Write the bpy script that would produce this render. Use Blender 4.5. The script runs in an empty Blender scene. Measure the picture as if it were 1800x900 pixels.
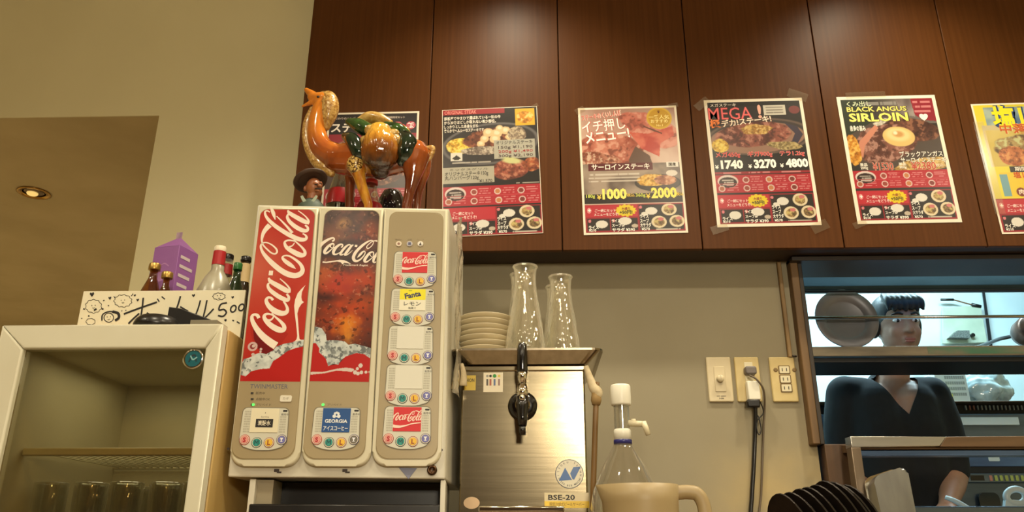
import bpy, bmesh, math, random
import numpy as np
from mathutils import Vector, Matrix

random.seed(7)
SC = bpy.context.scene
COL = SC.collection
R = math.radians

# ---------------------------------------------------------------- camera
CAM = Vector((0, 0, 1.0))
PITCH, YAW, ROLL, FPX = R(20.114), R(1.815), R(0.0886), 1394.5
_f = Vector((-math.sin(YAW) * math.cos(PITCH), math.cos(YAW) * math.cos(PITCH), math.sin(PITCH)))
_r0 = Vector((math.cos(YAW), math.sin(YAW), 0))
_u0 = _r0.cross(_f)
_r = math.cos(ROLL) * _r0 + math.sin(ROLL) * _u0
_u = -math.sin(ROLL) * _r0 + math.cos(ROLL) * _u0
cd = bpy.data.cameras.new('camera')
cd.sensor_width = 36.0
cd.lens = FPX * 36.0 / 1800.0
cd.clip_start = 0.02
cam = bpy.data.objects.new('camera', cd)
m3 = Matrix((_r, _u, -_f)).transposed()
cam.matrix_world = Matrix.Translation(CAM) @ m3.to_4x4()
COL.objects.link(cam)
SC.camera = cam

# ---------------------------------------------------------------- world, lights, exposure
SC.view_settings.view_transform = 'Standard'
SC.view_settings.look = 'None'
SC.view_settings.gamma = 1.0
SC.view_settings.exposure = 0.0
w = bpy.data.worlds.new('world')
SC.world = w
w.use_nodes = True
w.node_tree.nodes['Background'].inputs[0].default_value = (0.9, 0.75, 0.55, 1)
w.node_tree.nodes['Background'].inputs[1].default_value = 0.03


def spot(name, loc, power, color, angle, blend, radius, target=None):
    l = bpy.data.lights.new(name, 'SPOT')
    l.energy = power
    l.color = color
    l.spot_size = R(angle)
    l.spot_blend = blend
    l.shadow_soft_size = radius
    o = bpy.data.objects.new(name, l)
    o.location = loc
    d = (Vector(target) - Vector(loc)) if target else Vector((0, 0, -1))
    o.rotation_euler = d.to_track_quat('-Z', 'Y').to_euler()
    COL.objects.link(o)
    return o


def area(name, loc, power, color, sx, sy, target):
    l = bpy.data.lights.new(name, 'AREA')
    l.shape = 'RECTANGLE'
    l.size = sx
    l.size_y = sy
    l.energy = power
    l.color = color
    o = bpy.data.objects.new(name, l)
    o.location = loc
    o.rotation_euler = (Vector(target) - Vector(loc)).to_track_quat('-Z', 'Y').to_euler()
    COL.objects.link(o)
    return o


WARM = (1.0, 0.89, 0.66)
for lx in (-0.08, 1.12, 2.3):                        # downlight row close to the cabinets
    spot('downlight_lamp', (lx, 1.72, 2.93), 85, WARM, 120, 1.0, 0.05)
for lx in (-2.2, -0.7, 0.8, 2.3):                    # downlights further back in the room
    for ly in (0.45, -1.4):
        spot('downlight_lamp', (lx, ly, 2.93), 60, WARM, 150, 0.6, 0.05)
area('pendant_lamp', (0.62, -2.3, 1.95), 57, (1.0, 0.88, 0.66), 0.5, 0.35, (0.3, 1.8, 1.3))
spot('passage_spot', (-1.86, 2.62, 2.27), 18, WARM, 150, 0.6, 0.04)
spot('passage_spot', (-2.6, 3.9, 2.2), 200, WARM, 160, 0.6, 0.05)  # added unseen spot deeper in, brightens the passage ceiling by bounce
COOL = (0.56, 0.87, 1.0)
area('kitchen_tube', (1.5, 3.35, 2.75), 80, COOL, 1.6, 0.25, (1.5, 3.5, 0))

# ---------------------------------------------------------------- materials


def s2l(c):
    c = np.asarray(c, dtype=float) / 255.0
    return np.where(c <= 0.04045, c / 12.92, ((c + 0.055) / 1.055) ** 2.4)


def rgba(c):
    return tuple(float(x) for x in s2l(c)) + (1.0,)


def mat(name, col, rough=0.5, metal=0.0, col2=None, scale=(20, 20, 20), detail=4, bump=0.0, bscale=None,
        coat=0.0, spec=0.5, emit=0.0, sss=0.0, aniso=0.0, ramp=(0.35, 0.65), rough2=None):
    m = bpy.data.materials.new(name)
    m.use_nodes = True
    nt = m.node_tree
    b = nt.nodes['Principled BSDF']
    b.inputs['Base Color'].default_value = rgba(col)
    b.inputs['Roughness'].default_value = rough
    b.inputs['Metallic'].default_value = metal
    b.inputs['Coat Weight'].default_value = coat
    b.inputs['Coat Roughness'].default_value = 0.08
    b.inputs['Specular IOR Level'].default_value = spec
    if emit:
        b.inputs['Emission Color'].default_value = rgba(col)
        b.inputs['Emission Strength'].default_value = emit
    if col2 is not None or bump:
        tc = nt.nodes.new('ShaderNodeTexCoord')
        mp = nt.nodes.new('ShaderNodeMapping')
        mp.inputs['Scale'].default_value = scale
        nt.links.new(tc.outputs['Object'], mp.inputs[0])
        nz = nt.nodes.new('ShaderNodeTexNoise')
        nz.inputs['Scale'].default_value = 1.0
        nz.inputs['Detail'].default_value = detail
        nt.links.new(mp.outputs[0], nz.inputs['Vector'])
        if col2 is not None:
            rp = nt.nodes.new('ShaderNodeValToRGB')
            rp.color_ramp.elements[0].position = ramp[0]
            rp.color_ramp.elements[1].position = ramp[1]
            rp.color_ramp.elements[0].color = rgba(col)
            rp.color_ramp.elements[1].color = rgba(col2)
            nt.links.new(nz.outputs['Fac'], rp.inputs[0])
            nt.links.new(rp.outputs[0], b.inputs['Base Color'])
        if rough2 is not None:
            mr = nt.nodes.new('ShaderNodeMapRange')
            mr.inputs['To Min'].default_value = rough
            mr.inputs['To Max'].default_value = rough2
            nt.links.new(nz.outputs['Fac'], mr.inputs[0])
            nt.links.new(mr.outputs[0], b.inputs['Roughness'])
        if bump:
            bm_ = nt.nodes.new('ShaderNodeBump')
            bm_.inputs['Strength'].default_value = bump
            bm_.inputs['Distance'].default_value = 0.002
            nt.links.new(nz.outputs['Fac'], bm_.inputs['Height'])
            nt.links.new(bm_.outputs[0], b.inputs['Normal'])
    return m


def glass(name, tint=(240, 240, 235), edge=(200, 200, 190), edge_amt=0.5, gloss=0.12, rough=0.02, base=0.02):
    """thin clear glass: see-through face on, denser and shinier at grazing angles"""
    m = bpy.data.materials.new(name)
    m.use_nodes = True
    nt = m.node_tree
    nt.nodes.remove(nt.nodes['Principled BSDF'])
    out = nt.nodes['Material Output']
    tr = nt.nodes.new('ShaderNodeBsdfTransparent')
    tr.inputs[0].default_value = rgba(tint)
    df = nt.nodes.new('ShaderNodeBsdfPrincipled')
    df.inputs['Base Color'].default_value = rgba(edge)
    df.inputs['Roughness'].default_value = 0.3
    gl = nt.nodes.new('ShaderNodeBsdfGlossy')
    gl.inputs[0].default_value = (1, 1, 1, 1)
    gl.inputs['Roughness'].default_value = rough
    lw = nt.nodes.new('ShaderNodeLayerWeight')
    lw.inputs[0].default_value = 0.5
    mr = nt.nodes.new('ShaderNodeMapRange')
    mr.inputs['From Min'].default_value = 0.35
    mr.inputs['From Max'].default_value = 1.0
    mr.inputs['To Min'].default_value = base
    mr.inputs['To Max'].default_value = edge_amt
    nt.links.new(lw.outputs['Facing'], mr.inputs[0])
    m1 = nt.nodes.new('ShaderNodeMixShader')
    nt.links.new(mr.outputs[0], m1.inputs[0])
    nt.links.new(tr.outputs[0], m1.inputs[1])
    nt.links.new(df.outputs[0], m1.inputs[2])
    fr = nt.nodes.new('ShaderNodeMath')
    fr.operation = 'POWER'
    fr.inputs[1].default_value = 4.0
    nt.links.new(lw.outputs['Facing'], fr.inputs[0])
    ad = nt.nodes.new('ShaderNodeMath')
    ad.operation = 'MULTIPLY_ADD'
    ad.inputs[1].default_value = 0.8
    ad.inputs[2].default_value = gloss
    ad.use_clamp = True
    nt.links.new(fr.outputs[0], ad.inputs[0])
    m2 = nt.nodes.new('ShaderNodeMixShader')
    nt.links.new(ad.outputs[0], m2.inputs[0])
    nt.links.new(m1.outputs[0], m2.inputs[1])
    nt.links.new(gl.outputs[0], m2.inputs[2])
    nt.links.new(m2.outputs[0], out.inputs[0])
    return m


def print_mat(name, rough=0.35, coat=0.0):
    m = bpy.data.materials.new(name)
    m.use_nodes = True
    nt = m.node_tree
    b = nt.nodes['Principled BSDF']
    at_ = nt.nodes.new('ShaderNodeAttribute')
    at_.attribute_name = 'Col'
    nt.links.new(at_.outputs['Color'], b.inputs['Base Color'])
    b.inputs['Roughness'].default_value = rough
    b.inputs['Coat Weight'].default_value = coat
    return m


_mc = {}


def flat(c, rough=0.5, metal=0.0):
    """plain ink / plastic colour, cached"""
    k = (tuple(c), rough, metal)
    if k not in _mc:
        _mc[k] = mat('ink_%d_%d_%d' % tuple(c), c, rough, metal)
    return _mc[k]


# ---------------------------------------------------------------- geometry helpers
def W(px, py, D):
    """world point on the plane y = D seen at photo pixel px, py"""
    d = _r * ((px - 900) / FPX) - _u * ((py - 450) / FPX) + _f
    return CAM + d * (D / d.y)


class Frame:
    """a flat plane with its own right (X), up (Y) and outward (N) axes"""

    def __init__(s, o, X, Y):
        s.o, s.X, s.Y = Vector(o), Vector(X).normalized(), Vector(Y).normalized()
        s.N = s.X.cross(s.Y).normalized()

    def p(s, u, v, n=0.0):
        return s.o + s.X * u + s.Y * v + s.N * n

    def uv(s, px, py, n=0.0):
        d = _r * ((px - 900) / FPX) - _u * ((py - 450) / FPX) + _f
        t = (s.o + s.N * n - CAM).dot(s.N) / d.dot(s.N)
        q = CAM + d * t - s.o
        return q.dot(s.X), q.dot(s.Y)


def wall_frame(y):
    return Frame((0, y, 1.0), (1, 0, 0), (0, 0, 1))


_loc = {}


class MB:
    def __init__(s):
        s.bm = bmesh.new()
        s.mats = []
        s.sm = []

    def mi(s, m):
        if m not in s.mats:
            s.mats.append(m)
        return s.mats.index(m)

    def _add(s, verts, faces, m, smooth=False):
        i = s.mi(m)
        vs = [s.bm.verts.new(v) for v in verts]
        out = []
        for f in faces:
            try:
                fc = s.bm.faces.new([vs[k] for k in f])
            except ValueError:
                continue
            fc.material_index = i
            fc.smooth = smooth
            out.append(fc)
        return vs, out

    def box(s, x0, x1, y0, y1, z0, z1, m, bev=0.0, seg=2, fr=None):
        if x0 > x1: x0, x1 = x1, x0
        if y0 > y1: y0, y1 = y1, y0
        if z0 > z1: z0, z1 = z1, z0
        pts = [(x, y, z) for x in (x0, x1) for y in (y0, y1) for z in (z0, z1)]
        if fr:
            pts = [fr.p(*q) for q in pts]
        fs = [(0, 1, 3, 2), (4, 6, 7, 5), (0, 4, 5, 1), (2, 3, 7, 6), (0, 2, 6, 4), (1, 5, 7, 3)]
        vs, fc = s._add(pts, fs, m)
        if bev:
            bev = min(bev, 0.45 * min(x1 - x0, y1 - y0, z1 - z0))
            es = list({e for f in fc for e in f.edges})
            r = bmesh.ops.bevel(s.bm, geom=es, offset=bev, segments=seg, affect='EDGES', profile=0.5)
            for f in r['faces']:
                f.smooth = True
                f.material_index = s.mi(m)
        return s

    def lathe(s, prof, m, c=(0, 0, 0), seg=32, mt=None, smooth=True, caps=True):
        """prof: (r, z) pairs"""
        vs, fs = [], []
        n = len(prof)
        for r, z in prof:
            for k in range(seg):
                a = 2 * math.pi * k / seg
                v = Vector((r * math.cos(a), r * math.sin(a), z))
                if mt: v = mt @ v
                vs.append(v + Vector(c))
        for i in range(n - 1):
            for k in range(seg):
                k2 = (k + 1) % seg
                fs.append((i * seg + k, i * seg + k2, (i + 1) * seg + k2, (i + 1) * seg + k))
        if caps and prof[0][0] > 1e-6: fs.append(tuple(range(seg))[::-1])
        if caps and prof[-1][0] > 1e-6: fs.append(tuple((n - 1) * seg + k for k in range(seg)))
        vv, ff = s._add(vs, fs, m, smooth)
        for f in ff:
            if len(f.verts) > 4: f.smooth = False
        bmesh.ops.remove_doubles(s.bm, verts=vv, dist=1e-6)
        return s

    def tube(s, pts, rad, m, seg=12, caps=True, smooth=True, flat_=1.0):
        pts = [Vector(p) for p in pts]
        if not hasattr(rad, '__len__'): rad = [rad] * len(pts)
        vs, fs = [], []
        up = None
        for i, p in enumerate(pts):
            t = (pts[min(i + 1, len(pts) - 1)] - pts[max(i - 1, 0)]).normalized()
            if up is None:
                up = Vector((0, 0, 1)) if abs(t.z) < 0.9 else Vector((0, 1, 0))
            a = t.cross(up).normalized()
            b = a.cross(t).normalized()
            up = b
            for k in range(seg):
                g = 2 * math.pi * k / seg
                vs.append(p + a * (rad[i] * math.cos(g)) + b * (rad[i] * flat_ * math.sin(g)))
        for i in range(len(pts) - 1):
            for k in range(seg):
                k2 = (k + 1) % seg
                fs.append((i * seg + k, (i + 1) * seg + k, (i + 1) * seg + k2, i * seg + k2))
        if caps:
            fs.append(tuple(range(seg)))
            fs.append(tuple((len(pts) - 1) * seg + k for k in range(seg))[::-1])
        s._add(vs, fs, m, smooth)
        return s

    def ell(s, c, r, m, mt=None, seg=20, rings=12):
        r = (r, r, r) if not hasattr(r, '__len__') else r
        vs, fs = [], []
        for i in range(rings + 1):
            t = math.pi * i / rings
            for k in range(seg):
                a = 2 * math.pi * k / seg
                v = Vector((r[0] * math.sin(t) * math.cos(a), r[1] * math.sin(t) * math.sin(a), r[2] * math.cos(t)))
                if mt: v = mt @ v
                vs.append(v + Vector(c))
        for i in range(rings):
            for k in range(seg):
                k2 = (k + 1) % seg
                fs.append((i * seg + k, (i + 1) * seg + k, (i + 1) * seg + k2, i * seg + k2))
        vv, _ = s._add(vs, fs, m, True)
        bmesh.ops.remove_doubles(s.bm, verts=vv, dist=1e-6)
        return s

    def prism(s, poly, n0, n1, fr, m, bev=0.0, mside=None, seg=2):
        """outline in the frame's u,v pushed out from n0 to n1"""
        k = len(poly)
        area_ = sum(poly[i][0] * poly[(i + 1) % k][1] - poly[(i + 1) % k][0] * poly[i][1] for i in range(k))
        if area_ < 0: poly = poly[::-1]
        if n0 > n1: n0, n1 = n1, n0
        vs = [fr.p(u, v, n0) for u, v in poly] + [fr.p(u, v, n1) for u, v in poly]
        fs = [tuple(range(k))[::-1], tuple(range(k, 2 * k))]
        vv, ff = s._add(vs, fs, m)
        ms = mside or m
        i = s.mi(ms)
        for a in range(k):
            b = (a + 1) % k
            f = s.bm.faces.new((vv[a], vv[b], vv[k + b], vv[k + a]))
            f.material_index = i
        if bev:
            es = list(ff[1].edges)
            r = bmesh.ops.bevel(s.bm, geom=es, offset=bev, segments=seg, affect='EDGES', profile=0.5)
            for f in r['faces']: f.smooth = True
        return s

    def sheet(s, poly, n, fr, m):
        k = len(poly)
        area_ = sum(poly[i][0] * poly[(i + 1) % k][1] - poly[(i + 1) % k][0] * poly[i][1] for i in range(k))
        if area_ < 0: poly = poly[::-1]
        s._add([fr.p(u, v, n) for u, v in poly], [tuple(range(k))], m)
        return s

    def text(s, t, u, v, h, fr, m, n=0.0, bold=0.0, rot=0.0, align='C', wid=None, shear=0.0, sx=1.0):
        """flat lettering; (u, v) is the middle (or left / right middle) of the line, h its cap height"""
        V, Fc = glyphs(t, bold, shear)
        if len(V) == 0: return s
        lo, hi = V.min(0), V.max(0)
        k = h / 0.72
        kx = k * sx
        if wid: kx = wid / max(hi[0] - lo[0], 1e-6)
        x = V[:, 0] - {'C': (lo[0] + hi[0]) / 2, 'L': lo[0], 'R': hi[0]}[align]
        x = x * kx
        y = (V[:, 1] - 0.36) * k
        c, sn = math.cos(rot), math.sin(rot)
        pts = [fr.p(u + a * c - b * sn, v + a * sn + b * c, n) for a, b in zip(x, y)]
        s._add(pts, Fc, m)
        return s

    def ribbon(s, pts, fr, n, m, sub=6, clip=None):
        """brush stroke: pts are (u, v, width)"""
        P = spline([tuple(p) for p in pts], sub)
        L, Rr = [], []
        for i, p in enumerate(P):
            a, b = P[max(i - 1, 0)], P[min(i + 1, len(P) - 1)]
            t = np.array([b[0] - a[0], b[1] - a[1]])
            t = t / max(np.linalg.norm(t), 1e-9)
            o = np.array([-t[1], t[0]]) * p[2] / 2
            L.append((p[0] + o[0], p[1] + o[1]))
            Rr.append((p[0] - o[0], p[1] - o[1]))
        if clip:
            cl = lambda q: (min(max(q[0], clip[0]), clip[1]), q[1])
            L = [cl(q) for q in L]
            Rr = [cl(q) for q in Rr]
        k = len(P)
        vs = [fr.p(q[0], q[1], n) for q in L] + [fr.p(q[0], q[1], n) for q in Rr]
        fs = [(k + i, k + i + 1, i + 1, i) for i in range(k - 1)]
        s._add(vs, fs, m)
        return s

    def build(s, name, parent=None, recalc=True, kind=None, smooth_angle=None):
        if recalc:
            bmesh.ops.recalc_face_normals(s.bm, faces=s.bm.faces)
        me = bpy.data.meshes.new(name)
        s.bm.to_mesh(me)
        s.bm.free()
        for m in s.mats: me.materials.append(m)
        o = bpy.data.objects.new(name, me)
        COL.objects.link(o)
        place(o, parent)
        if kind: o['kind'] = kind
        return o


def place(o, parent):
    """mesh data arrive in world coordinates; hang the object on its thing"""
    if parent is not None:
        L = _loc[parent.name]
        o.data.transform(Matrix.Translation(-L))
        o.parent = parent
        _loc[o.name] = L


def tag(o, label, cat, group=None, kind=None):
    o['label'] = label
    o['category'] = cat
    if group: o['group'] = group
    if kind: o['kind'] = kind
    return o


def thing(name, label, cat, loc, group=None):
    o = bpy.data.objects.new(name, None)
    COL.objects.link(o)
    o.location = loc
    o.empty_display_size = 0.05
    _loc[o.name] = Vector(loc)
    return tag(o, label, cat, group)


def solo(o, label, cat, loc=None, group=None):
    """a thing that is one mesh: put its origin at its base"""
    if loc is not None:
        o.data.transform(Matrix.Translation(-Vector(loc)))
        o.location = loc
    return tag(o, label, cat, group)


def copy_tree(o, parent=None):
    c = o.copy()
    COL.objects.link(c)
    if parent is not None: c.parent = parent
    for ch in list(o.children): copy_tree(ch, c)
    return c


def structure(o):
    o['kind'] = 'structure'
    return o


def spline(P, sub=8, closed=False):
    """Catmull-Rom through the points (any dimension)"""
    P = [np.array(p, float) for p in P]
    n = len(P)
    if n < 3 and not closed: 
        return [P[0] + (P[-1] - P[0]) * t for t in np.linspace(0, 1, sub + 1)]
    out = []
    for i in range(n if closed else n - 1):
        if closed:
            p0, p1, p2, p3 = P[i - 1], P[i], P[(i + 1) % n], P[(i + 2) % n]
        else:
            p0 = P[i - 1] if i else 2 * P[0] - P[1]
            p1, p2 = P[i], P[i + 1]
            p3 = P[i + 2] if i + 2 < n else 2 * P[-1] - P[-2]
        for k in range(sub):
            t = k / sub
            out.append(0.5 * (2 * p1 + (p2 - p0) * t + (2 * p0 - 5 * p1 + 4 * p2 - p3) * t * t + (3 * p1 - p0 - 3 * p2 + p3) * t ** 3))
    if not closed: out.append(P[-1])
    return out


def rrect(u0, v0, u1, v1, r, n=6, corners=(1, 1, 1, 1)):
    """rounded rectangle outline; corners: bl, br, tr, tl radii factors"""
    out = []
    for (cx, cy, a0), k in zip(((u0, v0, 180), (u1, v0, 270), (u1, v1, 0), (u0, v1, 90)), corners):
        rr = r * k
        if rr <= 0:
            out.append((cx, cy))
            continue
        ox = cx + (rr if cx == u0 else -rr)
        oy = cy + (rr if cy == v0 else -rr)
        for i in range(n + 1):
            a = R(a0 + 90.0 * i / n)
            out.append((ox + rr * math.cos(a), oy + rr * math.sin(a)))
    return out


def circle(u, v, r, n=24, ry=None):
    ry = ry or r
    return [(u + r * math.cos(2 * math.pi * i / n), v + ry * math.sin(2 * math.pi * i / n)) for i in range(n)]


_gl = {}


def glyphs(t, bold=0.0, shear=0.0):
    k = (t, bold, shear)
    if k in _gl: return _gl[k]
    cu = bpy.data.curves.new('txt', 'FONT')
    cu.body = t
    cu.size = 1.0
    cu.resolution_u = 2
    cu.offset = bold
    cu.shear = shear
    o = bpy.data.objects.new('txt', cu)
    COL.objects.link(o)
    bpy.context.view_layer.update()
    dg = bpy.context.evaluated_depsgraph_get()
    me = o.evaluated_get(dg).to_mesh()
    V = np.zeros(len(me.vertices) * 3)
    me.vertices.foreach_get('co', V)
    V = V.reshape(-1, 3)[:, :2].copy()
    Fc = [tuple(p.vertices) for p in me.polygons]
    o.evaluated_get(dg).to_mesh_clear()
    bpy.data.objects.remove(o)
    bpy.data.curves.remove(cu)
    _gl[k] = (V, Fc)
    return _gl[k]


def fuse(mb, name, m, voxel=0.006, smooth=4, parent=None, mats=None, assign=None):
    """join overlapping solids into one continuous skin"""
    bmesh.ops.recalc_face_normals(mb.bm, faces=mb.bm.faces)
    me = bpy.data.meshes.new('tmp')
    mb.bm.to_mesh(me)
    mb.bm.free()
    o = bpy.data.objects.new('tmp', me)
    COL.objects.link(o)
    a = o.modifiers.new('r', 'REMESH')
    a.mode = 'VOXEL'
    a.voxel_size = voxel
    a.use_smooth_shade = True
    if smooth:
        b = o.modifiers.new('s', 'SMOOTH')
        b.iterations = smooth
        b.factor = 0.5
    bpy.context.view_layer.update()
    dg = bpy.context.evaluated_depsgraph_get()
    new = bpy.data.meshes.new_from_object(o.evaluated_get(dg))
    bpy.data.objects.remove(o)
    bpy.data.meshes.remove(me)
    new.name = name
    new.materials.clear()
    for q in (mats or [m]): new.materials.append(q)
    if assign:
        for p in new.polygons: p.material_index = assign(p.center)
    for p in new.polygons: p.use_smooth = True
    r = bpy.data.objects.new(name, new)
    COL.objects.link(r)
    place(r, parent)
    return r


# ---------------------------------------------------------------- print canvas (flat colour printing)
def vnoise(u, v, scale, seed=0, octaves=3):
    """value noise on arrays, 0..1"""
    out = np.zeros_like(u, dtype=float)
    amp, tot = 1.0, 0.0
    for o in range(octaves):
        rs = np.random.RandomState(seed * 17 + o)
        T = rs.rand(64, 64)
        ca, sa = math.cos(.7 + 1.1 * o), math.sin(.7 + 1.1 * o)
        x, y = (u * ca - v * sa) * scale * 2 ** o, (u * sa + v * ca) * scale * 2 ** o
        if o: x, y = x + out * 1.5, y - out * 1.2
        xi, yi = np.floor(x).astype(int), np.floor(y).astype(int)
        fx, fy = x - xi, y - yi
        fx, fy = fx * fx * (3 - 2 * fx), fy * fy * (3 - 2 * fy)
        g = lambda a, b: T[a % 64, b % 64]
        out += amp * ((g(xi, yi) * (1 - fx) + g(xi + 1, yi) * fx) * (1 - fy) + (g(xi, yi + 1) * (1 - fx) + g(xi + 1, yi + 1) * fx) * fy)
        tot += amp
        amp *= 0.5
    return out / tot


def mix(a, b, t):
    return np.asarray(a, float) + (np.asarray(b, float) - np.asarray(a, float)) * t


class Canvas:
    """u to the right 0..1, v downwards 0..1, asp = width / height"""

    def __init__(s, nx, ny, asp, col):
        s.u, s.v = np.meshgrid((np.arange(nx) + 0.5) / nx, (np.arange(ny) + 0.5) / ny)
        s.asp = asp
        s.img = np.ones((ny, nx, 3)) * np.array(col, float)

    def put(s, mask, col):
        mk = np.clip(mask, 0, 1)[..., None]
        s.img = s.img * (1 - mk) + np.asarray(col, float) * mk

    def rect(s, u0, v0, u1, v1, col):
        s.put(((s.u >= u0) & (s.u < u1) & (s.v >= v0) & (s.v < v1)).astype(float), col)

    def emask(s, cu, cv, ru, rv, rot=0, wob=0, seed=1, soft=0.04):
        x, y = (s.u - cu) * s.asp, s.v - cv
        c, k = math.cos(rot), math.sin(rot)
        x, y = x * c + y * k, -x * k + y * c
        d = np.sqrt((x / (ru * s.asp)) ** 2 + (y / rv) ** 2)
        if wob:
            a = np.arctan2(y / rv, x / (ru * s.asp))
            d = d * (1 + wob * (vnoise(np.cos(a) + 2, np.sin(a) + 2, 1.7, seed, 3) - 0.5) * 2)
        return np.clip((1 - d) / soft, 0, 1)

    def ell(s, cu, cv, ru, rv, col, rot=0, wob=0, seed=1, soft=0.04):
        s.put(s.emask(cu, cv, ru, rv, rot, wob, seed, soft), col)

    def pmask(s, poly):
        m = np.zeros_like(s.u, bool)
        k = len(poly)
        for i in range(k):
            x0, y0 = poly[i]
            x1, y1 = poly[(i + 1) % k]
            if y0 == y1: continue
            c = ((s.v >= min(y0, y1)) & (s.v < max(y0, y1)))
            xc = x0 + (s.v - y0) * (x1 - x0) / (y1 - y0)
            m ^= c & (s.u < xc)
        return m.astype(float)

    def poly(s, poly, col):
        s.put(s.pmask(poly), col)

    def tex(s, mask, c0, c1, scale, seed, oct_=3, lo=0.35, hi=0.65):
        t = np.clip((vnoise(s.u * s.asp, s.v, scale, seed, oct_) - lo) / (hi - lo), 0, 1)[..., None]
        s.put(mask, mix(c0, c1, t))


def print_grid(name, fr, u0, u1, v0, v1, img, m, n, parent, mask=None, warp=None):
    """fine sheet carrying a printed picture; row 0 of img is the top. warp maps (s, t) in 0..1 to frame u, v"""
    ny, nx = img.shape[:2]
    su, sv = np.meshgrid(np.linspace(0, 1, nx), np.linspace(0, 1, ny))
    if warp is None:
        U, V = u0 + (u1 - u0) * su, v1 + (v0 - v1) * sv
    else:
        U, V = warp(su, sv)
    o, X, Y, N = (np.array(q) for q in (fr.o, fr.X, fr.Y, fr.N))
    P = o + N * n + U.reshape(-1, 1) * X + V.reshape(-1, 1) * Y
    idx = np.arange(nx * ny).reshape(ny, nx)
    q = np.stack([idx[1:, :-1], idx[1:, 1:], idx[:-1, 1:], idx[:-1, :-1]], -1).reshape(-1, 4)
    if mask is not None:
        k = mask.reshape(-1) > 0.5
        q = q[k[q].all(1)]
    me = bpy.data.meshes.new(name)
    me.vertices.add(len(P))
    me.vertices.foreach_set('co', P.astype(np.float32).ravel())
    me.loops.add(q.size)
    me.loops.foreach_set('vertex_index', q.astype(np.int32).ravel())
    me.polygons.add(len(q))
    me.polygons.foreach_set('loop_start', (np.arange(len(q)) * 4).astype(np.int32))
    me.update(calc_edges=True)
    ca = me.color_attributes.new('Col', 'FLOAT_COLOR', 'POINT')
    c4 = np.ones((nx * ny, 4), np.float32)
    c4[:, :3] = s2l(np.clip(img, 0, 255)).reshape(-1, 3)
    ca.data.foreach_set('color', c4.ravel())
    me.materials.append(m)
    ob = bpy.data.objects.new(name, me)
    COL.objects.link(ob)
    place(ob, parent)
    return ob


YW = 2.254     # back wall
YC = 2.134     # front of the overhead cabinets

# ================================================================ SETTING
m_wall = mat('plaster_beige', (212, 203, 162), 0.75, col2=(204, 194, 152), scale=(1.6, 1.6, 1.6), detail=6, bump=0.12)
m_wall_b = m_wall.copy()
m_wall_b.name = 'plaster_shaded_stained'
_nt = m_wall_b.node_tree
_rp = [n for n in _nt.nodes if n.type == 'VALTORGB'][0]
_rp.color_ramp.elements[0].color = rgba((152, 143, 119))  # darker, greyer base: shade below the cabinets put into the plaster colour
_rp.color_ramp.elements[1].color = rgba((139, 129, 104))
# rusty splash stains on the lower wall by the pass-through: a soft patch broken up by noise
_geo = _nt.nodes.new('ShaderNodeNewGeometry')
_sep = _nt.nodes.new('ShaderNodeSeparateXYZ')
_nt.links.new(_geo.outputs['Position'], _sep.inputs[0])
_mz = _nt.nodes.new('ShaderNodeMapRange')
_mz.interpolation_type = 'SMOOTHSTEP'
for k_, v_ in (('From Min', 1.42), ('From Max', 1.08), ('To Min', 0.0), ('To Max', 1.0)): _mz.inputs[k_].default_value = v_
_nt.links.new(_sep.outputs['Z'], _mz.inputs[0])
_mx = _nt.nodes.new('ShaderNodeMapRange')
_mx.interpolation_type = 'SMOOTHSTEP'
for k_, v_ in (('From Min', 0.36), ('From Max', 0.66), ('To Min', 0.0), ('To Max', 1.0)): _mx.inputs[k_].default_value = v_
_nt.links.new(_sep.outputs['X'], _mx.inputs[0])
_tn = _nt.nodes.new('ShaderNodeTexNoise')
_tn.inputs['Scale'].default_value = 5.0
_tn.inputs['Detail'].default_value = 6
_nt.links.new(_geo.outputs['Position'], _tn.inputs['Vector'])
_a1 = _nt.nodes.new('ShaderNodeMath'); _a1.operation = 'MULTIPLY'
_nt.links.new(_mz.outputs[0], _a1.inputs[0]); _nt.links.new(_mx.outputs[0], _a1.inputs[1])
_a2 = _nt.nodes.new('ShaderNodeMapRange')
for k_, v_ in (('From Min', 0.35), ('From Max', 0.7), ('To Min', 0.15), ('To Max', 1.0)): _a2.inputs[k_].default_value = v_
_nt.links.new(_tn.outputs['Fac'], _a2.inputs[0])
_a3 = _nt.nodes.new('ShaderNodeMath'); _a3.operation = 'MULTIPLY'
_nt.links.new(_a1.outputs[0], _a3.inputs[0]); _nt.links.new(_a2.outputs[0], _a3.inputs[1])
_mc1 = _nt.nodes.new('ShaderNodeMix'); _mc1.data_type = 'RGBA'
_mc1.inputs[7].default_value = rgba((190, 166, 112))
_nt.links.new(_a3.outputs[0], _mc1.inputs[0])
_nt.links.new(_rp.outputs[0], _mc1.inputs[6])
_nt.links.new(_mc1.outputs[2], _nt.nodes['Principled BSDF'].inputs['Base Color'])

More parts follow.
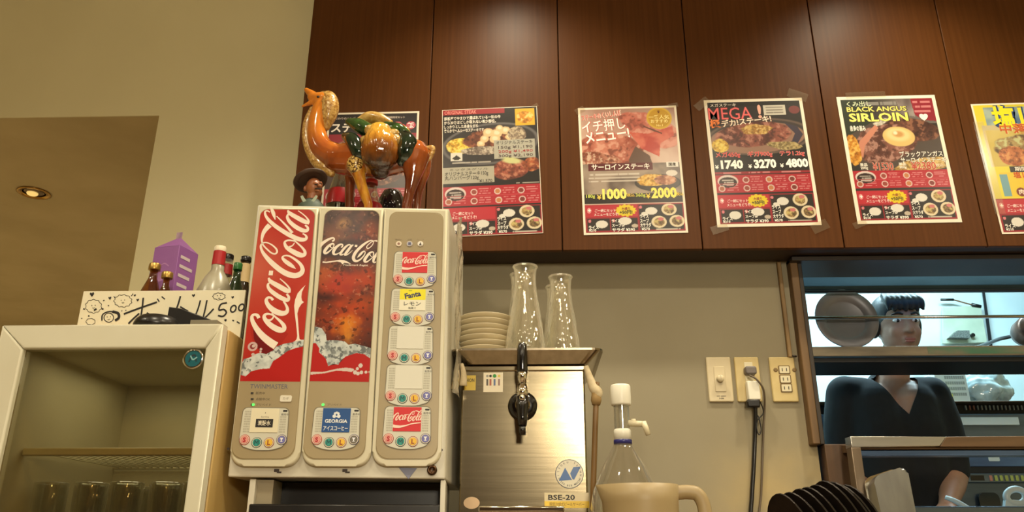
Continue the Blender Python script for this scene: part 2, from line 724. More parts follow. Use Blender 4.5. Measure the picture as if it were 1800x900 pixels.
m_ceil = mat('ceiling_paint', (225, 212, 185), 0.8, col2=(215, 200, 170), scale=(2, 2, 2))
m_floor = mat('floor_vinyl', (150, 132, 104), 0.5, col2=(134, 116, 90), scale=(3, 3, 3))
m_wood = mat('dark_wood', (88, 52, 23), 0.38, col2=(76, 43, 17), scale=(95, 95, 1.6), detail=5, bump=0.06, spec=0.13, ramp=(0.3, 0.7))
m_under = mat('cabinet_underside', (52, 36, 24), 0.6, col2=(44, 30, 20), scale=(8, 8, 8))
m_post = mat('window_wood', (112, 84, 50), 0.55, col2=(80, 59, 34), scale=(30, 30, 3), detail=5, bump=0.1)
m_frame_dark = mat('window_dark', (46, 36, 28), 0.5, col2=(34, 26, 20), scale=(10, 10, 10))
m_tile = mat('kitchen_panel', (214, 226, 226), 0.3, col2=(196, 212, 214), scale=(3, 3, 3))
m_steel = mat('brushed_steel', (178, 172, 160), 0.3, 1.0, col2=(160, 154, 142), scale=(120, 120, 3), bump=0.02)
m_steel_dark = mat('worn_steel', (104, 106, 110), 0.38, 1.0, col2=(82, 84, 90), scale=(4, 40, 40))
m_black = mat('black_plastic', (22, 20, 19), 0.3, col2=(30, 27, 25), scale=(30, 30, 30))

m = MB(); m.box(-4.2, 3.4, -4.2, 5.9, -0.1, 0.0, m_floor); structure(m.build('floor'))
m = MB(); m.box(-4.2, 3.4, -4.2, 2.34, 2.95, 3.05, m_ceil); structure(m.build('ceiling'))
m = MB(); m.box(-4.2, -4.1, -4.2, 5.9, 0, 2.95, m_wall); structure(m.build('wall_left'))
m = MB(); m.box(3.3, 3.4, -4.2, 4.6, 0, 2.95, m_wall); structure(m.build('wall_right'))
m = MB(); m.box(-4.1, 3.3, -4.2, -4.1, 0, 2.95, mat('rear_panelling', (110, 80, 52), 0.6, col2=(90, 64, 40), scale=(3, 3, 1))); structure(m.build('wall_rear'))
m = MB()
PXL, PXR, PXD = W(1399, 545, 2.22).x, W(1413, 545, 2.22).x, W(1421, 545, 2.22).x
XO, ZO = W(280, 203, YW).x, W(280, 203, YW).z                       # passage opening: right edge and head height
m.box(-4.1, XO, YW, 2.34, ZO, 2.95, m_wall)
m.box(XO, -0.60, YW, 2.34, 0, 2.95, m_wall)
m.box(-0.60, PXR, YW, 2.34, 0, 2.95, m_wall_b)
m.box(PXR, 3.3, YW, 2.34, 1.805, 2.95, m_wall)
m.box(PXR, 3.3, YW, 2.34, 0, 1.0, m_wall)
structure(m.build('wall_back'))
m = MB()
m.box(-4.1, XO - .002, YW + .003, 5.9, ZO - 0.001, ZO + 0.08, mat('passage_ceiling', (186, 168, 128), 0.7, col2=(174, 156, 116), scale=(3, 3, 3)))
structure(m.build('ceiling_passage'))
m = MB()
m_pw = mat('passage_wall', (196, 186, 160), 0.75, col2=(186, 176, 150), scale=(2, 2, 2))
m.box(XO, XO + .09, 2.34, 5.9, 0, ZO, m_pw)
m.box(-4.1, XO, 5.8, 5.9, 0, ZO - .001, m_pw)
structure(m.build('wall_passage'))

# kitchen shell
m = MB(); m.box(0.45, 3.3, 4.2, 4.3, 0, 2.9, m_tile); structure(m.build('wall_kitchen'))
m = MB(); m.box(0.45, 0.55, 2.34, 4.2, 0, 2.9, m_tile); structure(m.build('wall_kitchen_side'))
m = MB(); m.box(0.45, 3.3, 2.34, 4.3, 2.9, 2.95, m_ceil); structure(m.build('ceiling_kitchen'))
m = MB(); m.box(0.55, 3.3, 2.34, 4.2, 0, 0.16, m_floor); structure(m.build('floor_kitchen'))

# pass-through window frame
m = MB()
m.box(PXL, PXR, 2.222, 2.36, 1.262, 1.797, m_post, 0.003)
structure(m.build('window_1_post'))
m = MB()
m.box(PXR, PXD, 2.226, 2.36, 1.262, 1.797, m_frame_dark, 0.002)
m.box(PXL, 2.3, 2.20, 2.36, 1.784, 1.7978, m_frame_dark, 0.002)
structure(m.build('window_1_frame'))
m_panel = mat('brown_panel', (84, 58, 34), 0.55, col2=(66, 45, 27), scale=(25, 25, 4))
m = MB()
m.box(W(1452, 800, 2.22).x, W(1452, 800, 2.22).x + .09, 2.222, 2.36, 1.0, 1.262, m_panel, 0.002)
structure(m.build('trim_1'))

# overhead cabinet with its row of doors
SEAM = [-0.7202] + [-0.32244 + 0.399754 * i for i in range(7)]
cab = thing('overhead_cabinet', 'long dark brown wooden overhead cabinet whose doors carry the menu posters', 'cabinet', (0.6, 2.25, 1.798))
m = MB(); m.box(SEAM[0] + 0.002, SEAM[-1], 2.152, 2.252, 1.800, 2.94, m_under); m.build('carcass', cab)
proto = None
for a, b in zip(SEAM[:-1], SEAM[1:]):
    m = MB()
    m.box(a + 0.0014, b - 0.0014, YC, 2.151, 1.798, 2.94, m_wood, 0.0015)
    m.build('door', cab)
# thin conduit down the wall
m = MB()
zc_ = W(1390, 628, 2.245).z
xc = W(1378, 540, 2.245).x
m.box(xc - 0.005, xc + 0.007, 2.242, 2.254, zc_, 1.797, mat('conduit_paint', (150, 122, 80), 0.6, col2=(120, 94, 58), scale=(20, 20, 6)), 0.003)
m.tube([(xc + 0.006, 2.241, zc_ + .003), (xc + 0.018, 2.243, zc_ + .002)], 0.003, m_frame_dark, 8)
solo(m.build('cable_conduit'), 'thin brown conduit running down the wall beside the kitchen window', 'conduit')

# counter the machines stand on
m_count = mat('counter_laminate', (120, 92, 62), 0.4, col2=(104, 78, 52), scale=(6, 40, 40))
ct = thing('service_counter', 'brown service counter under the drink machines along the back wall', 'counter', (0.3, 1.75, 0))
m = MB(); m.box(-0.63, 1.35, 1.30, 2.252, 0.81, 0.85, m_count, 0.004); m.build('worktop', ct)
m = MB(); m.box(-0.60, 1.33, 1.36, 2.245, 0.0, 0.81, m_panel); m.build('base_cabinet', ct)

# ceiling downlight in the passage
dl = thing('ceiling_downlight', 'round recessed downlight in the brown passage ceiling', 'light', W(60, 338, 2.655).to_tuple())
_k = (ZO - 1.0) / (W(60, 338, 1.0).z - 1.0)
q = Vector((W(60, 338, _k).x, _k, ZO - .001))
dl.location = q; _loc[dl.name] = q
m_gold = mat('gold_trim', (168, 128, 62), 0.22, 1.0)
m = MB(); m.lathe([(0.043, 0.0), (0.060, -0.001), (0.062, -0.004), (0.058, -0.006), (0.045, -0.004), (0.042, 0.010)], m_gold, q, 40); m.build('trim_ring', dl)
m = MB(); m.lathe([(0.0, 0.008), (0.043, 0.004), (0.043, 0.001), (0.030, -0.001), (0.0, -0.002)], mat('lamp_recess', (96, 70, 36), 0.25, 0.6), q, 32); m.build('reflector', dl)
m = MB(); m.ell(q + Vector((-0.006, 0, -0.004)), (0.021, 0.021, 0.010), mat('lamp_lens', (235, 200, 120), 0.3, emit=0.8)); m.build('lens', dl)

# ================================================================ DRINK DISPENSER
m_cream = mat('cream_plastic', (211, 204, 178), 0.32, col2=(203, 195, 168), scale=(5, 5, 5))
m_shell = mat('white_enamel', (212, 208, 192), 0.35, col2=(204, 198, 180), scale=(6, 6, 6))
m_gold_panel = mat('warm_grey_panel', (164, 148, 114), 0.35, col2=(156, 140, 106), scale=(4, 4, 4))
m_plate = mat('light_grey_plastic', (206, 204, 188), 0.4)
m_print = print_mat('printed_film', 0.22)
A_M = 0.07834
MF = Frame((-0.4138, 1.668, 1.0), (math.cos(A_M), math.sin(A_M), 0), (0, 0, 1))


def U(pts, fr, n=0.0):
    return [fr.uv(p[0], p[1], n) for p in pts]


def rpoly(q, rads, n=8):
    """polygon with rounded corners (radius per corner)"""
    out = []
    k = len(q)
    for i in range(k):
        a, b, c = Vector(q[i - 1]), Vector(q[i]), Vector(q[(i + 1) % k])
        r = rads[i]
        if r <= 0:
            out.append((b.x, b.y))
            continue
        d1, d2 = (a - b).normalized(), (c - b).normalized()
        p0, p1 = b + d1 * r, b + d2 * r
        for j in range(n + 1):
            t = j / n
            w_ = 0.75
            den = (1 - t) ** 2 + 2 * t * (1 - t) * w_ + t * t
            p = (p0 * (1 - t) ** 2 + b * 2 * t * (1 - t) * w_ + p1 * t * t) / den
            out.append((p.x, p.y))
    return out


def bil(q):
    """bilinear map of a quad TL, TR, BR, BL; t = 0 at the top"""
    TL, TR, BR, BL = [np.array(p) for p in q]

    def f(s, t):
        s_, t_ = np.asarray(s)[..., None], np.asarray(t)[..., None]
        P = (TL * (1 - s_) + TR * s_) * (1 - t_) + (BL * (1 - s_) + BR * s_) * t_
        return P[..., 0], P[..., 1]
    return f


def inv_bil(q, pts):
    out = []
    f = bil(q)
    for p in pts:
        s = t = 0.5
        for _ in range(8):
            x, y = f(s, t)
            x1, y1 = f(s + 1e-4, t)
            x2, y2 = f(s, t + 1e-4)
            J = np.array([[x1 - x, x2 - x], [y1 - y, y2 - y]]) / 1e-4
            d = np.linalg.solve(J, np.array([p[0] - x, p[1] - y]))
            s, t = s + d[0], t + d[1]
        out.append((float(s), float(t)))
    return out


# ---- script lettering traced stroke by stroke: crop corner, then (x, y, width) at nine to one
def _st(bx, by, pts): return [(bx + x / 9, by + y / 9, w / 9) for x, y, w in pts]


_A, _B, _C, _D = (450, 362), (450, 420), (430, 480), (420, 540)
LOGO = [
    _st(*_A, [(525, 112, 20), (560, 160, 58), (680, 232, 70), (790, 290, 70), (842, 312, 46)]),
    _st(*_A, [(832, 330, 45), (853, 285, 36), (820, 225, 22), (760, 170, 18), (690, 120, 14)]),
    _st(*_A, [(548, 165, 24), (522, 195, 34), (525, 240, 46), (570, 305, 58), (660, 378, 66), (765, 430, 66), (830, 430, 48), (840, 385, 36), (800, 345, 26)]),
    _st(*_A, [(255, 58, 18), (290, 130, 54), (312, 195, 46), (330, 262, 10)]),
    _st(*_A, [(245, 142, 20), (208, 122, 22), (172, 135, 28), (180, 195, 38), (235, 272, 52), (330, 358, 62), (450, 440, 66), (570, 510, 70), (700, 566, 70), (790, 572, 58), (822, 540, 40), (800, 500, 26), (760, 480, 20)]),
    _st(*_A, [(352, 205, 14), (430, 280, 24), (520, 375, 34), (600, 470, 44)]),
    _st(*_A, [(640, 600, 16), (570, 585, 28), (510, 590, 30), (478, 625, 36), (515, 700, 58), (620, 768, 76), (720, 815, 80), (785, 812, 58), (795, 760, 44), (750, 695, 32), (680, 630, 24), (620, 578, 18)]),
    _st(*_A, [(635, 622, 14), (600, 668, 20), (550, 688, 26)]),
    _st(*_B, [(655, 512, 4), (600, 470, 48), (540, 428, 64), (478, 380, 54), (445, 335, 34), (475, 305, 24), (550, 310, 28), (650, 368, 38), (728, 440, 48), (760, 520, 62), (730, 585, 80), (640, 618, 85), (520, 590, 85), (400, 520, 80), (270, 410, 74), (170, 300, 56), (120, 220, 40), (105, 150, 32), (130, 110, 24), (190, 98, 20), (270, 130, 22), (340, 190, 26), (360, 240, 30), (330, 275, 26), (270, 260, 24), (200, 200, 24), (145, 140, 24), (122, 80, 28), (125, 18, 42), (150, -62, 60), (200, -132, 76), (246, -177, 84)]),
    _st(*_B, [(268, 540, 62), (258, 612, 62)]),
    _st(*_C, [(405, 112, 24), (440, 168, 58), (560, 240, 74), (680, 308, 74), (738, 335, 46)]),
    _st(*_C, [(728, 345, 44), (736, 285, 30), (680, 210, 22), (585, 125, 14)]),
    _st(*_C, [(415, 190, 26), (396, 225, 36), (410, 275, 48), (460, 330, 60), (560, 402, 66), (660, 452, 64), (712, 460, 50), (722, 410, 38), (690, 365, 28)]),
    _st(*_C, [(478, 462, 40), (445, 428, 36), (398, 424, 40), (370, 470, 50), (410, 552, 66), (500, 630, 84), (610, 670, 80), (685, 652, 64), (702, 595, 44), (675, 530, 32), (640, 480, 24)]),
    _st(*_D, [(575, 170, 14), (520, 142, 26), (458, 142, 38), (428, 182, 50), (462, 250, 64), (550, 330, 80), (660, 388, 84), (732, 388, 66), (740, 330, 58), (690, 262, 44), (622, 202, 30), (570, 152, 20), (545, 122, 12)]),
    _st(*_D, [(580, 165, 18), (558, 212, 24), (515, 238, 30), (470, 232, 28)]),
    _st(*_D, [(345, 205, 50), (322, 162, 48), (272, 150, 38), (236, 182, 46), (250, 260, 60), (310, 370, 76), (400, 480, 92), (520, 580, 106), (615, 640, 112)]),
]
K9 = 1 / 9
SWIRL = [(430 + x * K9, 480 + y * K9) for x, y in ((965, 190), (900, 250), (840, 320), (800, 420), (785, 520), (795, 650), (812, 780), (825, 900), (832, 1000), (822, 1045), (792, 1085), (900, 1065), (868, 1040), (855, 900), (845, 760), (835, 640), (860, 550), (900, 490), (940, 460), (910, 440), (898, 380), (908, 300), (940, 230))]
_s0 = (MF.uv(501, 500)[0] - MF.uv(500, 500)[0])
LOGO_UV = [[MF.uv(x, y) + (w_ * _s0 * 1.06,) for x, y, w_ in st] for st in LOGO]


def logo(mb, fr, a_uv, b_uv, a_ref, b_ref, n, m, clip=None, fat=1.0):
    """set the script lettering so that two of its points land on a_uv and b_uv"""
    ra, rb = complex(*MF.uv(*a_ref)), complex(*MF.uv(*b_ref))
    ta, tb = complex(*a_uv), complex(*b_uv)
    k = (tb - ta) / (rb - ra)
    for i, st in enumerate(LOGO_UV):
        pts = []
        for x, y, w_ in st:
            z = ta + k * (complex(x, y) - ra)
            pts.append((z.real, z.imag, w_ * abs(k) * fat))
        mb.ribbon(pts, fr, n + i * 0.000012, m, 6, clip)


HOOK, HYPH, LASTA = (450, 556.7), (479.1, 483.9), (543, 398.7)

mc = thing('drink_dispenser', 'cream and red three-lane soft drink dispenser with white script lettering and rows of size buttons', 'drink dispenser', MF.p(0, -0.15, -0.18))
# body
m = MB()
Q = U([(453, 360), (790, 367), (782, 842), (400, 838)], MF)
_fq = [MF.p(u, v, 0) for u, v in Q]
_vv, _ff = m._add(_fq + [p + Vector((0, 0.36, 0)) for p in _fq], [(0, 3, 2, 1), (4, 5, 6, 7), (0, 1, 5, 4), (1, 2, 6, 5), (2, 3, 7, 6), (3, 0, 4, 7)], m_shell)
bmesh.ops.bevel(m.bm, geom=list({e for f in _ff for e in f.edges}), offset=0.003, segments=2, affect='EDGES', profile=0.5)
m.build('body', mc)
# stand below: two side cheeks, dark rear panel, splash tray
m = MB()
l0, r0 = MF.uv(438, 843)[0], MF.uv(783, 843)[0]
vb = MF.uv(600, 841)[1]
ml = MB(); ml.box(l0, l0 + 0.012, -0.15, vb - 0.002, -0.30, -0.006, m_shell, 0.001, fr=MF); ml.build('side_cheek', mc)
ml = MB(); ml.box(r0 - 0.010, r0, -0.15, vb - 0.002, -0.30, -0.006, m_shell, 0.001, fr=MF); ml.build('side_cheek', mc)
ml = MB(); ml.box(l0 + 0.012, r0 - 0.010, -0.15, vb - 0.002, -0.30, -0.10, m_black, fr=MF); ml.build('splash_panel', mc)
ml = MB(); ml.box(l0 + 0.012, l0 + 0.045, 0.0, vb - 0.002, -0.099, -0.02, mat('grey_liner', (150, 138, 112), 0.5), fr=MF); ml.build('liner', mc)
ml = MB(); ml.box(l0 + 0.004, r0 - 0.0101, -0.15, MF.uv(600, 886)[1], -0.099, -0.004, m_black, 0.003, fr=MF); ml.build('drip_tray', mc)

FN, PN = 0.014, 0.0155
LANES = [
    dict(out=[(455, 362), (560, 365), (526, 820), (402, 819)], inn=[(459, 368), (554, 369), (516, 806), (405, 806)], gq=[(459, 368), (554, 369), (527.7, 671), (421.9, 670)]),
    dict(out=[(562, 365), (674, 366), (651, 820), (529, 819)], inn=[(572, 369.5), (667, 370.5), (640, 806), (532, 806)], gq=[(572, 369.5), (667, 370.5), (648.3, 671.5), (544.4, 670)]),
    dict(out=[(676, 366), (787, 367), (775, 819), (653, 819)], inn=[(686, 373), (779, 375), (768, 806), (660, 806)], gq=None)]
m_line = mat('panel_edge_line', (150, 134, 96), 0.4)
lane_objs = []
for L in LANES:
    m = MB()
    m.prism(rpoly(U(L['out'], MF, FN), (0, 0, 0.030, 0.030)), 0.0, FN, MF, m_cream, 0.005, seg=3)
    fo = m.build('lane_fascia', mc)
    m = MB()
    inn = U(L['inn'], MF, PN)
    rr_ = (0.018, 0.018, 0.026, 0.026)
    c_ = np.mean(np.array(inn), axis=0)
    m.prism(rpoly([tuple(c_ + (np.array(p) - c_) * (1.018, 1.006)) for p in inn], rr_), FN, FN + 0.0008, MF, m_line)
    m.prism(rpoly(inn, rr_), FN, PN, MF, m_gold_panel, 0.0006, seg=1)
    m.build('inset_panel', fo)
    lane_objs.append(fo)


def foam(cv, poly, seed):
    """splash of crushed ice: pale lumps with dark crevices"""
    mk = cv.pmask(poly)
    n1 = vnoise(cv.u * cv.asp, cv.v, 24, seed, 4)
    n2 = vnoise(cv.u * cv.asp, cv.v, 60, seed + 1, 3)
    base = mix((196, 198, 192), (238, 236, 226), np.clip((n1 - 0.3) / 0.35, 0, 1)[..., None])
    cv.put(mk, base)
    cv.put(mk * np.clip((n2 - 0.60) / 0.08, 0, 1) * 0.75, (96, 98, 98))
    cv.put(mk * np.clip((0.36 - n1) / 0.05, 0, 1) * 0.6, (120, 122, 120))


def gfx(lane, name, paint):
    L = LANES[lane]
    q = U(L['gq'], MF, PN)
    wd = (Vector(q[1]) - Vector(q[0])).length
    ht = q[0][1] - q[3][1]
    ny = 520
    cv = Canvas(int(ny * wd / ht), ny, wd / ht, (200, 40, 38))
    ref = U(L['gq'], MF, PN)
    tr = lambda pts: inv_bil(ref, U(pts, MF, PN))
    paint(cv, tr)
    # round the two top corners
    rad = 0.017
    x, y = cv.u * wd, cv.v * ht
    mk = np.ones_like(x, bool)
    for cx in (rad, wd - rad):
        side = (x < rad) if cx == rad else (x > wd - rad)
        mk &= ~(side & (y < rad) & ((x - cx) ** 2 + (y - rad) ** 2 > rad * rad))
    return print_grid(name, MF, 0, 1, 0, 1, cv.img * np.array((.87, .9, .92)), m_print, PN + 0.0003, lane_objs[lane], mk, bil(ref))


def paint_left(cv, tr):
    t = cv.v[..., None]
    n = vnoise(cv.u * cv.asp, cv.v, 5, 3, 3)[..., None]
    cv.img = mix((196, 44, 34), (212, 70, 52), n * np.clip(1.2 - 1.5 * np.abs(t - 0.35), 0, 1))
    cv.put(np.clip(1 - np.hypot(cv.u - 0.05, (cv.v - 0.36) * 2.6) / 0.75, 0, 1) * 0.55, (232, 140, 110))
    cv.put(np.clip((cv.u - 0.72) / 0.3, 0, 1) * np.clip(1 - np.abs(cv.v - 0.1) * 3, 0, 1) * 0.5, (190, 30, 30))
    C5 = lambda pts: tr([(410 + x / 5, 500 + y / 5) for x, y in pts])
    D9 = lambda pts: tr([(420 + x / 9, 540 + y / 9) for x, y in pts])
    cv.put(cv.pmask(D9([(170, 120), (260, 150), (560, 230), (780, 420), (640, 620), (560, 700), (380, 760), (250, 640), (190, 420)])) * 0.25, (150, 24, 28))
    cv.put(cv.pmask(D9([(225, 330), (300, 450), (420, 580), (560, 680), (520, 720), (400, 750), (300, 650), (240, 500)])) * 0.8, (108, 22, 26))
    cv.poly(C5([(60, 860), (60, 780), (110, 805), (160, 760), (240, 740), (320, 735), (350, 670), (400, 640), (480, 580), (550, 555), (640, 540), (640, 870)]), (200, 40, 36))
    foam(cv, C5([(80, 690), (95, 655), (150, 640), (200, 610), (240, 600), (290, 612), (350, 580), (380, 545), (450, 520), (520, 508), (560, 487), (640, 484), (640, 545), (605, 547), (550, 557), (480, 582), (400, 642), (350, 672), (320, 737), (240, 742), (160, 762), (110, 806), (60, 792)]), 5)
    for x, y, r, c in ((172, 545, 0.052, (226, 186, 178)), (172, 545, 0.030, (150, 60, 60)), (180, 540, 0.018, (226, 196, 186)), (175, 615, 0.018, (230, 200, 190)), (245, 568, 0.014, (230, 200, 190)), (240, 590, 0.012, (230, 200, 190))):
        (u, v), = C5([(x, y)])
        cv.ell(u, v, r / cv.asp * 0.5, r * 0.5, c)


def paint_mid(cv, tr):
    u, v = cv.u, cv.v
    n = vnoise(u * cv.asp, v, 7, 11, 5)
    n2 = vnoise(u * cv.asp, v, 26, 12, 4)
    cv.img = mix((40, 24, 24), (108, 62, 52), np.clip((n * 0.5 + n2 * 0.5 - 0.3) / 0.4, 0, 1)[..., None])
    for (cx, cy, ru, rv, col, am) in ((0.22, 0.16, 0.30, 0.09, (150, 84, 52), .8), (0.36, 0.085, 0.16, 0.045, (214, 150, 84), .8), (0.85, 0.13, 0.2, 0.08, (166, 66, 34), .8), (0.75, 0.2, 0.3, 0.06, (120, 40, 34), .7),
                                      (0.15, 0.40, 0.3, 0.10, (206, 92, 44), .9), (0.45, 0.46, 0.35, 0.10, (196, 60, 44), .9), (0.85, 0.42, 0.28, 0.12, (206, 74, 40), .9),
                                      (0.80, 0.56, 0.4, 0.06, (190, 78, 36), .9), (0.50, 0.66, 0.55, 0.15, (204, 72, 34), .95), (0.56, 0.70, 0.26, 0.08, (240, 140, 40), .9), (0.60, 0.76, 0.10, 0.07, (244, 160, 56), .7)):
        d = np.hypot((u - cx) / ru, (v - cy) / rv) + (n - 0.5) * 1.1 + (n2 - 0.5) * 0.8
        cv.put(np.clip(1.25 - d, 0, 1) * am, col)
    cv.put(np.clip((vnoise(u * cv.asp, v, 44, 21, 3) - 0.65) / 0.08, 0, 1) * 0.5, (44, 22, 20))
    cv.put(np.clip((vnoise(u * cv.asp, v, 60, 22, 3) - 0.70) / 0.06, 0, 1) * 0.45, (226, 160, 120))
    for i in range(5):
        cv.put(np.clip(1 - np.hypot((u - (0.2, 0.5, 0.9, 0.15, 0.45)[i]) / 0.4, (v - (0.26, 0.21, 0.3, 0.53, 0.84)[i]) / 0.04), 0, 1) * 0.8, (40, 24, 28))
    C5 = lambda pts: tr([(540 + x / 5, 500 + y / 5) for x, y in pts])
    cv.poly(C5([(0, 520), (75, 512), (110, 560), (165, 650), (185, 712), (275, 700), (340, 630), (430, 602), (500, 612), (570, 660), (570, 870), (0, 870)]), (202, 42, 38))
    foam(cv, C5([(40, 375), (80, 372), (130, 385), (165, 440), (172, 492), (260, 490), (330, 500), (360, 530), (420, 520), (490, 540), (580, 565), (580, 668), (500, 612), (430, 602), (340, 632), (300, 662), (275, 705), (235, 697), (185, 716), (165, 652), (105, 592), (110, 562), (75, 512), (30, 520)]), 9)
    cv.poly(C5([(30, 768), (150, 766), (260, 740), (340, 730), (400, 738), (392, 770), (350, 762), (260, 756), (150, 780), (30, 792)]), (240, 214, 200))
    for x, y, r in ((468, 712, 18), (440, 740, 13), (420, 772, 17), (445, 782, 15), (475, 772, 15), (515, 770, 12), (400, 750, 10), (545, 768, 8), (380, 745, 10)):
        (a, b), = C5([(x, y)])
        cv.ell(a, b, r / 5 / 100, r / 5 / 290, (240, 222, 210))


g1 = gfx(0, 'script_panel_print', paint_left)
g2 = gfx(1, 'splash_panel_print', paint_mid)
m_white_ink = mat('white_ink', (236, 222, 206), 0.3)
m = MB()
n_ = PN + 0.0006
for i, st in enumerate(LOGO_UV):
    m.ribbon(st, MF, n_ + i * 0.00002, m_white_ink, 8)
m.sheet(U(SWIRL, MF, n_), n_ + 0.0004, MF, m_white_ink)
m.build('script_lettering', lane_objs[0])['label'] = 'large white script lettering running up the red panel'
m = MB()
cl = (MF.uv(565, 440)[0], MF.uv(664, 440)[0])
logo(m, MF, MF.uv(589.6, 424.5), MF.uv(627.7, 436.6), HOOK, HYPH, n_, m_white_ink, cl, 1.05)
c5 = lambda pts: U([(560 + x / 12.85, 415 + y / 12.85) for x, y in pts], MF, n_)
m.sheet(c5([(95, 570), (170, 580), (330, 558), (480, 536), (580, 545), (660, 580), (740, 635), (640, 612), (580, 605), (540, 637), (500, 592), (420, 575), (300, 590), (180, 610), (88, 604)]), n_ + 0.0003, MF, m_white_ink)
tu = MF.uv(627, 470)
m.text('Trademark Regist.', tu[0], tu[1], 0.0042, MF, m_white_ink, n_, 0.01, wid=MF.uv(649, 470)[0] - MF.uv(605, 470)[0], shear=0.2)
m.build('script_lettering', lane_objs[1])['label'] = 'white script lettering cut off at the panel edge'

# ---- the seven flavour modules
BT = [('S', (0.10, 0.71), (222, 150, 140), (176, 34, 40)), ('M', (0.37, 0.765), (44, 150, 140), (16, 84, 84)), ('L', (0.64, 0.765), (232, 186, 60), (150, 70, 20)), ('cup', (0.91, 0.70), (112, 112, 176), (232, 232, 240))]
m_ring = mat('button_rim', (226, 218, 196), 0.35)


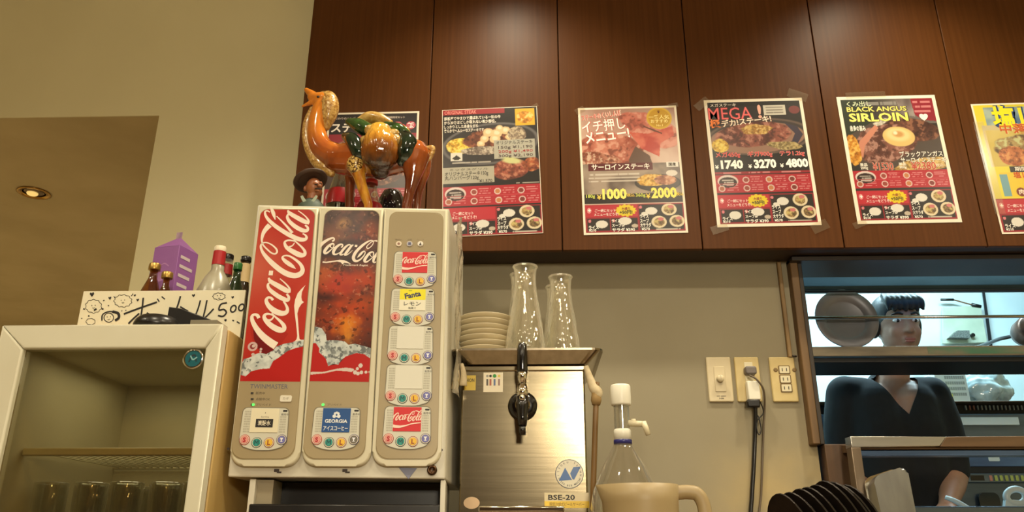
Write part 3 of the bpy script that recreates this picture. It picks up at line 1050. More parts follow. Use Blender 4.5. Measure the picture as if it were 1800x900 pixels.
def module(lane, TL, TR, card, cup_col=(112, 112, 176)):
    n0 = PN
    a, b = Vector(MF.uv(*TL, n0 + .002)), Vector(MF.uv(*TR, n0 + .002))
    k = (b - a).length
    X = (b - a).normalized()
    o3 = MF.p(a.x, a.y, 0)
    F = Frame(o3, MF.X * X.x + MF.Y * X.y, MF.Y * X.x - MF.X * X.y)
    G = lambda x, y: (x * k, -y * k)
    out = rpoly([G(-0.01, 0), G(1.0, 0), G(1.02, 0.72), G(0.93, 0.85), G(0.70, 0.925), G(0.30, 0.925), G(0.07, 0.85), G(-0.02, 0.72)], (.10 * k, .10 * k, .06 * k, .04 * k, .1 * k, .1 * k, .04 * k, .06 * k), 4)
    big = [(q[0] + (q[0] - .5 * k) * 0.022, q[1] + (q[1] + .45 * k) * 0.026) for q in out]
    m = MB()
    m.prism(big, n0, n0 + 0.0016, F, mat_edge)
    m.prism(out, n0, n0 + 0.002, F, m_plate, 0.0005, seg=1)
    for sx in (0.04, 0.83):
        for i in range(5):
            for j in range(9):
                if sx > .5 and j < 2: continue
                if i < 4 or True:
                    x, y = (sx + 0.028 * i) * k, -(0.07 + 0.055 * j) * k
                    m.sheet([(x, y), (x + 0.017 * k, y), (x + 0.017 * k, y - 0.038 * k), (x, y - 0.038 * k)], n0 + 0.0021, F, mat_dots)
    m.sheet(rrect(0.875 * k, -0.085 * k, 0.975 * k, -0.045 * k, .015 * k, 3), n0 + 0.0023, F, flat((24, 20, 18)))
    m.text('販売中', 0.925 * k, -0.145 * k, 0.04 * k, F, flat((60, 54, 48)), n0 + 0.0022)
    po = m.build('selection_panel', lane_objs[lane])
    # the flavour card
    m = MB()
    c0, c1, d0, d1 = 0.185 * k, 0.80 * k, -0.015 * k, -0.545 * k
    nn = n0 + 0.002
    cx, cy, cw = (c0 + c1) / 2, (d0 + d1) / 2, c1 - c0
    if card == 'cola':
        m.box(c0, c1, d1, d0, nn, nn + 0.0012, flat((206, 30, 38)), fr=F)
        nz = nn + 0.0016
        f16 = lambda x, y: (c0 + (x - 125) / (900 - 125) * cw, d0 + (y - 100) / 700 * (d1 - d0))
        logo(m, F, f16(262, 285), f16(868, 470), HOOK, LASTA, nz, flat((244, 214, 200)), (c0, c1), 1.1)
        m.sheet([f16(*p) for p in ((125, 610), (200, 630), (330, 640), (480, 622), (620, 575), (760, 548), (892, 540), (892, 566), (720, 585), (580, 620), (430, 680), (300, 710), (180, 706), (125, 696))], nz + 0.0004, F, flat((244, 214, 200)))
    elif card == 'lemon':
        m.box(c0, c1, d1, d0, nn, nn + 0.0012, flat((232, 228, 206)), fr=F)
        m.box(c0, c1, cy - 0.0 * k, d0, nn, nn + 0.0014, flat((232, 222, 20)), fr=F)
        m.text('Fanta', cx, d0 - 0.14 * k, 0.13 * k, F, flat((34, 40, 90)), nn + 0.0016, 0.035, rot=0.22)
        m.box(cx - 0.10 * k, cx - 0.02 * k, d0 - 0.05 * k, d0 - 0.035 * k, nn, nn + 0.0016, flat((70, 130, 60)), fr=F)
        m.text('レモン', cx, cy - 0.10 * k, 0.085 * k, F, flat((60, 62, 60)), nn + 0.0016, 0.01, sx=1.25)
        m.text('無果汁', cx, cy - 0.21 * k, 0.045 * k, F, flat((60, 62, 60)), nn + 0.0016)
    elif card == 'coffee':
        m.box(c0, c1, d1, d0, nn, nn + 0.0012, flat((16, 74, 138)), fr=F)
        wk = flat((226, 230, 232))
        for dx, dy, rr_ in ((0, 0, .05), (-.05, -.03, .04), (.05, -.03, .04), (0, .045, .03), (-.035, .03, .03), (.035, .03, .03)):
            m.sheet(circle(cx + dx * k, d0 - 0.15 * k + dy * k, rr_ * k, 12), nn + 0.0015 + abs(dx) * 0.002, F, wk)
        m.sheet(circle(cx, d0 - 0.15 * k, .022 * k, 10), nn + 0.0018, F, flat((16, 74, 138)))
        m.text('GEORGIA', cx, d0 - 0.285 * k, 0.075 * k, F, wk, nn + 0.0016, 0.03, wid=0.50 * k)
        m.text('アイスコーヒー', cx, d0 - 0.445 * k, 0.085 * k, F, wk, nn + 0.0016, 0.02, wid=0.54 * k)
    elif card == 'water':
        m.box(c0, c1, d1, d0, nn, nn + 0.0012, flat((226, 218, 188)), fr=F)
        m.box(cx - 0.19 * k, cx + 0.19 * k, d0 - 0.42 * k, d0 - 0.235 * k, nn, nn + 0.0015, flat((30, 26, 22)), fr=F)
        m.text('炭酸水', cx, d0 - 0.325 * k, 0.085 * k, F, flat((222, 214, 190)), nn + 0.0017, 0.02, wid=0.28 * k)
        m.text('Sparkling', cx, d0 - 0.185 * k, 0.035 * k, F, flat((120, 110, 90)), nn + 0.0015)
        m.sheet(circle(cx, d0 - 0.10 * k, 0.012 * k, 8), nn + 0.0015, F, flat((90, 82, 66)))
    else:
        m.box(c0, c1, d1, d0, nn, nn + 0.0012, flat((218, 216, 202)), fr=F)
    m.build('flavour_card', po)
    for nm, (x, y), fill, ink in BT:
        if nm == 'cup': fill = cup_col
        c = G(x, y)
        m = MB()
        r = 0.115 * k
        m.prism(circle(c[0], c[1], r, 28), n0, n0 + 0.0032, F, flat(ink) if nm != 'cup' else flat((70, 66, 110)), 0.0006, seg=1)
        m.prism(circle(c[0], c[1], r * 0.88, 28), n0, n0 + 0.0036, F, m_ring)
        m.prism(circle(c[0], c[1], r * 0.76, 28), n0, n0 + 0.0042, F, flat(fill), 0.0006, seg=1)
        if nm == 'cup':
            m.sheet([(c[0] + p * r, c[1] + q * r) for p, q in ((-.34, .36), (.34, .36), (.10, -.05), (.10, -.24), (.28, -.40), (-.28, -.40), (-.10, -.24), (-.10, -.05))], n0 + 0.0045, F, flat(ink))
        elif nm == 'M':
            h_ = r * .43
            m.sheet([(c[0] + p * h_, c[1] + q * h_) for p, q in ((-1, -1), (-1, 1), (-.5, 1), (0, .15), (.5, 1), (1, 1), (1, -1), (.55, -1), (.55, .3), (.12, -.5), (-.12, -.5), (-.55, .3), (-.55, -1))], n0 + 0.0045, F, flat(ink))
        else:
            m.text(nm, c[0], c[1], r * 0.86, F, flat(ink), n0 + 0.0045, 0.018 if nm == 'M' else 0.045)
        m.build('size_button', po)


mat_edge = mat('module_edge', (120, 112, 92), 0.5)
mat_dots = mat('module_dots', (168, 164, 146), 0.5)
module(0, (428.8, 716.4), (508, 717.4), 'water')
module(1, (554, 716), (633, 717), 'coffee', (110, 104, 92))
module(2, (694.7, 442), (766.7, 443), 'cola')
module(2, (689.9, 507), (763.2, 508), 'lemon')
module(2, (685.5, 572.5), (760.7, 573.5), 'blank')
module(2, (681.7, 641), (759, 642), 'blank')
module(2, (678, 714), (757.2, 715), 'cola')

# ---- small lettering, lamps and fittings on the front
m = MB()
NN = PN + 0.0003
u_, v_ = MF.uv(473, 679, NN)
m.text('TWINMASTER', u_, v_, 0.0098, MF, flat((92, 92, 112)), NN, 0.0, wid=MF.uv(506, 679)[0] - MF.uv(440.5, 679)[0])
for py, s_ in ((691, '販売中'), (701.5, '点検中OK'), (711.5, 'プリペイド')):
    a_ = MF.uv(441, py, NN)
    m.box(a_[0], a_[0] + 0.0055, a_[1] - 0.0018, a_[1] + 0.0018, NN, NN + 0.0012, flat((44, 40, 34)), fr=MF)
    m.text(s_, a_[0] + 0.010, a_[1], 0.0048, MF, flat((96, 84, 64)), NN, align='L')
m.build('status_markings', lane_objs[0])
for px, py, ln in ((445.5, 711.5, 0), (568, 711.5, 1)):
    m = MB()
    a_ = MF.uv(px, py, NN)
    m.sheet(circle(a_[0], a_[1], 0.003, 10), NN + 0.0014, MF, mat('green_indicator', (80, 230, 90), 0.3, emit=1.5))
    m.build('indicator_light', lane_objs[ln])
m = MB()
a_ = MF.uv(575, 711.5, NN)
m.text('プリペイド', a_[0], a_[1], 0.0046, MF, flat((110, 98, 76)), NN, align='L')
m.build('status_markings', lane_objs[1])
m = MB()
a_, b_ = MF.uv(493, 695, NN), MF.uv(512.5, 706.5, NN)
m.prism(rrect(a_[0], b_[1], b_[0], a_[1], 0.003, 4), NN, NN + 0.002, MF, flat((224, 218, 200)), 0.0005)
m.text('カギ', (a_[0] + b_[0]) / 2, (a_[1] + b_[1]) / 2, 0.005, MF, flat((150, 140, 120)), NN + 0.0023)
m.build('white_sticker', lane_objs[0])
m = MB()
for i, (px, c, g) in enumerate(((701, (222, 208, 186), (150, 110, 90)), (720, (176, 176, 188), (90, 90, 120)), (739, (226, 220, 210), (70, 60, 52)))):
    a_ = MF.uv(px, 429, NN)
    m.prism(circle(a_[0], a_[1], 0.0066, 20), NN, NN + 0.0022, MF, flat(c), 0.0006)
    if i == 0: m.prism(circle(a_[0], a_[1], 0.003, 12), NN, NN + 0.0026, MF, flat(g))
    elif i == 1: m.box(a_[0] - .003, a_[0] + .003, a_[1] - .003, a_[1] + .003, NN, NN + 0.0026, flat(g), fr=MF)
    else: m.prism([(a_[0] - .003, a_[1] - .004), (a_[0] + .003, a_[1] - .004), (a_[0], a_[1] + .004)], NN, NN + 0.0026, MF, flat(g))
    t_ = MF.uv(px, 421.5, NN)
    m.text(('売切れ', '点検', 'カップ')[i], t_[0], t_[1], 0.004, MF, flat((130, 116, 88)), NN)
m.build('service_icons', lane_objs[2])
# lower rail: screws, slots, blue pointer, lock
for px, py in ((523, 790), (650, 789), (776, 791), (401.5, 789)):
    a_ = MF.uv(px, py)
    m = MB()
    m.prism(circle(a_[0], a_[1], 0.0028, 12), 0, 0.002, MF, flat((60, 46, 34), 0.4))
    m.build('screw', mc)
for px, py in ((488, 828), (608, 828)):
    a_ = MF.uv(px, py)
    m = MB()
    x_, y_ = a_
    m.prism([(x_ - .007, y_ - .002), (x_ - .001, y_ - .002), (x_ - .001, y_ - .004), (x_ + .008, y_ - .004), (x_ + .008, y_ - .001), (x_ + .003, y_ - .001), (x_ + .003, y_ + .004), (x_ - .007, y_ + .004)], 0, 0.0012, MF, flat((58, 44, 34)))
    m.build('catch', mc)
m = MB()
m.prism(U([(701, 822), (733, 823), (718, 842)], MF, .002), 0, 0.0016, MF, flat((128, 132, 158)), 0.0004)
m.build('blue_pointer_sticker', mc)
m = MB()
a_ = MF.uv(759.5, 826, 0.006)
ML = Matrix((MF.X, MF.Y, MF.N)).transposed()
m.lathe([(0.0105, 0.0), (0.0105, 0.006), (0.009, 0.009), (0.006, 0.0095), (0.0055, 0.007), (0.0, 0.007)], mat('lock_metal', (84, 62, 44), 0.28, 1.0), MF.p(a_[0], a_[1], 0), 24, ML)
m.box(a_[0] - .0008, a_[0] + .0008, a_[1] - .003, a_[1] + .003, 0.007, 0.0074, m_black, fr=MF)
m.build('lock', mc)

# ================================================================ DISPLAY FRIDGE AND WHAT STANDS ON IT
m_fr = mat('fridge_cream', (212, 208, 186), 0.4, col2=(204, 198, 174), scale=(4, 4, 4))
m_fr_side = mat('fridge_side', (196, 166, 104), 0.5, col2=(184, 152, 92), scale=(4, 4, 4))
m_fr_in = mat('fridge_lining', (190, 180, 148), 0.6, col2=(180, 170, 138), scale=(4, 4, 4))
m_pane = glass('tinted_pane', (222, 214, 190), (120, 110, 84), 0.25, 0.03, 0.08, 0.05)
FX0, FX1, FZ, FY = -1.10, -0.640, 1.427, 1.55
fg = thing('display_fridge', 'cream glass-door display fridge left of the drink dispenser', 'fridge', ((FX0 + FX1) / 2, 1.8, 0))
m = MB()
yb = FY + 0.048
m.box(FX0 + .004, FX0 + 0.03, yb, 2.06, 0.02, FZ, m_fr_side, 0.003)
m.box(FX1 - 0.03, FX1 - .004, yb, 2.06, 0.02, FZ, m_fr_side, 0.003)
m.box(FX0 + .03, FX1 - 0.03, yb, 2.06, FZ - 0.03, FZ, m_fr_side)
m.box(FX0 + .03, FX1 - 0.03, 2.03, 2.06, 0.02, FZ - 0.03, m_fr_in)
m.box(FX0 + .03, FX1 - 0.03, yb, 2.03, 0.0, 0.12, m_fr_side)
m.build('cabinet', fg)
m = MB()
m.box(FX0 + .0302, FX0 + .034, yb + .01, 2.029, 0.13, FZ - .035, m_fr_in)
m.box(FX1 - .034, FX1 - .0302, yb + .01, 2.029, 0.13, FZ - .035, m_fr_in)
m.box(FX0 + .035, FX1 - .035, yb + .01, 2.029, FZ - .036, FZ - .0305, m_fr_in)
m.build('lining', fg)
# grooved gasket edge between door and cabinet
m = MB()
for i in range(3):
    y0 = FY + 0.030 + i * 0.006
    mm = m_fr_side if i % 2 == 0 else m_fr
    xa, xb, za, zb_ = FX0 + .006, FX1 - .004 - 0.002 * i, 0.10, FZ - 0.004
    m.box(xa, xa + .03, y0, y0 + .004, za, zb_, mm); m.box(xb - .03, xb, y0, y0 + .004, za, zb_, mm)
    m.box(xa + .03, xb - .03, y0, y0 + .004, zb_ - .03, zb_, mm); m.box(xa + .03, xb - .03, y0, y0 + .004, za, za + .03, mm)
m.build('gasket', fg)
FD = wall_frame(FY)
gl0, gl1, gt = W(40, 612, FY).x, W(361, 612, FY).x, W(200, 612, FY).z - 1.0
zt = FZ - 1.0
zb = -0.88
gb = -0.80
dr = None
stile = [[(FX0, zb), (gl0, gb), (gl0, gt), (FX0, zt)], [(gl1, gb), (FX1, zb), (FX1, zt), (gl1, gt)], [(FX0, zt), (gl0, gt), (gl1, gt), (FX1, zt)], [(FX0, zb), (FX1, zb), (gl1, gb), (gl0, gb)]]
for i, q in enumerate(stile):
    m = MB()
    c = np.mean(np.array(q), axis=0)
    m.prism([tuple(c + (np.array(p) - c) * 0.9985) for p in q], -0.028, 0.0, FD, m_fr, 0.004, seg=3)
    m.build('door_rail' if i > 1 else 'door_stile', fg)
m = MB(); m.box(gl0, gl1, gb, gt, -0.016, -0.012, m_pane, fr=FD); m.build('glass_pane', fg)
m = MB()
bc = FD.uv(337, 629)
FDL = Matrix((FD.X, FD.Y, FD.N)).transposed()
m.lathe([(0.021, -0.0118), (0.022, -0.009), (0.020, -0.006), (0.017, -0.006)], mat('badge_chrome', (210, 205, 190), 0.15, 1.0), FD.p(bc[0], bc[1], 0), 32, FDL, caps=False)
m.prism(circle(bc[0], bc[1], 0.0165, 28), -0.0115, -0.007, FD, flat((34, 92, 100), 0.25))
m.ribbon([(bc[0] - .008, bc[1] - .007, .003), (bc[0] - .002, bc[1] + .006, .004), (bc[0] + .004, bc[1] + .006, .003), (bc[0] + .007, bc[1] - .006, .003)], FD, -0.0066, flat((14, 44, 50)))
m.ribbon([(bc[0] - .006, bc[1] + .006, .0025), (bc[0], bc[1] - .002, .003), (bc[0] + .008, bc[1] + .003, .0025)], FD, -0.0065, flat((120, 170, 170)))
m.build('badge', fg)
# shelf: front lip and wires
m_wire = mat('white_wire', (196, 188, 156), 0.4)
z_s = W(200, 795, 1.66).z
m = MB()
m.box(FX0 + .036, FX1 - .036, 1.645, 1.66, z_s - .008, z_s + .008, m_wire, 0.003)
so = m.build('shelf', fg)
m = MB(); m.tube([(FX0 + .036, 2.02, z_s), (FX1 - .036, 2.02, z_s)], .003, m_wire, 6); m.build('shelf_bar', fg)
w0 = None
for i in range(22):
    x = FX0 + .05 + i * (FX1 - FX0 - .1) / 21
    if w0 is None:
        m = MB(); m.tube([(x, 1.66, z_s + .002), (x, 2.02, z_s + .002)], 0.0016, m_wire, 5)
        w0 = m.build('shelf_wire', so); w0x = x
    else:
        c = w0.copy(); COL.objects.link(c); c.location.x = x - w0x
m = MB(); m.box(FX0 + .036, FX1 - .036, 1.64, 2.02, 0.900, 0.908, m_wire); m.build('lower_shelf', fg)
# glasses on the lower shelf, seen dimly through the pane
m_gl = glass('drinking_glass', (225, 225, 215), (230, 230, 215), 0.5, 0.12)
gx = [(-1.02, 1.70), (-0.94, 1.71), (-0.86, 1.70), (-0.78, 1.71), (-0.705, 1.70), (-0.98, 1.82), (-0.90, 1.83), (-0.82, 1.82), (-0.74, 1.83)]
fl_ = bpy.data.lights.new('fridge_fill', 'AREA'); fl_.size = 0.3; fl_.energy = 0.8; fl_.color = (0.95, 1.0, 0.92)  # added fill light without a fixture, brightens the fridge interior
flo = bpy.data.objects.new('fridge_fill', fl_); flo.location = (-0.87, 1.80, FZ - 0.045); COL.objects.link(flo)
pg = None
for i, (x, y) in enumerate(gx):
    if pg is None:
        m = MB()
        m.lathe([(0.0, 0.0), (0.026, 0.0), (0.028, 0.01), (0.034, 0.215), (0.033, 0.217), (0.0315, 0.213), (0.026, 0.018), (0.0, 0.015)], m_gl, seg=28)
        pg = m.build('beer_glass')
        pg.location = (x, y, 0.908)
        tag(pg, 'tall clear beer glass inside the fridge, leftmost in the front row', 'glass', 'glasses inside the display fridge')
    else:
        c = pg.copy(); COL.objects.link(c); c.location = (x, y, 0.908)
        c['label'] = 'tall clear beer glass inside the fridge, %s in the %s row' % ((('leftmost', 'second from left', 'middle one', 'second from right', 'rightmost')[i], 'front') if i < 5 else (('leftmost', 'second from left', 'second from right', 'rightmost')[i - 5], 'back'))

# hand-drawn sign standing on the fridge
FS = wall_frame(1.665)
sq = U([(147, 512), (440, 509.5)], FS)
sx0, sx1, sz1 = sq[0][0], -0.646, sq[0][1]
sg = thing('bottle_price_sign', 'long white hand-drawn board with doodles and 500 in black marker on top of the fridge', 'sign', (-0.85, 1.67, FZ))
m = MB(); m.box(sx0, sx1, FZ - 1.0, sz1, -0.006, 0.0, mat('sign_card', (226, 218, 190), 0.6), 0.0008, fr=FS); m.build('board', sg)
m_ink = flat((24, 20, 18), 0.6)
C4 = lambda x, y: FS.uv(100 + x / 4.286, 390 + y / 4.286)
pxs = FS.uv(301, 540)[0] - FS.uv(300, 540)[0]


def stroke(mb, pts, wd, closed=False):
    P_ = [C4(*p) + (wd / 4.286 * pxs,) for p in pts]
    if closed: P_ = P_ + [P_[0]]
    mb.ribbon(P_, FS, 0.0006 + 0.00001 * (len(mb.bm.verts) % 37), m_ink, 4)


CH = [[([(505, 695), (620, 652), (755, 605)], 15), ([(652, 572), (645, 640), (635, 708)], 13), ([(622, 690), (580, 728), (540, 768)], 14), ([(678, 685), (710, 706)], 12), ([(758, 580), (772, 602)], 9), ([(790, 563), (815, 584)], 9)],
      [([(932, 560), (918, 610), (903, 655), (895, 700)], 13), ([(930, 640), (990, 675)], 12)],
      [([(1082, 592), (1066, 650), (1048, 697)], 12), ([(1132, 590), (1118, 660), (1104, 728), (1140, 700), (1182, 655)], 12)],
      [([(1282, 610), (1236, 622), (1222, 664), (1258, 660), (1277, 684), (1252, 712), (1214, 706)], 13)],
      [([(1330 + 20 * math.cos(a) + 6 * math.sin(a), 655 - 25 * math.sin(a)) for a in np.linspace(0, 6.28, 10)], 12)],
      [([(1391 + 20 * math.cos(a) + 6 * math.sin(a), 645 - 25 * math.sin(a)) for a in np.linspace(0, 6.28, 10)], 12)],
      [([(1180, 752), (1192, 744)], 10)], [([(1262, 742), (1276, 738), (1270, 750)], 10)], [([(1322, 742), (1336, 746)], 10)], [([(1356, 752), (1378, 766)], 10)]]
for ch_ in CH:
    m = MB()
    for pts, wd in ch_: stroke(m, pts, wd)
    m.build('marker_letter', sg)
for cx, cy, r in ((265, 548, 18), (400, 576, 12), (588, 555, 9), (610, 590, 11), (1030, 556, 13), (1325, 570, 11), (490, 672, 5), (520, 668, 5), (390, 632, 6), (188, 728, 5)):
    m = MB(); m.sheet([C4(cx + a * r, cy + b * r) for a, b in ((0, 1), (-.9, -.1), (-.75, -.8), (-.2, -.75), (0, -.35), (.3, -.95), (.85, -.9), (.95, -.2))], 0.0007, FS, m_ink); m.build('heart' if r > 8 else 'ink_dot', sg)


def fuzzy(cx, cy, rx, ry, n, amp, wd=4):
    pts = []
    for i in range(n * 2):
        a = math.pi * i / n
        k = 1 + (amp if i % 2 else -amp)
        pts.append((cx + rx * k * math.cos(a), cy + ry * k * math.sin(a)))
    stroke(m, pts, wd, True)


EX = {277: [([(340, 655), (352, 660)], 12), ([(200, 655), (212, 660)], 10), ([(350, 596), (360, 590)], 10), ([(245, 705), (238, 714)], 12), ([(280, 668), (300, 655)], 14)],
      498: [([(430, 560), (440, 578)], 5), ([(575, 540), (562, 560)], 5)], 392: [([(340, 745), (345, 700), (385, 678), (425, 676)], 10), ([(420, 676), (462, 690), (468, 722), (440, 745)], 20)]}
for cx, cy, rx, ry, n_, am, wd in ((277, 636, 60, 50, 10, .06, 4), (498, 596, 66, 46, 11, .07, 4), (1222, 562, 46, 26, 9, .08, 4), (255, 752, 34, 24, 7, .06, 4), (392, 722, 36, 34, 12, 0.0, 6)):
    m = MB()
    fuzzy(cx, cy, rx, ry, n_, am, wd)
    if cx != 255:
        stroke(m, [(cx - 14, cy - 8), (cx - 10, cy - 2)], 5); stroke(m, [(cx + 12, cy - 10), (cx + 14, cy - 3)], 5); stroke(m, [(cx - 8, cy + 12), (cx, cy + 16), (cx + 10, cy + 10)], 4)
    for pts, w__ in EX.get(cx, []): stroke(m, pts, w__)
    m.build('doodle', sg)

# black lid, black tray, grey card, pens in front of the sign
q = W(275, 561, 1.60)
m = MB()
m.lathe([(0.0, 0.030), (0.028, 0.031), (0.037, 0.028), (0.044, 0.020), (0.047, 0.012), (0.047, 0.0), (0.040, 0.0)], m_black, (0, 0, 0), 40)
o = m.build('black_dish'); o.location = (q.x, 1.607, FZ)
tag(o, 'round upturned black plastic dish in front of the hand-drawn sign', 'dish')
m = MB()
F_ = Frame((0, 0, 0), (1, 0, 0), (0, 0, 1))
pa = [W(x, y, 1.625) for x, y in ((300, 541), (321, 544), (372, 563), (372, 569), (294, 569))]
x0 = sum(p.x for p in pa) / 5
pl = [(p.x - x0, max(p.z - FZ, 0.0)) for p in pa]
pl[-1] = (pl[-1][0], 0); pl[-2] = (pl[-2][0], 0)
m.prism(pl, 0.004, -0.026, F_, m_black, 0.002)
o = m.build('black_tray'); o.location = (x0, 1.620, FZ)
tag(o, 'slanted black plastic tray leaning before the sign, beside the round black dish', 'tray')
q = W(368, 566, 1.585)
m = MB(); m.box(-0.028, 0.028, -0.02, 0.02, 0.0, 0.010, mat('grey_card', (120, 112, 92), 0.6), 0.001)
o = m.build('grey_box'); o.location = (q.x, 1.577, FZ); tag(o, 'flat grey-brown card box at the front right corner of the fridge top', 'box')
q = W(34, 567, 1.60)
m = MB(); m.tube([(-0.02, 0, 0.006), (0.018, 0.004, 0.006)], 0.0055, m_black, 10)
m.tube([(0.018, 0.004, 0.006), (0.09, 0.012, 0.005)], 0.0035, mat('pen_barrel', (206, 196, 160), 0.4), 10)
o = m.build('marker_pen'); o.location = (q.x, 1.60, FZ); tag(o, 'black-capped marker pen lying on the left of the fridge top', 'pen')


def bottle(name, label, px, ytop, D, prof, m_body, cap=None, extra=None, group=None, seg=32):
    """prof in metres from the base; scaled in height so that the top meets photo row ytop"""
    q = W(px, ytop, D)
    H = q.z - FZ
    t = thing(name, label, 'bottle', (q.x, D, FZ), group)
    k = H / prof[-1][1] if not cap else (H - cap[0]) / prof[-1][1]
    mb = MB(); mb.lathe([(r, z * k) for r, z in prof], m_body, (q.x, D, FZ), seg); mb.build('glass_body', t)
    if cap:
        h, r, mc_ = cap
        mb = MB(); mb.lathe([(r * .98, H - h * 1.15), (r, H - h), (r, H - 0.002), (r * .9, H), (0, H)], mc_, (q.x, D, FZ), 28); mb.build('cap', t)
    for nm, rr, z0, z1, mm in (extra or []):
        mb = MB(); mb.lathe([(r_, z_ * H) for r_, z_ in zip((rr[0], rr[1]), (z0, z1))], mm, (q.x, D, FZ), 28, caps=nm == 'liquor'); mb.build(nm, t)
    return t


m_amber = glass('amber_glass', (196, 150, 84), (96, 60, 20), 0.7, 0.08)
m_liq = mat('amber_liquor', (120, 74, 20), 0.1, spec=0.6)
m_goldcap = mat('gold_cap', (176, 144, 76), 0.3, 0.8)
pb = [(0.0, 0.0), (0.036, 0.0), (0.038, 0.004), (0.038, 0.095), (0.034, 0.112), (0.022, 0.138), (0.0125, 0.158), (0.0115, 0.18)]
bottle('liquor_bottle', 'amber liquor bottle with gold cap, taller of two by the purple carton', 273, 464, 1.745, [(r * .8, z) for r, z in pb], m_amber, (0.014, 0.0135, m_goldcap), [('liquor', (0.028, 0.028), 0.02, 0.5, m_liq)])
bottle('liquor_bottle', 'small amber bottle with gold cap, the shorter one against the purple carton', 295, 479, 1.694, [(r * .58, z) for r, z in pb], m_amber, (0.013, 0.0125, m_goldcap), [('liquor', (0.020, 0.020), 0.02, 0.5, m_liq)])
# carton
m_pur = mat('purple_carton', (150, 96, 160), 0.45, col2=(138, 84, 150), scale=(8, 8, 8))
m_pur2 = mat('purple_carton_side', (176, 150, 160), 0.5, col2=(140, 110, 140), scale=(60, 60, 40))
q = W(302, 437, 1.80)
ch = q.z - FZ
hw = 0.036
rid = W(308, 418, 1.815).z - FZ
t = thing('drink_carton', 'purple gable-top drink carton behind the amber bottles', 'carton', (q.x + .004, 1.82, FZ))
t.rotation_euler = (0, 0, R(-14))
_loc[t.name] = Vector((0, 0, 0))
m = MB()
m.box(-hw, hw, -hw, hw, 0, ch, m_pur, 0.001)
m.build('carton_body', t)
m = MB()
m._add([(-hw, -hw, ch), (hw, -hw, ch), (hw, hw, ch), (-hw, hw, ch), (-hw * .2, 0, rid), (hw * .2, 0, rid), (0, -hw, ch + .002), (0, hw, ch + .002)], [(0, 1, 5, 4), (2, 3, 4, 5), (1, 2, 5), (3, 0, 4)], m_pur)
m.build('gable_top', t)
m = MB(); m.box(-hw * .22, hw * .22, -.0012, .0012, rid - .004, rid + 0.016, m_pur2); m.build('top_fin', t)
m = MB()
Fc = Frame((hw + .0002, 0, 0), (0, 1, 0), (0, 0, 1))
for i in range(9):
    m.box(-hw * .75, hw * (.2 + .5 * ((i * 37 % 10) / 10)), ch * (.90 - i * .09) - .004, ch * (.90 - i * .09) + .004, 0, .0004, flat((206, 190, 190)), fr=Fc)
m.build('side_print', t)
m = MB()
Fc = Frame((0, -hw - .0002, 0), (1, 0, 0), (0, 0, 1))
m.sheet(circle(-.006, ch * .70, .010, 18, .013), .0004, Fc, flat((176, 124, 178)))
m.ribbon([(-.014, ch * .8, .003), (.0, ch * .83, .003), (.014, ch * .8, .003)], Fc, .0005, flat((176, 124, 178)))
m.build('front_print', t)

m_frost = mat('frosted_glass', (168, 162, 142), 0.28, spec=0.6, col2=(150, 142, 120), scale=(12, 12, 20))
m_redcap = mat('red_foil', (170, 34, 40), 0.3)
m_whitecap = mat('white_cap', (226, 214, 184), 0.35)
ps = [(0.0, 0.0), (0.040, 0.0), (0.042, 0.005), (0.042, 0.11), (0.040, 0.130), (0.026, 0.165), (0.0145, 0.185), (0.013, 0.235)]
bottle('spirit_bottle', 'frosted bottle with red neck foil and white cap behind the sign', 388, 434, 1.73, ps, m_frost, (0.012, 0.0135, m_whitecap), [('neck_foil', (0.0150, 0.0142), 0.80, 0.945, m_redcap)])
bottle('spirit_bottle', 'clear bottle with dark stopper half hidden behind the frosted bottle', 402, 448, 1.90, [(r * .72, z) if r > .02 else (r, z) for r, z in ps], m_gl, (0.012, 0.0135, m_black), [('neck_foil', (0.0150, 0.0142), 0.80, 0.90, m_redcap)])
m_green = glass('green_glass', (60, 120, 50), (18, 60, 20), 0.8, 0.06, base=0.35)
bottle('green_bottle', 'small green glass bottle standing between frosted bottle and dispenser', 419, 463, 1.80, [(r * .78, z) for r, z in pb], m_green, (0.016, 0.0105, mat('green_cap', (40, 100, 44), 0.3)))
bottle('brown_bottle', 'brown bottle with cream neck label and black cap tucked behind the dispenser edge', 433, 452, 1.98, [(r * .72, z) if r > .02 else (r, z) for r, z in ps], glass('brown_glass', (110, 80, 40), (50, 36, 16), 0.8, 0.06, base=0.4), (0.012, 0.014, m_black), [('neck_label', (0.0152, 0.0145), 0.76, 0.93, flat((196, 170, 120)))])

# ================================================================ ON TOP OF THE DISPENSER
MT = W(600, 363, 1.668).z + 0.001
MT = max((MF.p(*U([(453, 360)], MF)[0])).z, (MF.p(*U([(790, 367)], MF)[0])).z)
m_glaze = bpy.data.materials.new('amber_glaze')
m_glaze.use_nodes = True
nt = m_glaze.node_tree
b = nt.nodes['Principled BSDF']
b.inputs['Roughness'].default_value = 0.12
b.inputs['Coat Weight'].default_value = 0.6
b.inputs['Coat Roughness'].default_value = 0.05
tc = nt.nodes.new('ShaderNodeTexCoord')
sp = nt.nodes.new('ShaderNodeSeparateXYZ')
nt.links.new(tc.outputs['Object'], sp.inputs[0])
nz = nt.nodes.new('ShaderNodeTexNoise'); nz.inputs['Scale'].default_value = 22; nz.inputs['Detail'].default_value = 4
nt.links.new(tc.outputs['Object'], nz.inputs['Vector'])
ad = nt.nodes.new('ShaderNodeMath'); ad.operation = 'MULTIPLY_ADD'; ad.inputs[1].default_value = 0.16
nt.links.new(nz.outputs['Fac'], ad.inputs[0]); nt.links.new(sp.outputs['Z'], ad.inputs[2])
mr = nt.nodes.new('ShaderNodeMapRange'); mr.inputs['From Min'].default_value = 0.20; mr.inputs['From Max'].default_value = 0.40
nt.links.new(ad.outputs[0], mr.inputs[0])
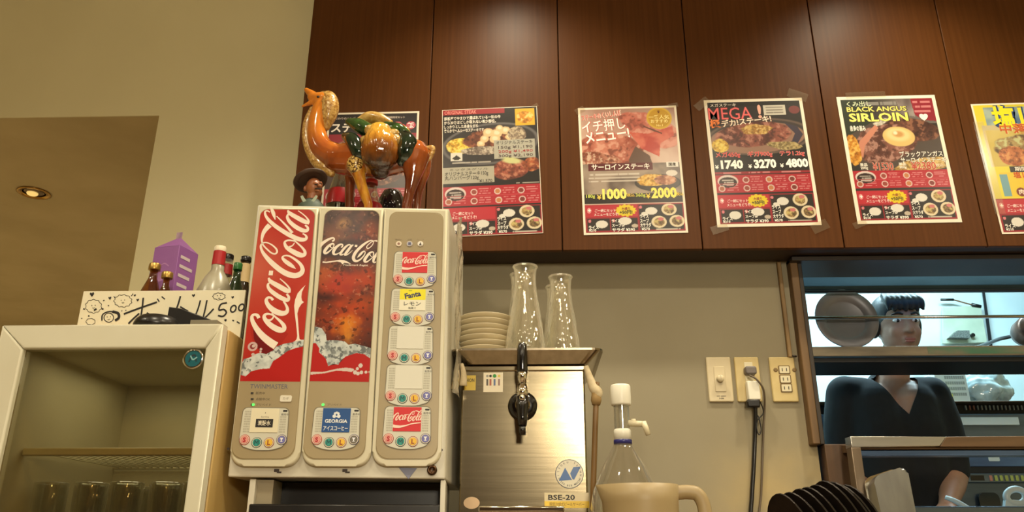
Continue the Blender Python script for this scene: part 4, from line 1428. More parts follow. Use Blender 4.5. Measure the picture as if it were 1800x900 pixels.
rp = nt.nodes.new('ShaderNodeValToRGB')
rp.color_ramp.elements[0].color = rgba((98, 44, 22)); rp.color_ramp.elements[1].color = rgba((206, 122, 36))
e = rp.color_ramp.elements.new(0.45); e.color = rgba((162, 82, 34))
nt.links.new(mr.outputs[0], rp.inputs[0]); nt.links.new(rp.outputs[0], b.inputs['Base Color'])

m_mane = mat('mane_glaze', (206, 168, 96), 0.25, col2=(150, 104, 44), scale=(150, 150, 150), detail=2, bump=0.9, coat=0.4)
m_tuft = mat('tuft_glaze', (214, 178, 100), 0.25, col2=(92, 58, 20), scale=(190, 190, 190), detail=1, bump=0.9, coat=0.4, ramp=(0.48, 0.56))
m_gglaze = mat('green_glaze', (58, 92, 40), 0.12, col2=(20, 44, 24), scale=(40, 40, 40), coat=0.6)
m_dgreen = mat('dark_green_glaze', (24, 46, 30), 0.12, col2=(14, 26, 18), scale=(50, 50, 50), coat=0.6)
m_ruffle = mat('cream_glaze', (206, 172, 104), 0.2, col2=(160, 120, 54), scale=(70, 70, 70), bump=0.6, coat=0.5)
m_bag = bpy.data.materials.new('bag_glaze'); m_bag.use_nodes = True
nt = m_bag.node_tree; b = nt.nodes['Principled BSDF']
b.inputs['Roughness'].default_value = 0.15; b.inputs['Coat Weight'].default_value = 0.6
tc = nt.nodes.new('ShaderNodeTexCoord'); sp = nt.nodes.new('ShaderNodeSeparateXYZ'); nt.links.new(tc.outputs['Object'], sp.inputs[0])
nz = nt.nodes.new('ShaderNodeTexNoise'); nz.inputs['Scale'].default_value = 40; nt.links.new(tc.outputs['Object'], nz.inputs['Vector'])
ad = nt.nodes.new('ShaderNodeMath'); ad.operation = 'MULTIPLY_ADD'; ad.inputs[1].default_value = 0.06
nt.links.new(nz.outputs['Fac'], ad.inputs[0]); nt.links.new(sp.outputs['Z'], ad.inputs[2])
mr = nt.nodes.new('ShaderNodeMapRange'); mr.inputs['From Min'].default_value = 0.185; mr.inputs['From Max'].default_value = 0.325
nt.links.new(ad.outputs[0], mr.inputs[0])
rp = nt.nodes.new('ShaderNodeValToRGB')
rp.color_ramp.elements[0].color = rgba((46, 24, 14)); rp.color_ramp.elements[1].color = rgba((214, 168, 62))
e = rp.color_ramp.elements.new(0.35); e.color = rgba((140, 78, 22))
e = rp.color_ramp.elements.new(0.6); e.color = rgba((196, 138, 44))
wv = nt.nodes.new('ShaderNodeTexNoise'); wv.inputs['Scale'].default_value = 1.0; wv.inputs['Detail'].default_value = 3
mpg = nt.nodes.new('ShaderNodeMapping'); mpg.inputs['Scale'].default_value = (85, 60, 26)
nt.links.new(tc.outputs['Object'], mpg.inputs[0]); nt.links.new(mpg.outputs[0], wv.inputs['Vector'])
bpn = nt.nodes.new('ShaderNodeBump'); bpn.inputs['Strength'].default_value = 0.8; bpn.inputs['Distance'].default_value = 0.006
nt.links.new(wv.outputs['Fac'], bpn.inputs['Height']); nt.links.new(bpn.outputs[0], b.inputs['Normal'])
nt.links.new(mr.outputs[0], rp.inputs[0]); nt.links.new(rp.outputs[0], b.inputs['Base Color'])

CD = 1.83
E4 = lambda x, y, d=0.0: W(500 + x / 3.914, 140 + y / 3.914, CD + d)
ks = 0.000378
cbase = E4(600, 860)
cm = thing('camel_figurine', 'glazed amber ceramic camel with saddle bags standing on top of the drink dispenser', 'figurine', (cbase.x, CD, MT))


def T3(mb, pts, rad, mm, flat_=1.0, seg=16):
    """tube through crop points (x, y[, depth]) with radii in crop pixels; rounded ends"""
    P_ = [tuple(E4(*p)) + (r * ks,) for p, r in zip(pts, rad)]
    S = spline(P_, 6)
    mb.tube([p[:3] for p in S], [max(p[3], 0.0005) for p in S], mm, seg, flat_=flat_)
    mb.ell(S[0][:3], S[0][3] * .98, mm, None, seg, 8); mb.ell(S[-1][:3], S[-1][3] * .98, mm, None, seg, 8)


def down(p):  # foot resting on the dispenser top
    return Vector((p.x, p.y, MT))


m = MB()
T3(m, [(360, 545), (470, 545), (620, 555), (780, 540), (900, 500)], [104, 118, 120, 108, 92], m_glaze)
T3(m, [(345, 530), (275, 490), (235, 425), (222, 340), (235, 250), (255, 170)], [98, 86, 74, 66, 62, 52], m_glaze)
T3(m, [(268, 135), (225, 130), (190, 120)], [52, 46, 34], m_glaze)
T3(m, [(198, 108), (168, 85), (150, 70)], [32, 24, 17], m_glaze)
T3(m, [(200, 152), (160, 168), (124, 184)], [26, 15, 9], m_glaze)
T3(m, [(275, 120), (262, 138)], [14, 14], m_glaze)
for pts, rad, dz in (([(490, 585, -.022), (512, 650, -.026), (528, 715, -.028), (552, 790, -.028), (578, 860, -.028)], [66, 46, 36, 34, 30], -.028),
                     ([(450, 600, .022), (455, 680, .026), (450, 760, .026), (448, 860, .026)], [60, 42, 34, 32], .026),
                     ([(905, 520, -.022), (890, 610, -.026), (880, 690, -.028), (862, 770, -.028), (842, 860, -.028)], [96, 76, 50, 36, 34], -.028),
                     ([(940, 520, .022), (945, 620, .026), (935, 700, .026), (915, 780, .026), (905, 860, .026)], [80, 62, 42, 34, 32], .026)):
    T3(m, pts, rad, m_glaze)
    a = E4(*pts[-1]); f = down(a)
    m.tube([a, (a + f) / 2, f + Vector((0, 0, .004))], [rad[-1] * ks, rad[-1] * ks * .9, rad[-1] * ks * 1.25], m_glaze, 16)
    m.ell(f + Vector((-.004, 0, .009)), (0.016, 0.013, 0.0092), m_glaze)
m_ochre = mat('ochre_glaze', (196, 140, 44), 0.12, col2=(150, 78, 26), scale=(60, 60, 22), coat=0.6)
_x0, _x1, _z0 = E4(440, 700).x, E4(640, 700).x, E4(520, 610).z
fuse(m, 'body', m_glaze, 0.0026, 3, cm, [m_glaze, m_ochre], lambda c: 1 if c.y < CD - .010 and c.z < _z0 and _x0 < c.x < _x1 else 0)
m = MB()
T3(m, [(188, 200, 0), (158, 290, 0), (150, 385, 0), (178, 490, 0), (240, 580, 0), (322, 645, 0)], [18, 28, 30, 36, 42, 28], m_mane, 0.9)
fuse(m, 'throat_mane', m_mane, 0.0024, 2, cm)
m = MB()
T3(m, [(268, 112), (305, 130), (312, 190), (300, 260), (290, 325)], [36, 56, 66, 56, 28], m_mane)
fuse(m, 'crest', m_mane, 0.0024, 2, cm)
m = MB()
T3(m, [(488, 578, -.032), (495, 612, -.034)], [60, 44], m_tuft)
fuse(m, 'leg_tuft', m_tuft, 0.0024, 1, cm)
m = MB()
T3(m, [(985, 470, -.01), (1020, 470, -.012), (1012, 520, -.012), (985, 560, -.012)], [16, 18, 16, 10], m_mane)
fuse(m, 'tail', m_mane, 0.0024, 1, cm)
m = MB()
for s in (-1, 1):
    T3(m, [(655, 385, .034 * s), (658, 470, .044 * s), (660, 550, .040 * s), (660, 620, .026 * s)], [96, 130, 122, 70], m_bag)
fuse(m, 'saddle_bag', m_bag, 0.0026, 2, cm)
m = MB()
for x, y, r in ((555, 420, 32), (545, 470, 28), (590, 350, 36), (690, 340, 34), (740, 380, 36), (770, 420, 34), (760, 370, 28), (640, 335, 34)):
    m.ell(E4(x, y, -.046), r * 1.15 * ks, m_ruffle, None, 14, 8)
fuse(m, 'ruffle', m_ruffle, 0.0024, 2, cm)
m = MB()
T3(m, [(520, 285, -.004), (580, 262, -.004), (650, 270, -.004), (720, 300, -.004)], [30, 44, 44, 32], m_ruffle)
T3(m, [(780, 335, -.006), (830, 350, -.006), (850, 380, -.006)], [28, 30, 22], m_ruffle)
fuse(m, 'hump_cloth', m_ruffle, 0.0024, 2, cm)
m = MB()
T3(m, [(445, 290, -.018), (510, 315, -.024), (580, 350, -.03), (640, 330, -.022)], [28, 50, 52, 32], m_gglaze)
T3(m, [(700, 315, -.014), (780, 345, -.018), (835, 375, -.018)], [30, 48, 36], m_gglaze)
fuse(m, 'saddle_leaf', m_gglaze, 0.0024, 1, cm)
m = MB()
T3(m, [(420, 390, -.020), (470, 420, -.036), (510, 500, -.042), (525, 550, -.034)], [30, 52, 50, 26], m_dgreen)
fuse(m, 'saddle_pad', m_dgreen, 0.0024, 1, cm)
m = MB()
T3(m, [(815, 395, -.024), (850, 440, -.040), (835, 515, -.042), (805, 570, -.034)], [54, 66, 62, 30], m_dgreen)
fuse(m, 'saddle_pad', m_dgreen, 0.0024, 1, cm)
m = MB()
T3(m, [(158, 146), (170, 146), (184, 148)], [5, 8, 8], flat((44, 26, 18)))
m.build('mouth', cm)
m = MB()
m.ell(E4(232, 118, -.018), (.0042, .002, .003), flat((30, 18, 12), .15)); m.build('eye', cm)
m = MB()
T3(m, [(262, 150, -.018), (275, 128, -.020), (268, 112, -.016)], [9, 12, 5], m_mane)
fuse(m, 'ear', m_mane, .0018, 1, cm)

# cowboy bust
m_skin_p = mat('painted_skin', (150, 92, 54), 0.4, col2=(128, 72, 40), scale=(30, 30, 30))
m_hat = mat('brown_hat', (66, 42, 26), 0.6, col2=(48, 30, 20), scale=(20, 20, 20))
m_shirt_p = mat('teal_shirt', (70, 84, 70), 0.6, col2=(50, 62, 54), scale=(30, 30, 30))
G6 = lambda x, y, d=0.0: W(510 + x / 7.2, 290 + y / 7.2, 1.79 + d)
bs = thing('cowboy_bust', 'small painted bust of a man in a brown brimmed hat and teal shirt', 'figurine', (G6(300, 400).x, 1.79, MT))
kk = 0.000205
m = MB()
hc = G6(300, 285)
m.ell(hc, (0.019, 0.021, 0.025), m_skin_p)
m.ell(G6(345, 350), (0.0125, 0.014, 0.012), m_skin_p)
m.tube([G6(300, 340), G6(285, 420), G6(280, 500)], [0.013, 0.014, 0.017], m_skin_p)
m.ell(G6(375, 268, -.014), (0.006, 0.006, 0.005), m_skin_p)
m.ell(G6(385, 255, -.010), (0.005, 0.007, 0.010), m_skin_p)
m.ell(G6(345, 325, -.018), (0.007, 0.004, 0.003), m_skin_p)
m.ell(G6(190, 300, -.006), (0.004, 0.006, 0.008), m_skin_p)
m.ell(G6(320, 235, -.018), (0.008, 0.005, 0.003), m_skin_p)
m.ell(G6(382, 228, -.014), (0.005, 0.005, 0.003), m_skin_p)
fuse(m, 'head', m_skin_p, 0.0014, 2, bs)
m = MB()
for x, y in ((330, 248), (385, 240)):
    m.ell(G6(x, y, -.0195 if x < 350 else -.0165), (0.004, 0.002, 0.0012), flat((26, 18, 14)))
m.ell(G6(352, 300, -.0205), (0.009, 0.003, 0.0022), flat((40, 24, 16)))
m.build('face_paint', bs)
m = MB()
tilt = Matrix.Rotation(R(-22), 3, 'Y') @ Matrix.Rotation(R(-14), 3, 'X')
m.lathe([(0.0, 0.032), (0.014, 0.033), (0.022, 0.028), (0.025, 0.006), (0.036, 0.0), (0.042, 0.003), (0.043, 0.006), (0.036, 0.004), (0.026, 0.004)], m_hat, G6(262, 215, 0.004), 32, tilt)
m.build('hat', bs)
m = MB()
b0 = G6(280, 480)
m.tube([Vector((b0.x, 1.79, MT)), Vector((b0.x, 1.79, b0.z - .012)), Vector((b0.x, 1.79, b0.z + .006))], [0.036, 0.034, 0.018], m_shirt_p, 24)
m.build('shirt', bs)
m = MB()
for s in (-1, 1):
    m.ribbon([(s * .019, .006, .006), (s * .012, -.006, .008), (s * .003, -.016, .004)], Frame(Vector((b0.x, 1.79 - .030, b0.z)), (1, 0, 0), (0, 0, 1)), 0, flat((150, 160, 140)))
m.build('collar', bs)

# soft drink bottles behind the camel
m_cola = mat('dark_cola', (26, 14, 10), 0.08, spec=0.6)
m_clear = glass('bottle_glass', (222, 226, 214), (150, 160, 140), 0.5, 0.12)
m_label = mat('red_label', (170, 36, 40), 0.3, col2=(150, 28, 32), scale=(30, 30, 30))
CPF = [(0.0, 0.0), (0.024, 0.0), (0.027, 0.006), (0.026, 0.030), (0.0235, 0.050), (0.028, 0.085), (0.028, 0.105), (0.021, 0.135), (0.0135, 0.160), (0.0125, 0.185)]


def soda(label, px, py, D, kz=1.0):
    cpf = [(r * 1.25, z) for r, z in CPF]
    q = W(px, py, D)
    t = thing('soda_bottle', label, 'bottle', (q.x, D, MT))
    c = (q.x, D, MT)
    m = MB(); m.lathe([(r, z * kz) for r, z in cpf], m_clear, c, 32); m.build('glass_body', t)
    m = MB(); m.lathe([(0.0, 0.003)] + [(r * .93, max(z * kz, .003)) for r, z in cpf[1:7]] + [(0.0, 0.106 * kz)], m_cola, c, 28); m.build('drink', t)
    m = MB(); m.lathe([(0.0358, 0.088 * kz), (0.0358, 0.106 * kz), (0.0315, 0.120 * kz)], m_label, c, 32, caps=False); m.build('label_band', t)
    m = MB(); m.lathe([(0.0175, 0.180 * kz), (0.0175, 0.192 * kz), (0.012, 0.195 * kz), (0, 0.195 * kz)], flat((180, 40, 40), .3), c, 24); m.build('cap', t)
    return t


soda('glass cola bottle with red label beside the cowboy bust', 599, 330, 1.95, 1.42)
soda('glass cola bottle with red label seen between the camel front legs', 652, 335, 1.93, 1.0)
m = MB()
q = W(689, 345, 2.0)
m.lathe([(0.0, 0.0), (0.034, 0.0), (0.041, 0.03), (0.041, 0.105), (0.035, 0.105)], flat((150, 34, 36), .3), (0, 0, 0), 32)
o = thing('black_jar', 'glossy black speckled jar with red base under the camel belly', 'jar', (q.x, 2.0, MT))
_loc[o.name] = Vector((0, 0, 0))
m2 = MB(); m2.lathe([(0.036, 0.105), (0.041, 0.112), (0.042, 0.12), (0.038, 0.160), (0.028, 0.182), (0.024, 0.190), (0.0, 0.190)], mat('speckled_black', (14, 14, 16), 0.08, col2=(200, 200, 200), scale=(170, 170, 170), detail=1, ramp=(0.70, 0.74), coat=0.6), (0, 0, 0), 36)
m.build('red_base', o); m2.build('jar_body', o)

# ================================================================ MENU POSTERS ON THE CABINET DOORS
m_paper = mat('poster_paper', (226, 216, 196), 0.45)
m_gloss_print = print_mat('poster_print', 0.3)
m_tape = glass('clear_tape', (252, 250, 244), (200, 186, 150), 0.25, 0.06, 0.2, 0.06)
FC = wall_frame(YC)


class Poster:
    def __init__(s, name, label, px, asp_fix=None, border=0.02, bg=(20, 16, 16), nx=190, sag=0):
        c = [np.array(FC.uv(*p, 0.002)) for p in px]           # TL TR BR BL
        ctr = sum(c) / 4
        X = (c[1] + c[2] - c[0] - c[3]) / 2
        s.w = np.linalg.norm(X)
        s.h = np.linalg.norm((c[0] + c[1] - c[3] - c[2]) / 2)
        a = math.atan2(X[1], X[0])
        s.t = thing(name, label, 'poster', FC.p(ctr[0], ctr[1] - s.h / 2, 0.001), 'menu posters on the overhead cabinet')
        o = FC.p(*(ctr - s.h / 2 * np.array([-math.sin(a), math.cos(a)]) - s.w / 2 * np.array([math.cos(a), math.sin(a)])))
        s.F = Frame(o, (math.cos(a), 0, math.sin(a)), (-math.sin(a), 0, math.cos(a)))
        m = MB(); m.box(0, s.w, 0, s.h, 0.0006, 0.0014, m_paper, fr=s.F); m.build('paper', s.t)
        s.b = border
        s.iw, s.ih = s.w * (1 - 2 * border), s.h - 2 * border * s.w
        s.cv = Canvas(nx, int(nx * s.ih / s.iw), s.iw / s.ih, bg)
        s.k = 0
        s.q = []

    def xy(s, u, v): return s.b * s.w + u * s.iw, s.b * s.w + (1 - v) * s.ih

    def text(s, t, u, v, h, col, bold=0.01, align='C', wid=None, rot=0.0, sx=1.0, out=None, outw=0.03, shear=0):
        """h as a share of the poster height, wid as a share of its width"""
        x, y = s.xy(u, v)
        w_ = wid * s.iw if wid else None
        s.k += 1
        s.m = MB()
        s.q.append(s.m)
        if out is not None:
            s.m.text(t, x, y, h * s.ih, s.F, flat(out), 0.00185 + s.k * 1e-6, bold + outw, rot, align, w_ * 1.02 if w_ else None, shear, sx)
        s.m.text(t, x, y, h * s.ih, s.F, flat(col), 0.0021 + s.k * 1e-6, bold, rot, align, w_, shear, sx)

    def done(s):
        x0, y0 = s.xy(0, 1)
        x1, y1 = s.xy(1, 0)
        print_grid('printed_picture', s.F, x0, x1, y0, y1, 16 + s.cv.img * .82, m_gloss_print, 0.0017, s.t)
        for q_ in s.q: q_.build('lettering', s.t)

    def tape(s, spots):
        for u, v, w_, h_, a in spots:
            m = MB()
            x, y = u * s.w, (1 - v) * s.h
            c, k = math.cos(a), math.sin(a)
            q = [(x + p * w_ * c - r * h_ * k, y + p * w_ * k + r * h_ * c) for p, r in ((-.5, -.5), (.5, -.5), (.5, .5), (-.5, .5))]
            m.sheet(q, 0.0026, s.F, m_tape)
            m.build('tape', s.t)


def meat(cv, cu, cv_, ru, rv, dark, mid, lite, seed, rot=0, wob=0.12, sc=16):
    mk = cv.emask(cu, cv_, ru, rv, rot, wob, seed, 0.06)
    n1, n2 = vnoise(cv.u * cv.asp, cv.v, sc, seed, 4), vnoise(cv.u * cv.asp, cv.v, sc * 3, seed + 5, 3)
    base = mix(dark, mid, np.clip((n1 - .3) / .35, 0, 1)[..., None])
    cv.put(mk, base)
    cv.put(mk * np.clip((n2 - .55) / .12, 0, 1) * .8, lite)
    cv.put(mk * np.clip((.40 - n2) / .1, 0, 1) * .6, np.array(dark) * .6)


def lines(cv, u0, u1, v, h, col, seed, fill=.6):
    """rows of fine print too small to read"""
    n = vnoise(cv.u * cv.asp + seed, cv.v * .01 + seed, 60, seed, 2)
    cv.put(((cv.u > u0) & (cv.u < u1) & (np.abs(cv.v - v) < h / 2)) * np.clip((n - (1 - fill) * .75) / .1, 0, 1) * .8, col)


def band(P, v0, v1):
    """the red strip of sauces: a dark oval and six small dishes"""
    cv = P.cv
    cv.rect(0.0, v0, 1, v1, (176, 26, 40))
    h = v1 - v0
    cv.ell(.13, v0 + h * .36, .11, h * .36, (226, 206, 200))
    cv.ell(.13, v0 + h * .42, .095, h * .30, (40, 24, 22))
    for i, (u, r) in enumerate(((.32, .3), (.56, .3), (.80, .3), (.06, .76), (.32, .76), (.57, .76), (.81, .76))):
        cv.ell(u, v0 + h * r, .036, .026, (226, 196, 190))
        cv.ell(u, v0 + h * r, .026, .018, ((150, 60, 50), (196, 120, 70), (120, 40, 36), (170, 90, 60))[i % 4])
        for k in range(3):
            lines(cv, u + .05, u + .17, v0 + h * (r - .16 + .12 * k), .007, (226, 150, 150), 30 + i * 3 + k, .55)
    cv.rect(0, v0 + h * .49, 1, v0 + h * .51, (206, 70, 80))
    for k in range(3):
        lines(cv, .07, .19, v0 + h * (.30 + .12 * k), .010, (220, 210, 200), 70 + k, .7)


def foot(P, v0, burst=True, row=True):
    """set-meal block along the bottom edge"""
    cv = P.cv
    h = 1 - v0
    cv.rect(0, v0, 1, 1, (150, 22, 34))
    cv.rect(.005, v0 + .004, .53, v0 + h * .44, (190, 32, 46))
    cv.rect(.02, v0 + h * .50, .245, .985, (28, 20, 18))
    cv.rect(.26, v0 + h * .50, .525, .985, (28, 20, 18))
    cv.rect(.545, v0 + .006, .985, .985, (26, 20, 18))
    cv.ell(.045, v0 + h * .20, .022, .022, (236, 150, 150))
    wh = (232, 226, 214)
    cv.ell(.165, v0 + h * .70, .062, h * .14, wh)
    cv.ell(.40, v0 + h * .60, .068, h * .14, wh)
    cv.ell(.495, v0 + h * .78, .034, h * .07, (196, 180, 160))
    cv.ell(.67, v0 + h * .26, .062, h * .14, wh)
    cv.ell(.60, v0 + h * .36, .034, h * .07, wh)
    for i, (u, v) in enumerate(((.85, .22), (.74, .66), (.92, .64))):
        cv.ell(u, v0 + h * v, .078, h * .22, (232, 214, 176))
        meat(cv, u, v0 + h * v, .055, h * .15, (96, 70, 40), (176, 140, 80), (214, 196, 120), 50 + i, sc=22)
        cv.ell(u + .02, v0 + h * (v - .10), .03, h * .06, (206, 110, 110))
    for u, v in ((.045, .58), (.285, .58), (.565, .12)):
        cv.ell(u, v0 + h * v, .016, .012, (226, 120, 130))
    if burst:
        mk = np.hypot((cv.u - .415) / .10, (cv.v - (v0 + h * .22)) / (h * .21))
        a = np.arctan2((cv.v - (v0 + h * .22)) / h, (cv.u - .415) * 2)
        cv.put((mk < 1 + .06 * np.sign(np.sin(a * 14))).astype(float), (236, 206, 20))
        P.text('大盛り', .415, v0 + h * .16, .016, (140, 40, 30), .02)
        P.text('+50円!', .415, v0 + h * .29, .024, (40, 30, 20), .03, wid=.13)
    P.text('ご一緒にセット', .10, v0 + h * .22, .020, (240, 220, 214), .01, 'L', wid=.21)
    P.text('メニューをどうぞ!', .09, v0 + h * .36, .020, (240, 220, 214), .01, 'L', wid=.25)
    P.text('+', .045, v0 + h * .20, .030, (250, 236, 230), .03)
    P.text('ライス', .03, v0 + h * .82, .024, (240, 236, 226), .02, 'L', wid=.10)
    P.text('¥210', .03, v0 + h * .92, .018, (240, 236, 226), .02, 'L')
    P.text('ライス', .265, v0 + h * .60, .020, (240, 236, 226), .02, 'L', wid=.085)
    P.text('スープor', .265, v0 + h * .76, .020, (240, 236, 226), .02, 'L', wid=.13)
    P.text('サラダ ¥390', .265, v0 + h * .92, .022, (240, 236, 226), .02, 'L')
    P.text('ライス', .55, v0 + h * .46, .024, (240, 236, 226), .02, 'L', wid=.09)
    P.text('スープ', .55, v0 + h * .62, .024, (240, 236, 226), .02, 'L', wid=.09)
    P.text('大サラダ', .55, v0 + h * .77, .024, (240, 236, 226), .02, 'L', wid=.11)
    P.text('¥570', .56, v0 + h * .91, .020, (240, 236, 226), .02, 'L')
    lines(cv, .70, .95, v0 + h * .92, .010, (226, 220, 200), 91, .7)


def plate_oval(cv, u, v, ru, rv, rot=0, rim=(66, 60, 62), inner=(40, 36, 36)):
    cv.ell(u, v, ru, rv, rim, rot)
    cv.ell(u, v, ru * .93, rv * .9, inner, rot)


# --- 1: behind the camel
P = Poster('menu_poster', 'black and red menu poster half hidden behind the camel figurine', [(571, 199), (731, 195.5), (735, 418), (566, 421)], border=.022)
cv = P.cv
cv.rect(0, 0, 1, .17, (22, 18, 20))
cv.rect(0, .17, 1, .33, (150, 26, 44))
cv.rect(0, .33, 1, .62, (60, 40, 34))
meat(cv, .35, .30, .26, .10, (120, 60, 40), (206, 150, 110), (236, 206, 170), 4)
meat(cv, .5, .48, .40, .12, (70, 34, 24), (130, 70, 44), (180, 120, 80), 8)
band(P, .62, .78); foot(P, .785)
for u in (.78, .93): cv.ell(u, .105, .055, .034, (206, 70, 90))
P.text('ステーキ', .02, .115, .062, (236, 226, 214), .03, 'L', wid=.50)
P.text('こだわりのハンバーグ', .03, .035, .016, (226, 210, 196), .005, 'L')
P.text('期間限定セット', .66, .035, .014, (226, 210, 196), .005, 'L')
P.text('肉', .78, .105, .036, (240, 226, 226), .03); P.text('▶', .855, .105, .02, (230, 60, 70), .0); P.text('飯', .93, .105, .036, (240, 226, 226), .03)
P.text('サラダ', .30, .25, .04, (240, 214, 210), .02); P.text('100g', .36, .36, .05, (240, 226, 214), .03)
P.done()

# --- 2: original steak
P = Poster('menu_poster', 'black menu poster headed ORIGINAL STEAK to the right of the dispenser', [(776, 193.5), (945.5, 186), (953, 409.5), (779, 417)], border=.006)
cv = P.cv
cv.put(np.clip((cv.v - .25) / .2, 0, 1) * .35 * (cv.v < .47), (70, 66, 66))
cv.rect(0, .0, .66, .045, (150, 30, 36))
plate_oval(cv, .5, .29, .52, .17, -.10, (92, 88, 88), (40, 36, 36))
meat(cv, .18, .30, .15, .065, (206, 150, 30), (240, 206, 60), (250, 232, 120), 3, sc=26)
meat(cv, .52, .25, .30, .085, (70, 32, 22), (110, 54, 36), (150, 84, 56), 5, -.08)
for i, (u, v, r) in enumerate(((.48, .20, .06), (.57, .21, .06), (.66, .19, .055), (.44, .25, .05), (.55, .255, .06), (.70, .245, .045), (.40, .29, .045), (.60, .17, .045))):
    cv.ell(u, v, r, r * .62, (226, 192, 140), .2, .15, i, .15); cv.ell(u, v - .005, r * .6, r * .35, (240, 222, 184), .2, .15, i, .4)
meat(cv, .42, .345, .24, .035, (110, 92, 80), (176, 160, 140), (214, 200, 180), 6, sc=30)
meat(cv, .78, .22, .10, .06, (120, 100, 84), (180, 160, 130), (206, 190, 160), 7, sc=30)
cv.rect(.77, .015, .975, .155, (224, 170, 30)); meat(cv, .87, .085, .09, .05, (200, 120, 20), (236, 180, 50), (250, 224, 130), 9)
cv.rect(.535, .265, .965, .415, (176, 172, 156)); cv.rect(.085, .355, .205, .42, (226, 220, 206))
meat(cv, .70, .50, .20, .085, (96, 40, 30), (160, 74, 54), (200, 130, 100), 11, -.1); meat(cv, .92, .47, .10, .055, (120, 50, 30), (176, 84, 44), (206, 140, 90), 12)
cv.ell(.72, .435, .12, .03, (206, 206, 140), .2, .3, 4, .4)
cv.rect(0, .47, .53, .60, (176, 170, 150))
cv.poly([(.10, .40), (.145, .372), (.19, .40), (.165, .412), (.125, .412)], (40, 34, 28))
band(P, .625, .775); foot(P, .785, False)
P.text('ORIGINAL STEAK', .02, .022, .030, (226, 130, 120), .01, 'L', wid=.34)
for i, t_ in enumerate(('鉄板屋でやまひで選ばれている一頭の牛', 'から20食ほどしか取れない希少部位。', 'しっかりとした赤身ながら', '柔らかでヘルシーなステーキです')):
    P.text(t_, .015, .072 + .034 * i, .022, (236, 226, 210), .014, 'L', wid=(.60, .55, .36, .42)[i])
P.text('オリジナルステーキ', .75, .288, .024, (40, 34, 30), .006, wid=.38)
for i, t_ in enumerate(('150g ¥1,190', '200g ¥1,490', '300g ¥2,190')): P.text(t_, .76, .325 + .034 * i, .022, (60, 40, 36) if i != 1 else (150, 40, 40), .006, wid=.36)
P.text('ミックスグリル', .27, .49, .014, (60, 54, 46), 0, wid=.40)
P.text('オリジナルステーキ150g', .02, .523, .028, (44, 36, 30), .006, 'L', wid=.45)
P.text('丸ハンバーグ120g', .02, .555, .026, (44, 36, 30), .006, 'L', wid=.35)
P.text('¥1,570', .51, .585, .024, (44, 36, 30), .012, 'R')
lines(cv, .10, .50, .435, .010, (206, 196, 180), 15, .7)
lines(cv, .75, .99, .612, .008, (206, 196, 180), 16, .6)
P.done()
P.tape([(.98, .0, .02, .012, .5)])

# --- 3: recommended sirloin, yellow prices
P = Poster('menu_poster', 'pinkish sirloin menu poster with white headline and big yellow prices', [(1017, 190), (1192, 185), (1206, 409), (1025, 413)], border=.022, bg=(206, 170, 150))
cv = P.cv
cv.tex(np.ones_like(cv.u), (196, 150, 132), (222, 190, 172), 5, 3)
cv.put(np.clip((.16 - cv.v) / .16, 0, 1) * .6, (150, 110, 96))
meat(cv, .30, .36, .36, .16, (150, 62, 44), (206, 120, 96), (232, 170, 146), 21, .25, .2, 9)
meat(cv, .16, .42, .24, .06, (130, 60, 40), (200, 130, 104), (236, 206, 180), 22, .2, .2, 18)
meat(cv, .74, .18, .36, .12, (190, 92, 76), (216, 130, 110), (232, 160, 140), 23, .45, .15, 8)
cv.poly([(.50, .20), (.62, .34), (.80, .41), (.82, .30), (.97, .24), (.96, .16), (.70, .22)], (206, 80, 64))
cv.tex(cv.pmask([(.50, .20), (.62, .34), (.80, .41), (.82, .30), (.97, .24), (.96, .16), (.70, .22)]), (190, 62, 50), (222, 110, 88), 14, 24)
cv.poly([(.48, .43), (.56, .32), (.70, .40), (.72, .46), (.5, .5)], (96, 66, 52))
for u, v in ((.66, .15), (.72, .17), (.78, .19)): cv.poly([(u, v), (u + .07, v + .025), (u + .065, v + .035), (u - .005, v + .01)], (90, 50, 40))
cv.rect(0, .46, 1, .73, (120, 96, 84)); cv.tex((cv.v > .46) & (cv.v < .73), (90, 74, 66), (170, 150, 132), 6, 26)
cv.rect(.06, .455, .72, .515, (90, 26, 28))
plate_oval(cv, .76, .62, .24, .07, 0, (40, 34, 34), (60, 50, 46))
meat(cv, .72, .60, .18, .05, (206, 140, 40), (232, 180, 70), (240, 206, 120), 27, sc=24); meat(cv, .84, .60, .12, .04, (150, 80, 50), (206, 140, 100), (226, 176, 140), 28)
cv.ell(.91, .545, .06, .025, (226, 214, 200)); cv.rect(.865, .455, .985, .495, (236, 230, 220))
cv.rect(0, .70, 1, .775, (30, 22, 18))
cv.put(cv.emask(.83, .09, .135, .095), (226, 180, 52)); cv.put(cv.emask(.83, .09, .115, .08), (206, 154, 36))
foot(P, .785)
P.text('ステーキのくいしんぼ', .01, .075, .040, (206, 90, 80), .012, 'L', wid=.42, rot=.14, out=(236, 214, 200), outw=.02)
P.text('イチ押し', .01, .155, .078, (244, 236, 228), .012, 'L', wid=.46, rot=.10, out=(190, 80, 70), outw=.03)
P.text('メニュー!', .04, .245, .078, (244, 236, 228), .025, 'L', wid=.47, rot=.13, out=(190, 80, 70), outw=.03)
P.text('サーロインステーキ', .39, .485, .038, (240, 226, 214), .025, wid=.60)
for i in range(3): lines(cv, .06, .58, .545 + .027 * i, .012, (226, 214, 200), 31 + i, .72)
P.text('♛', .83, .035, .02, (110, 60, 20)); P.text('一番人気', .83, .08, .028, (250, 230, 150), .015); P.text('おすすめ', .83, .115, .024, (250, 230, 150), .012); P.text('No.1', .83, .15, .018, (250, 230, 150), .01)
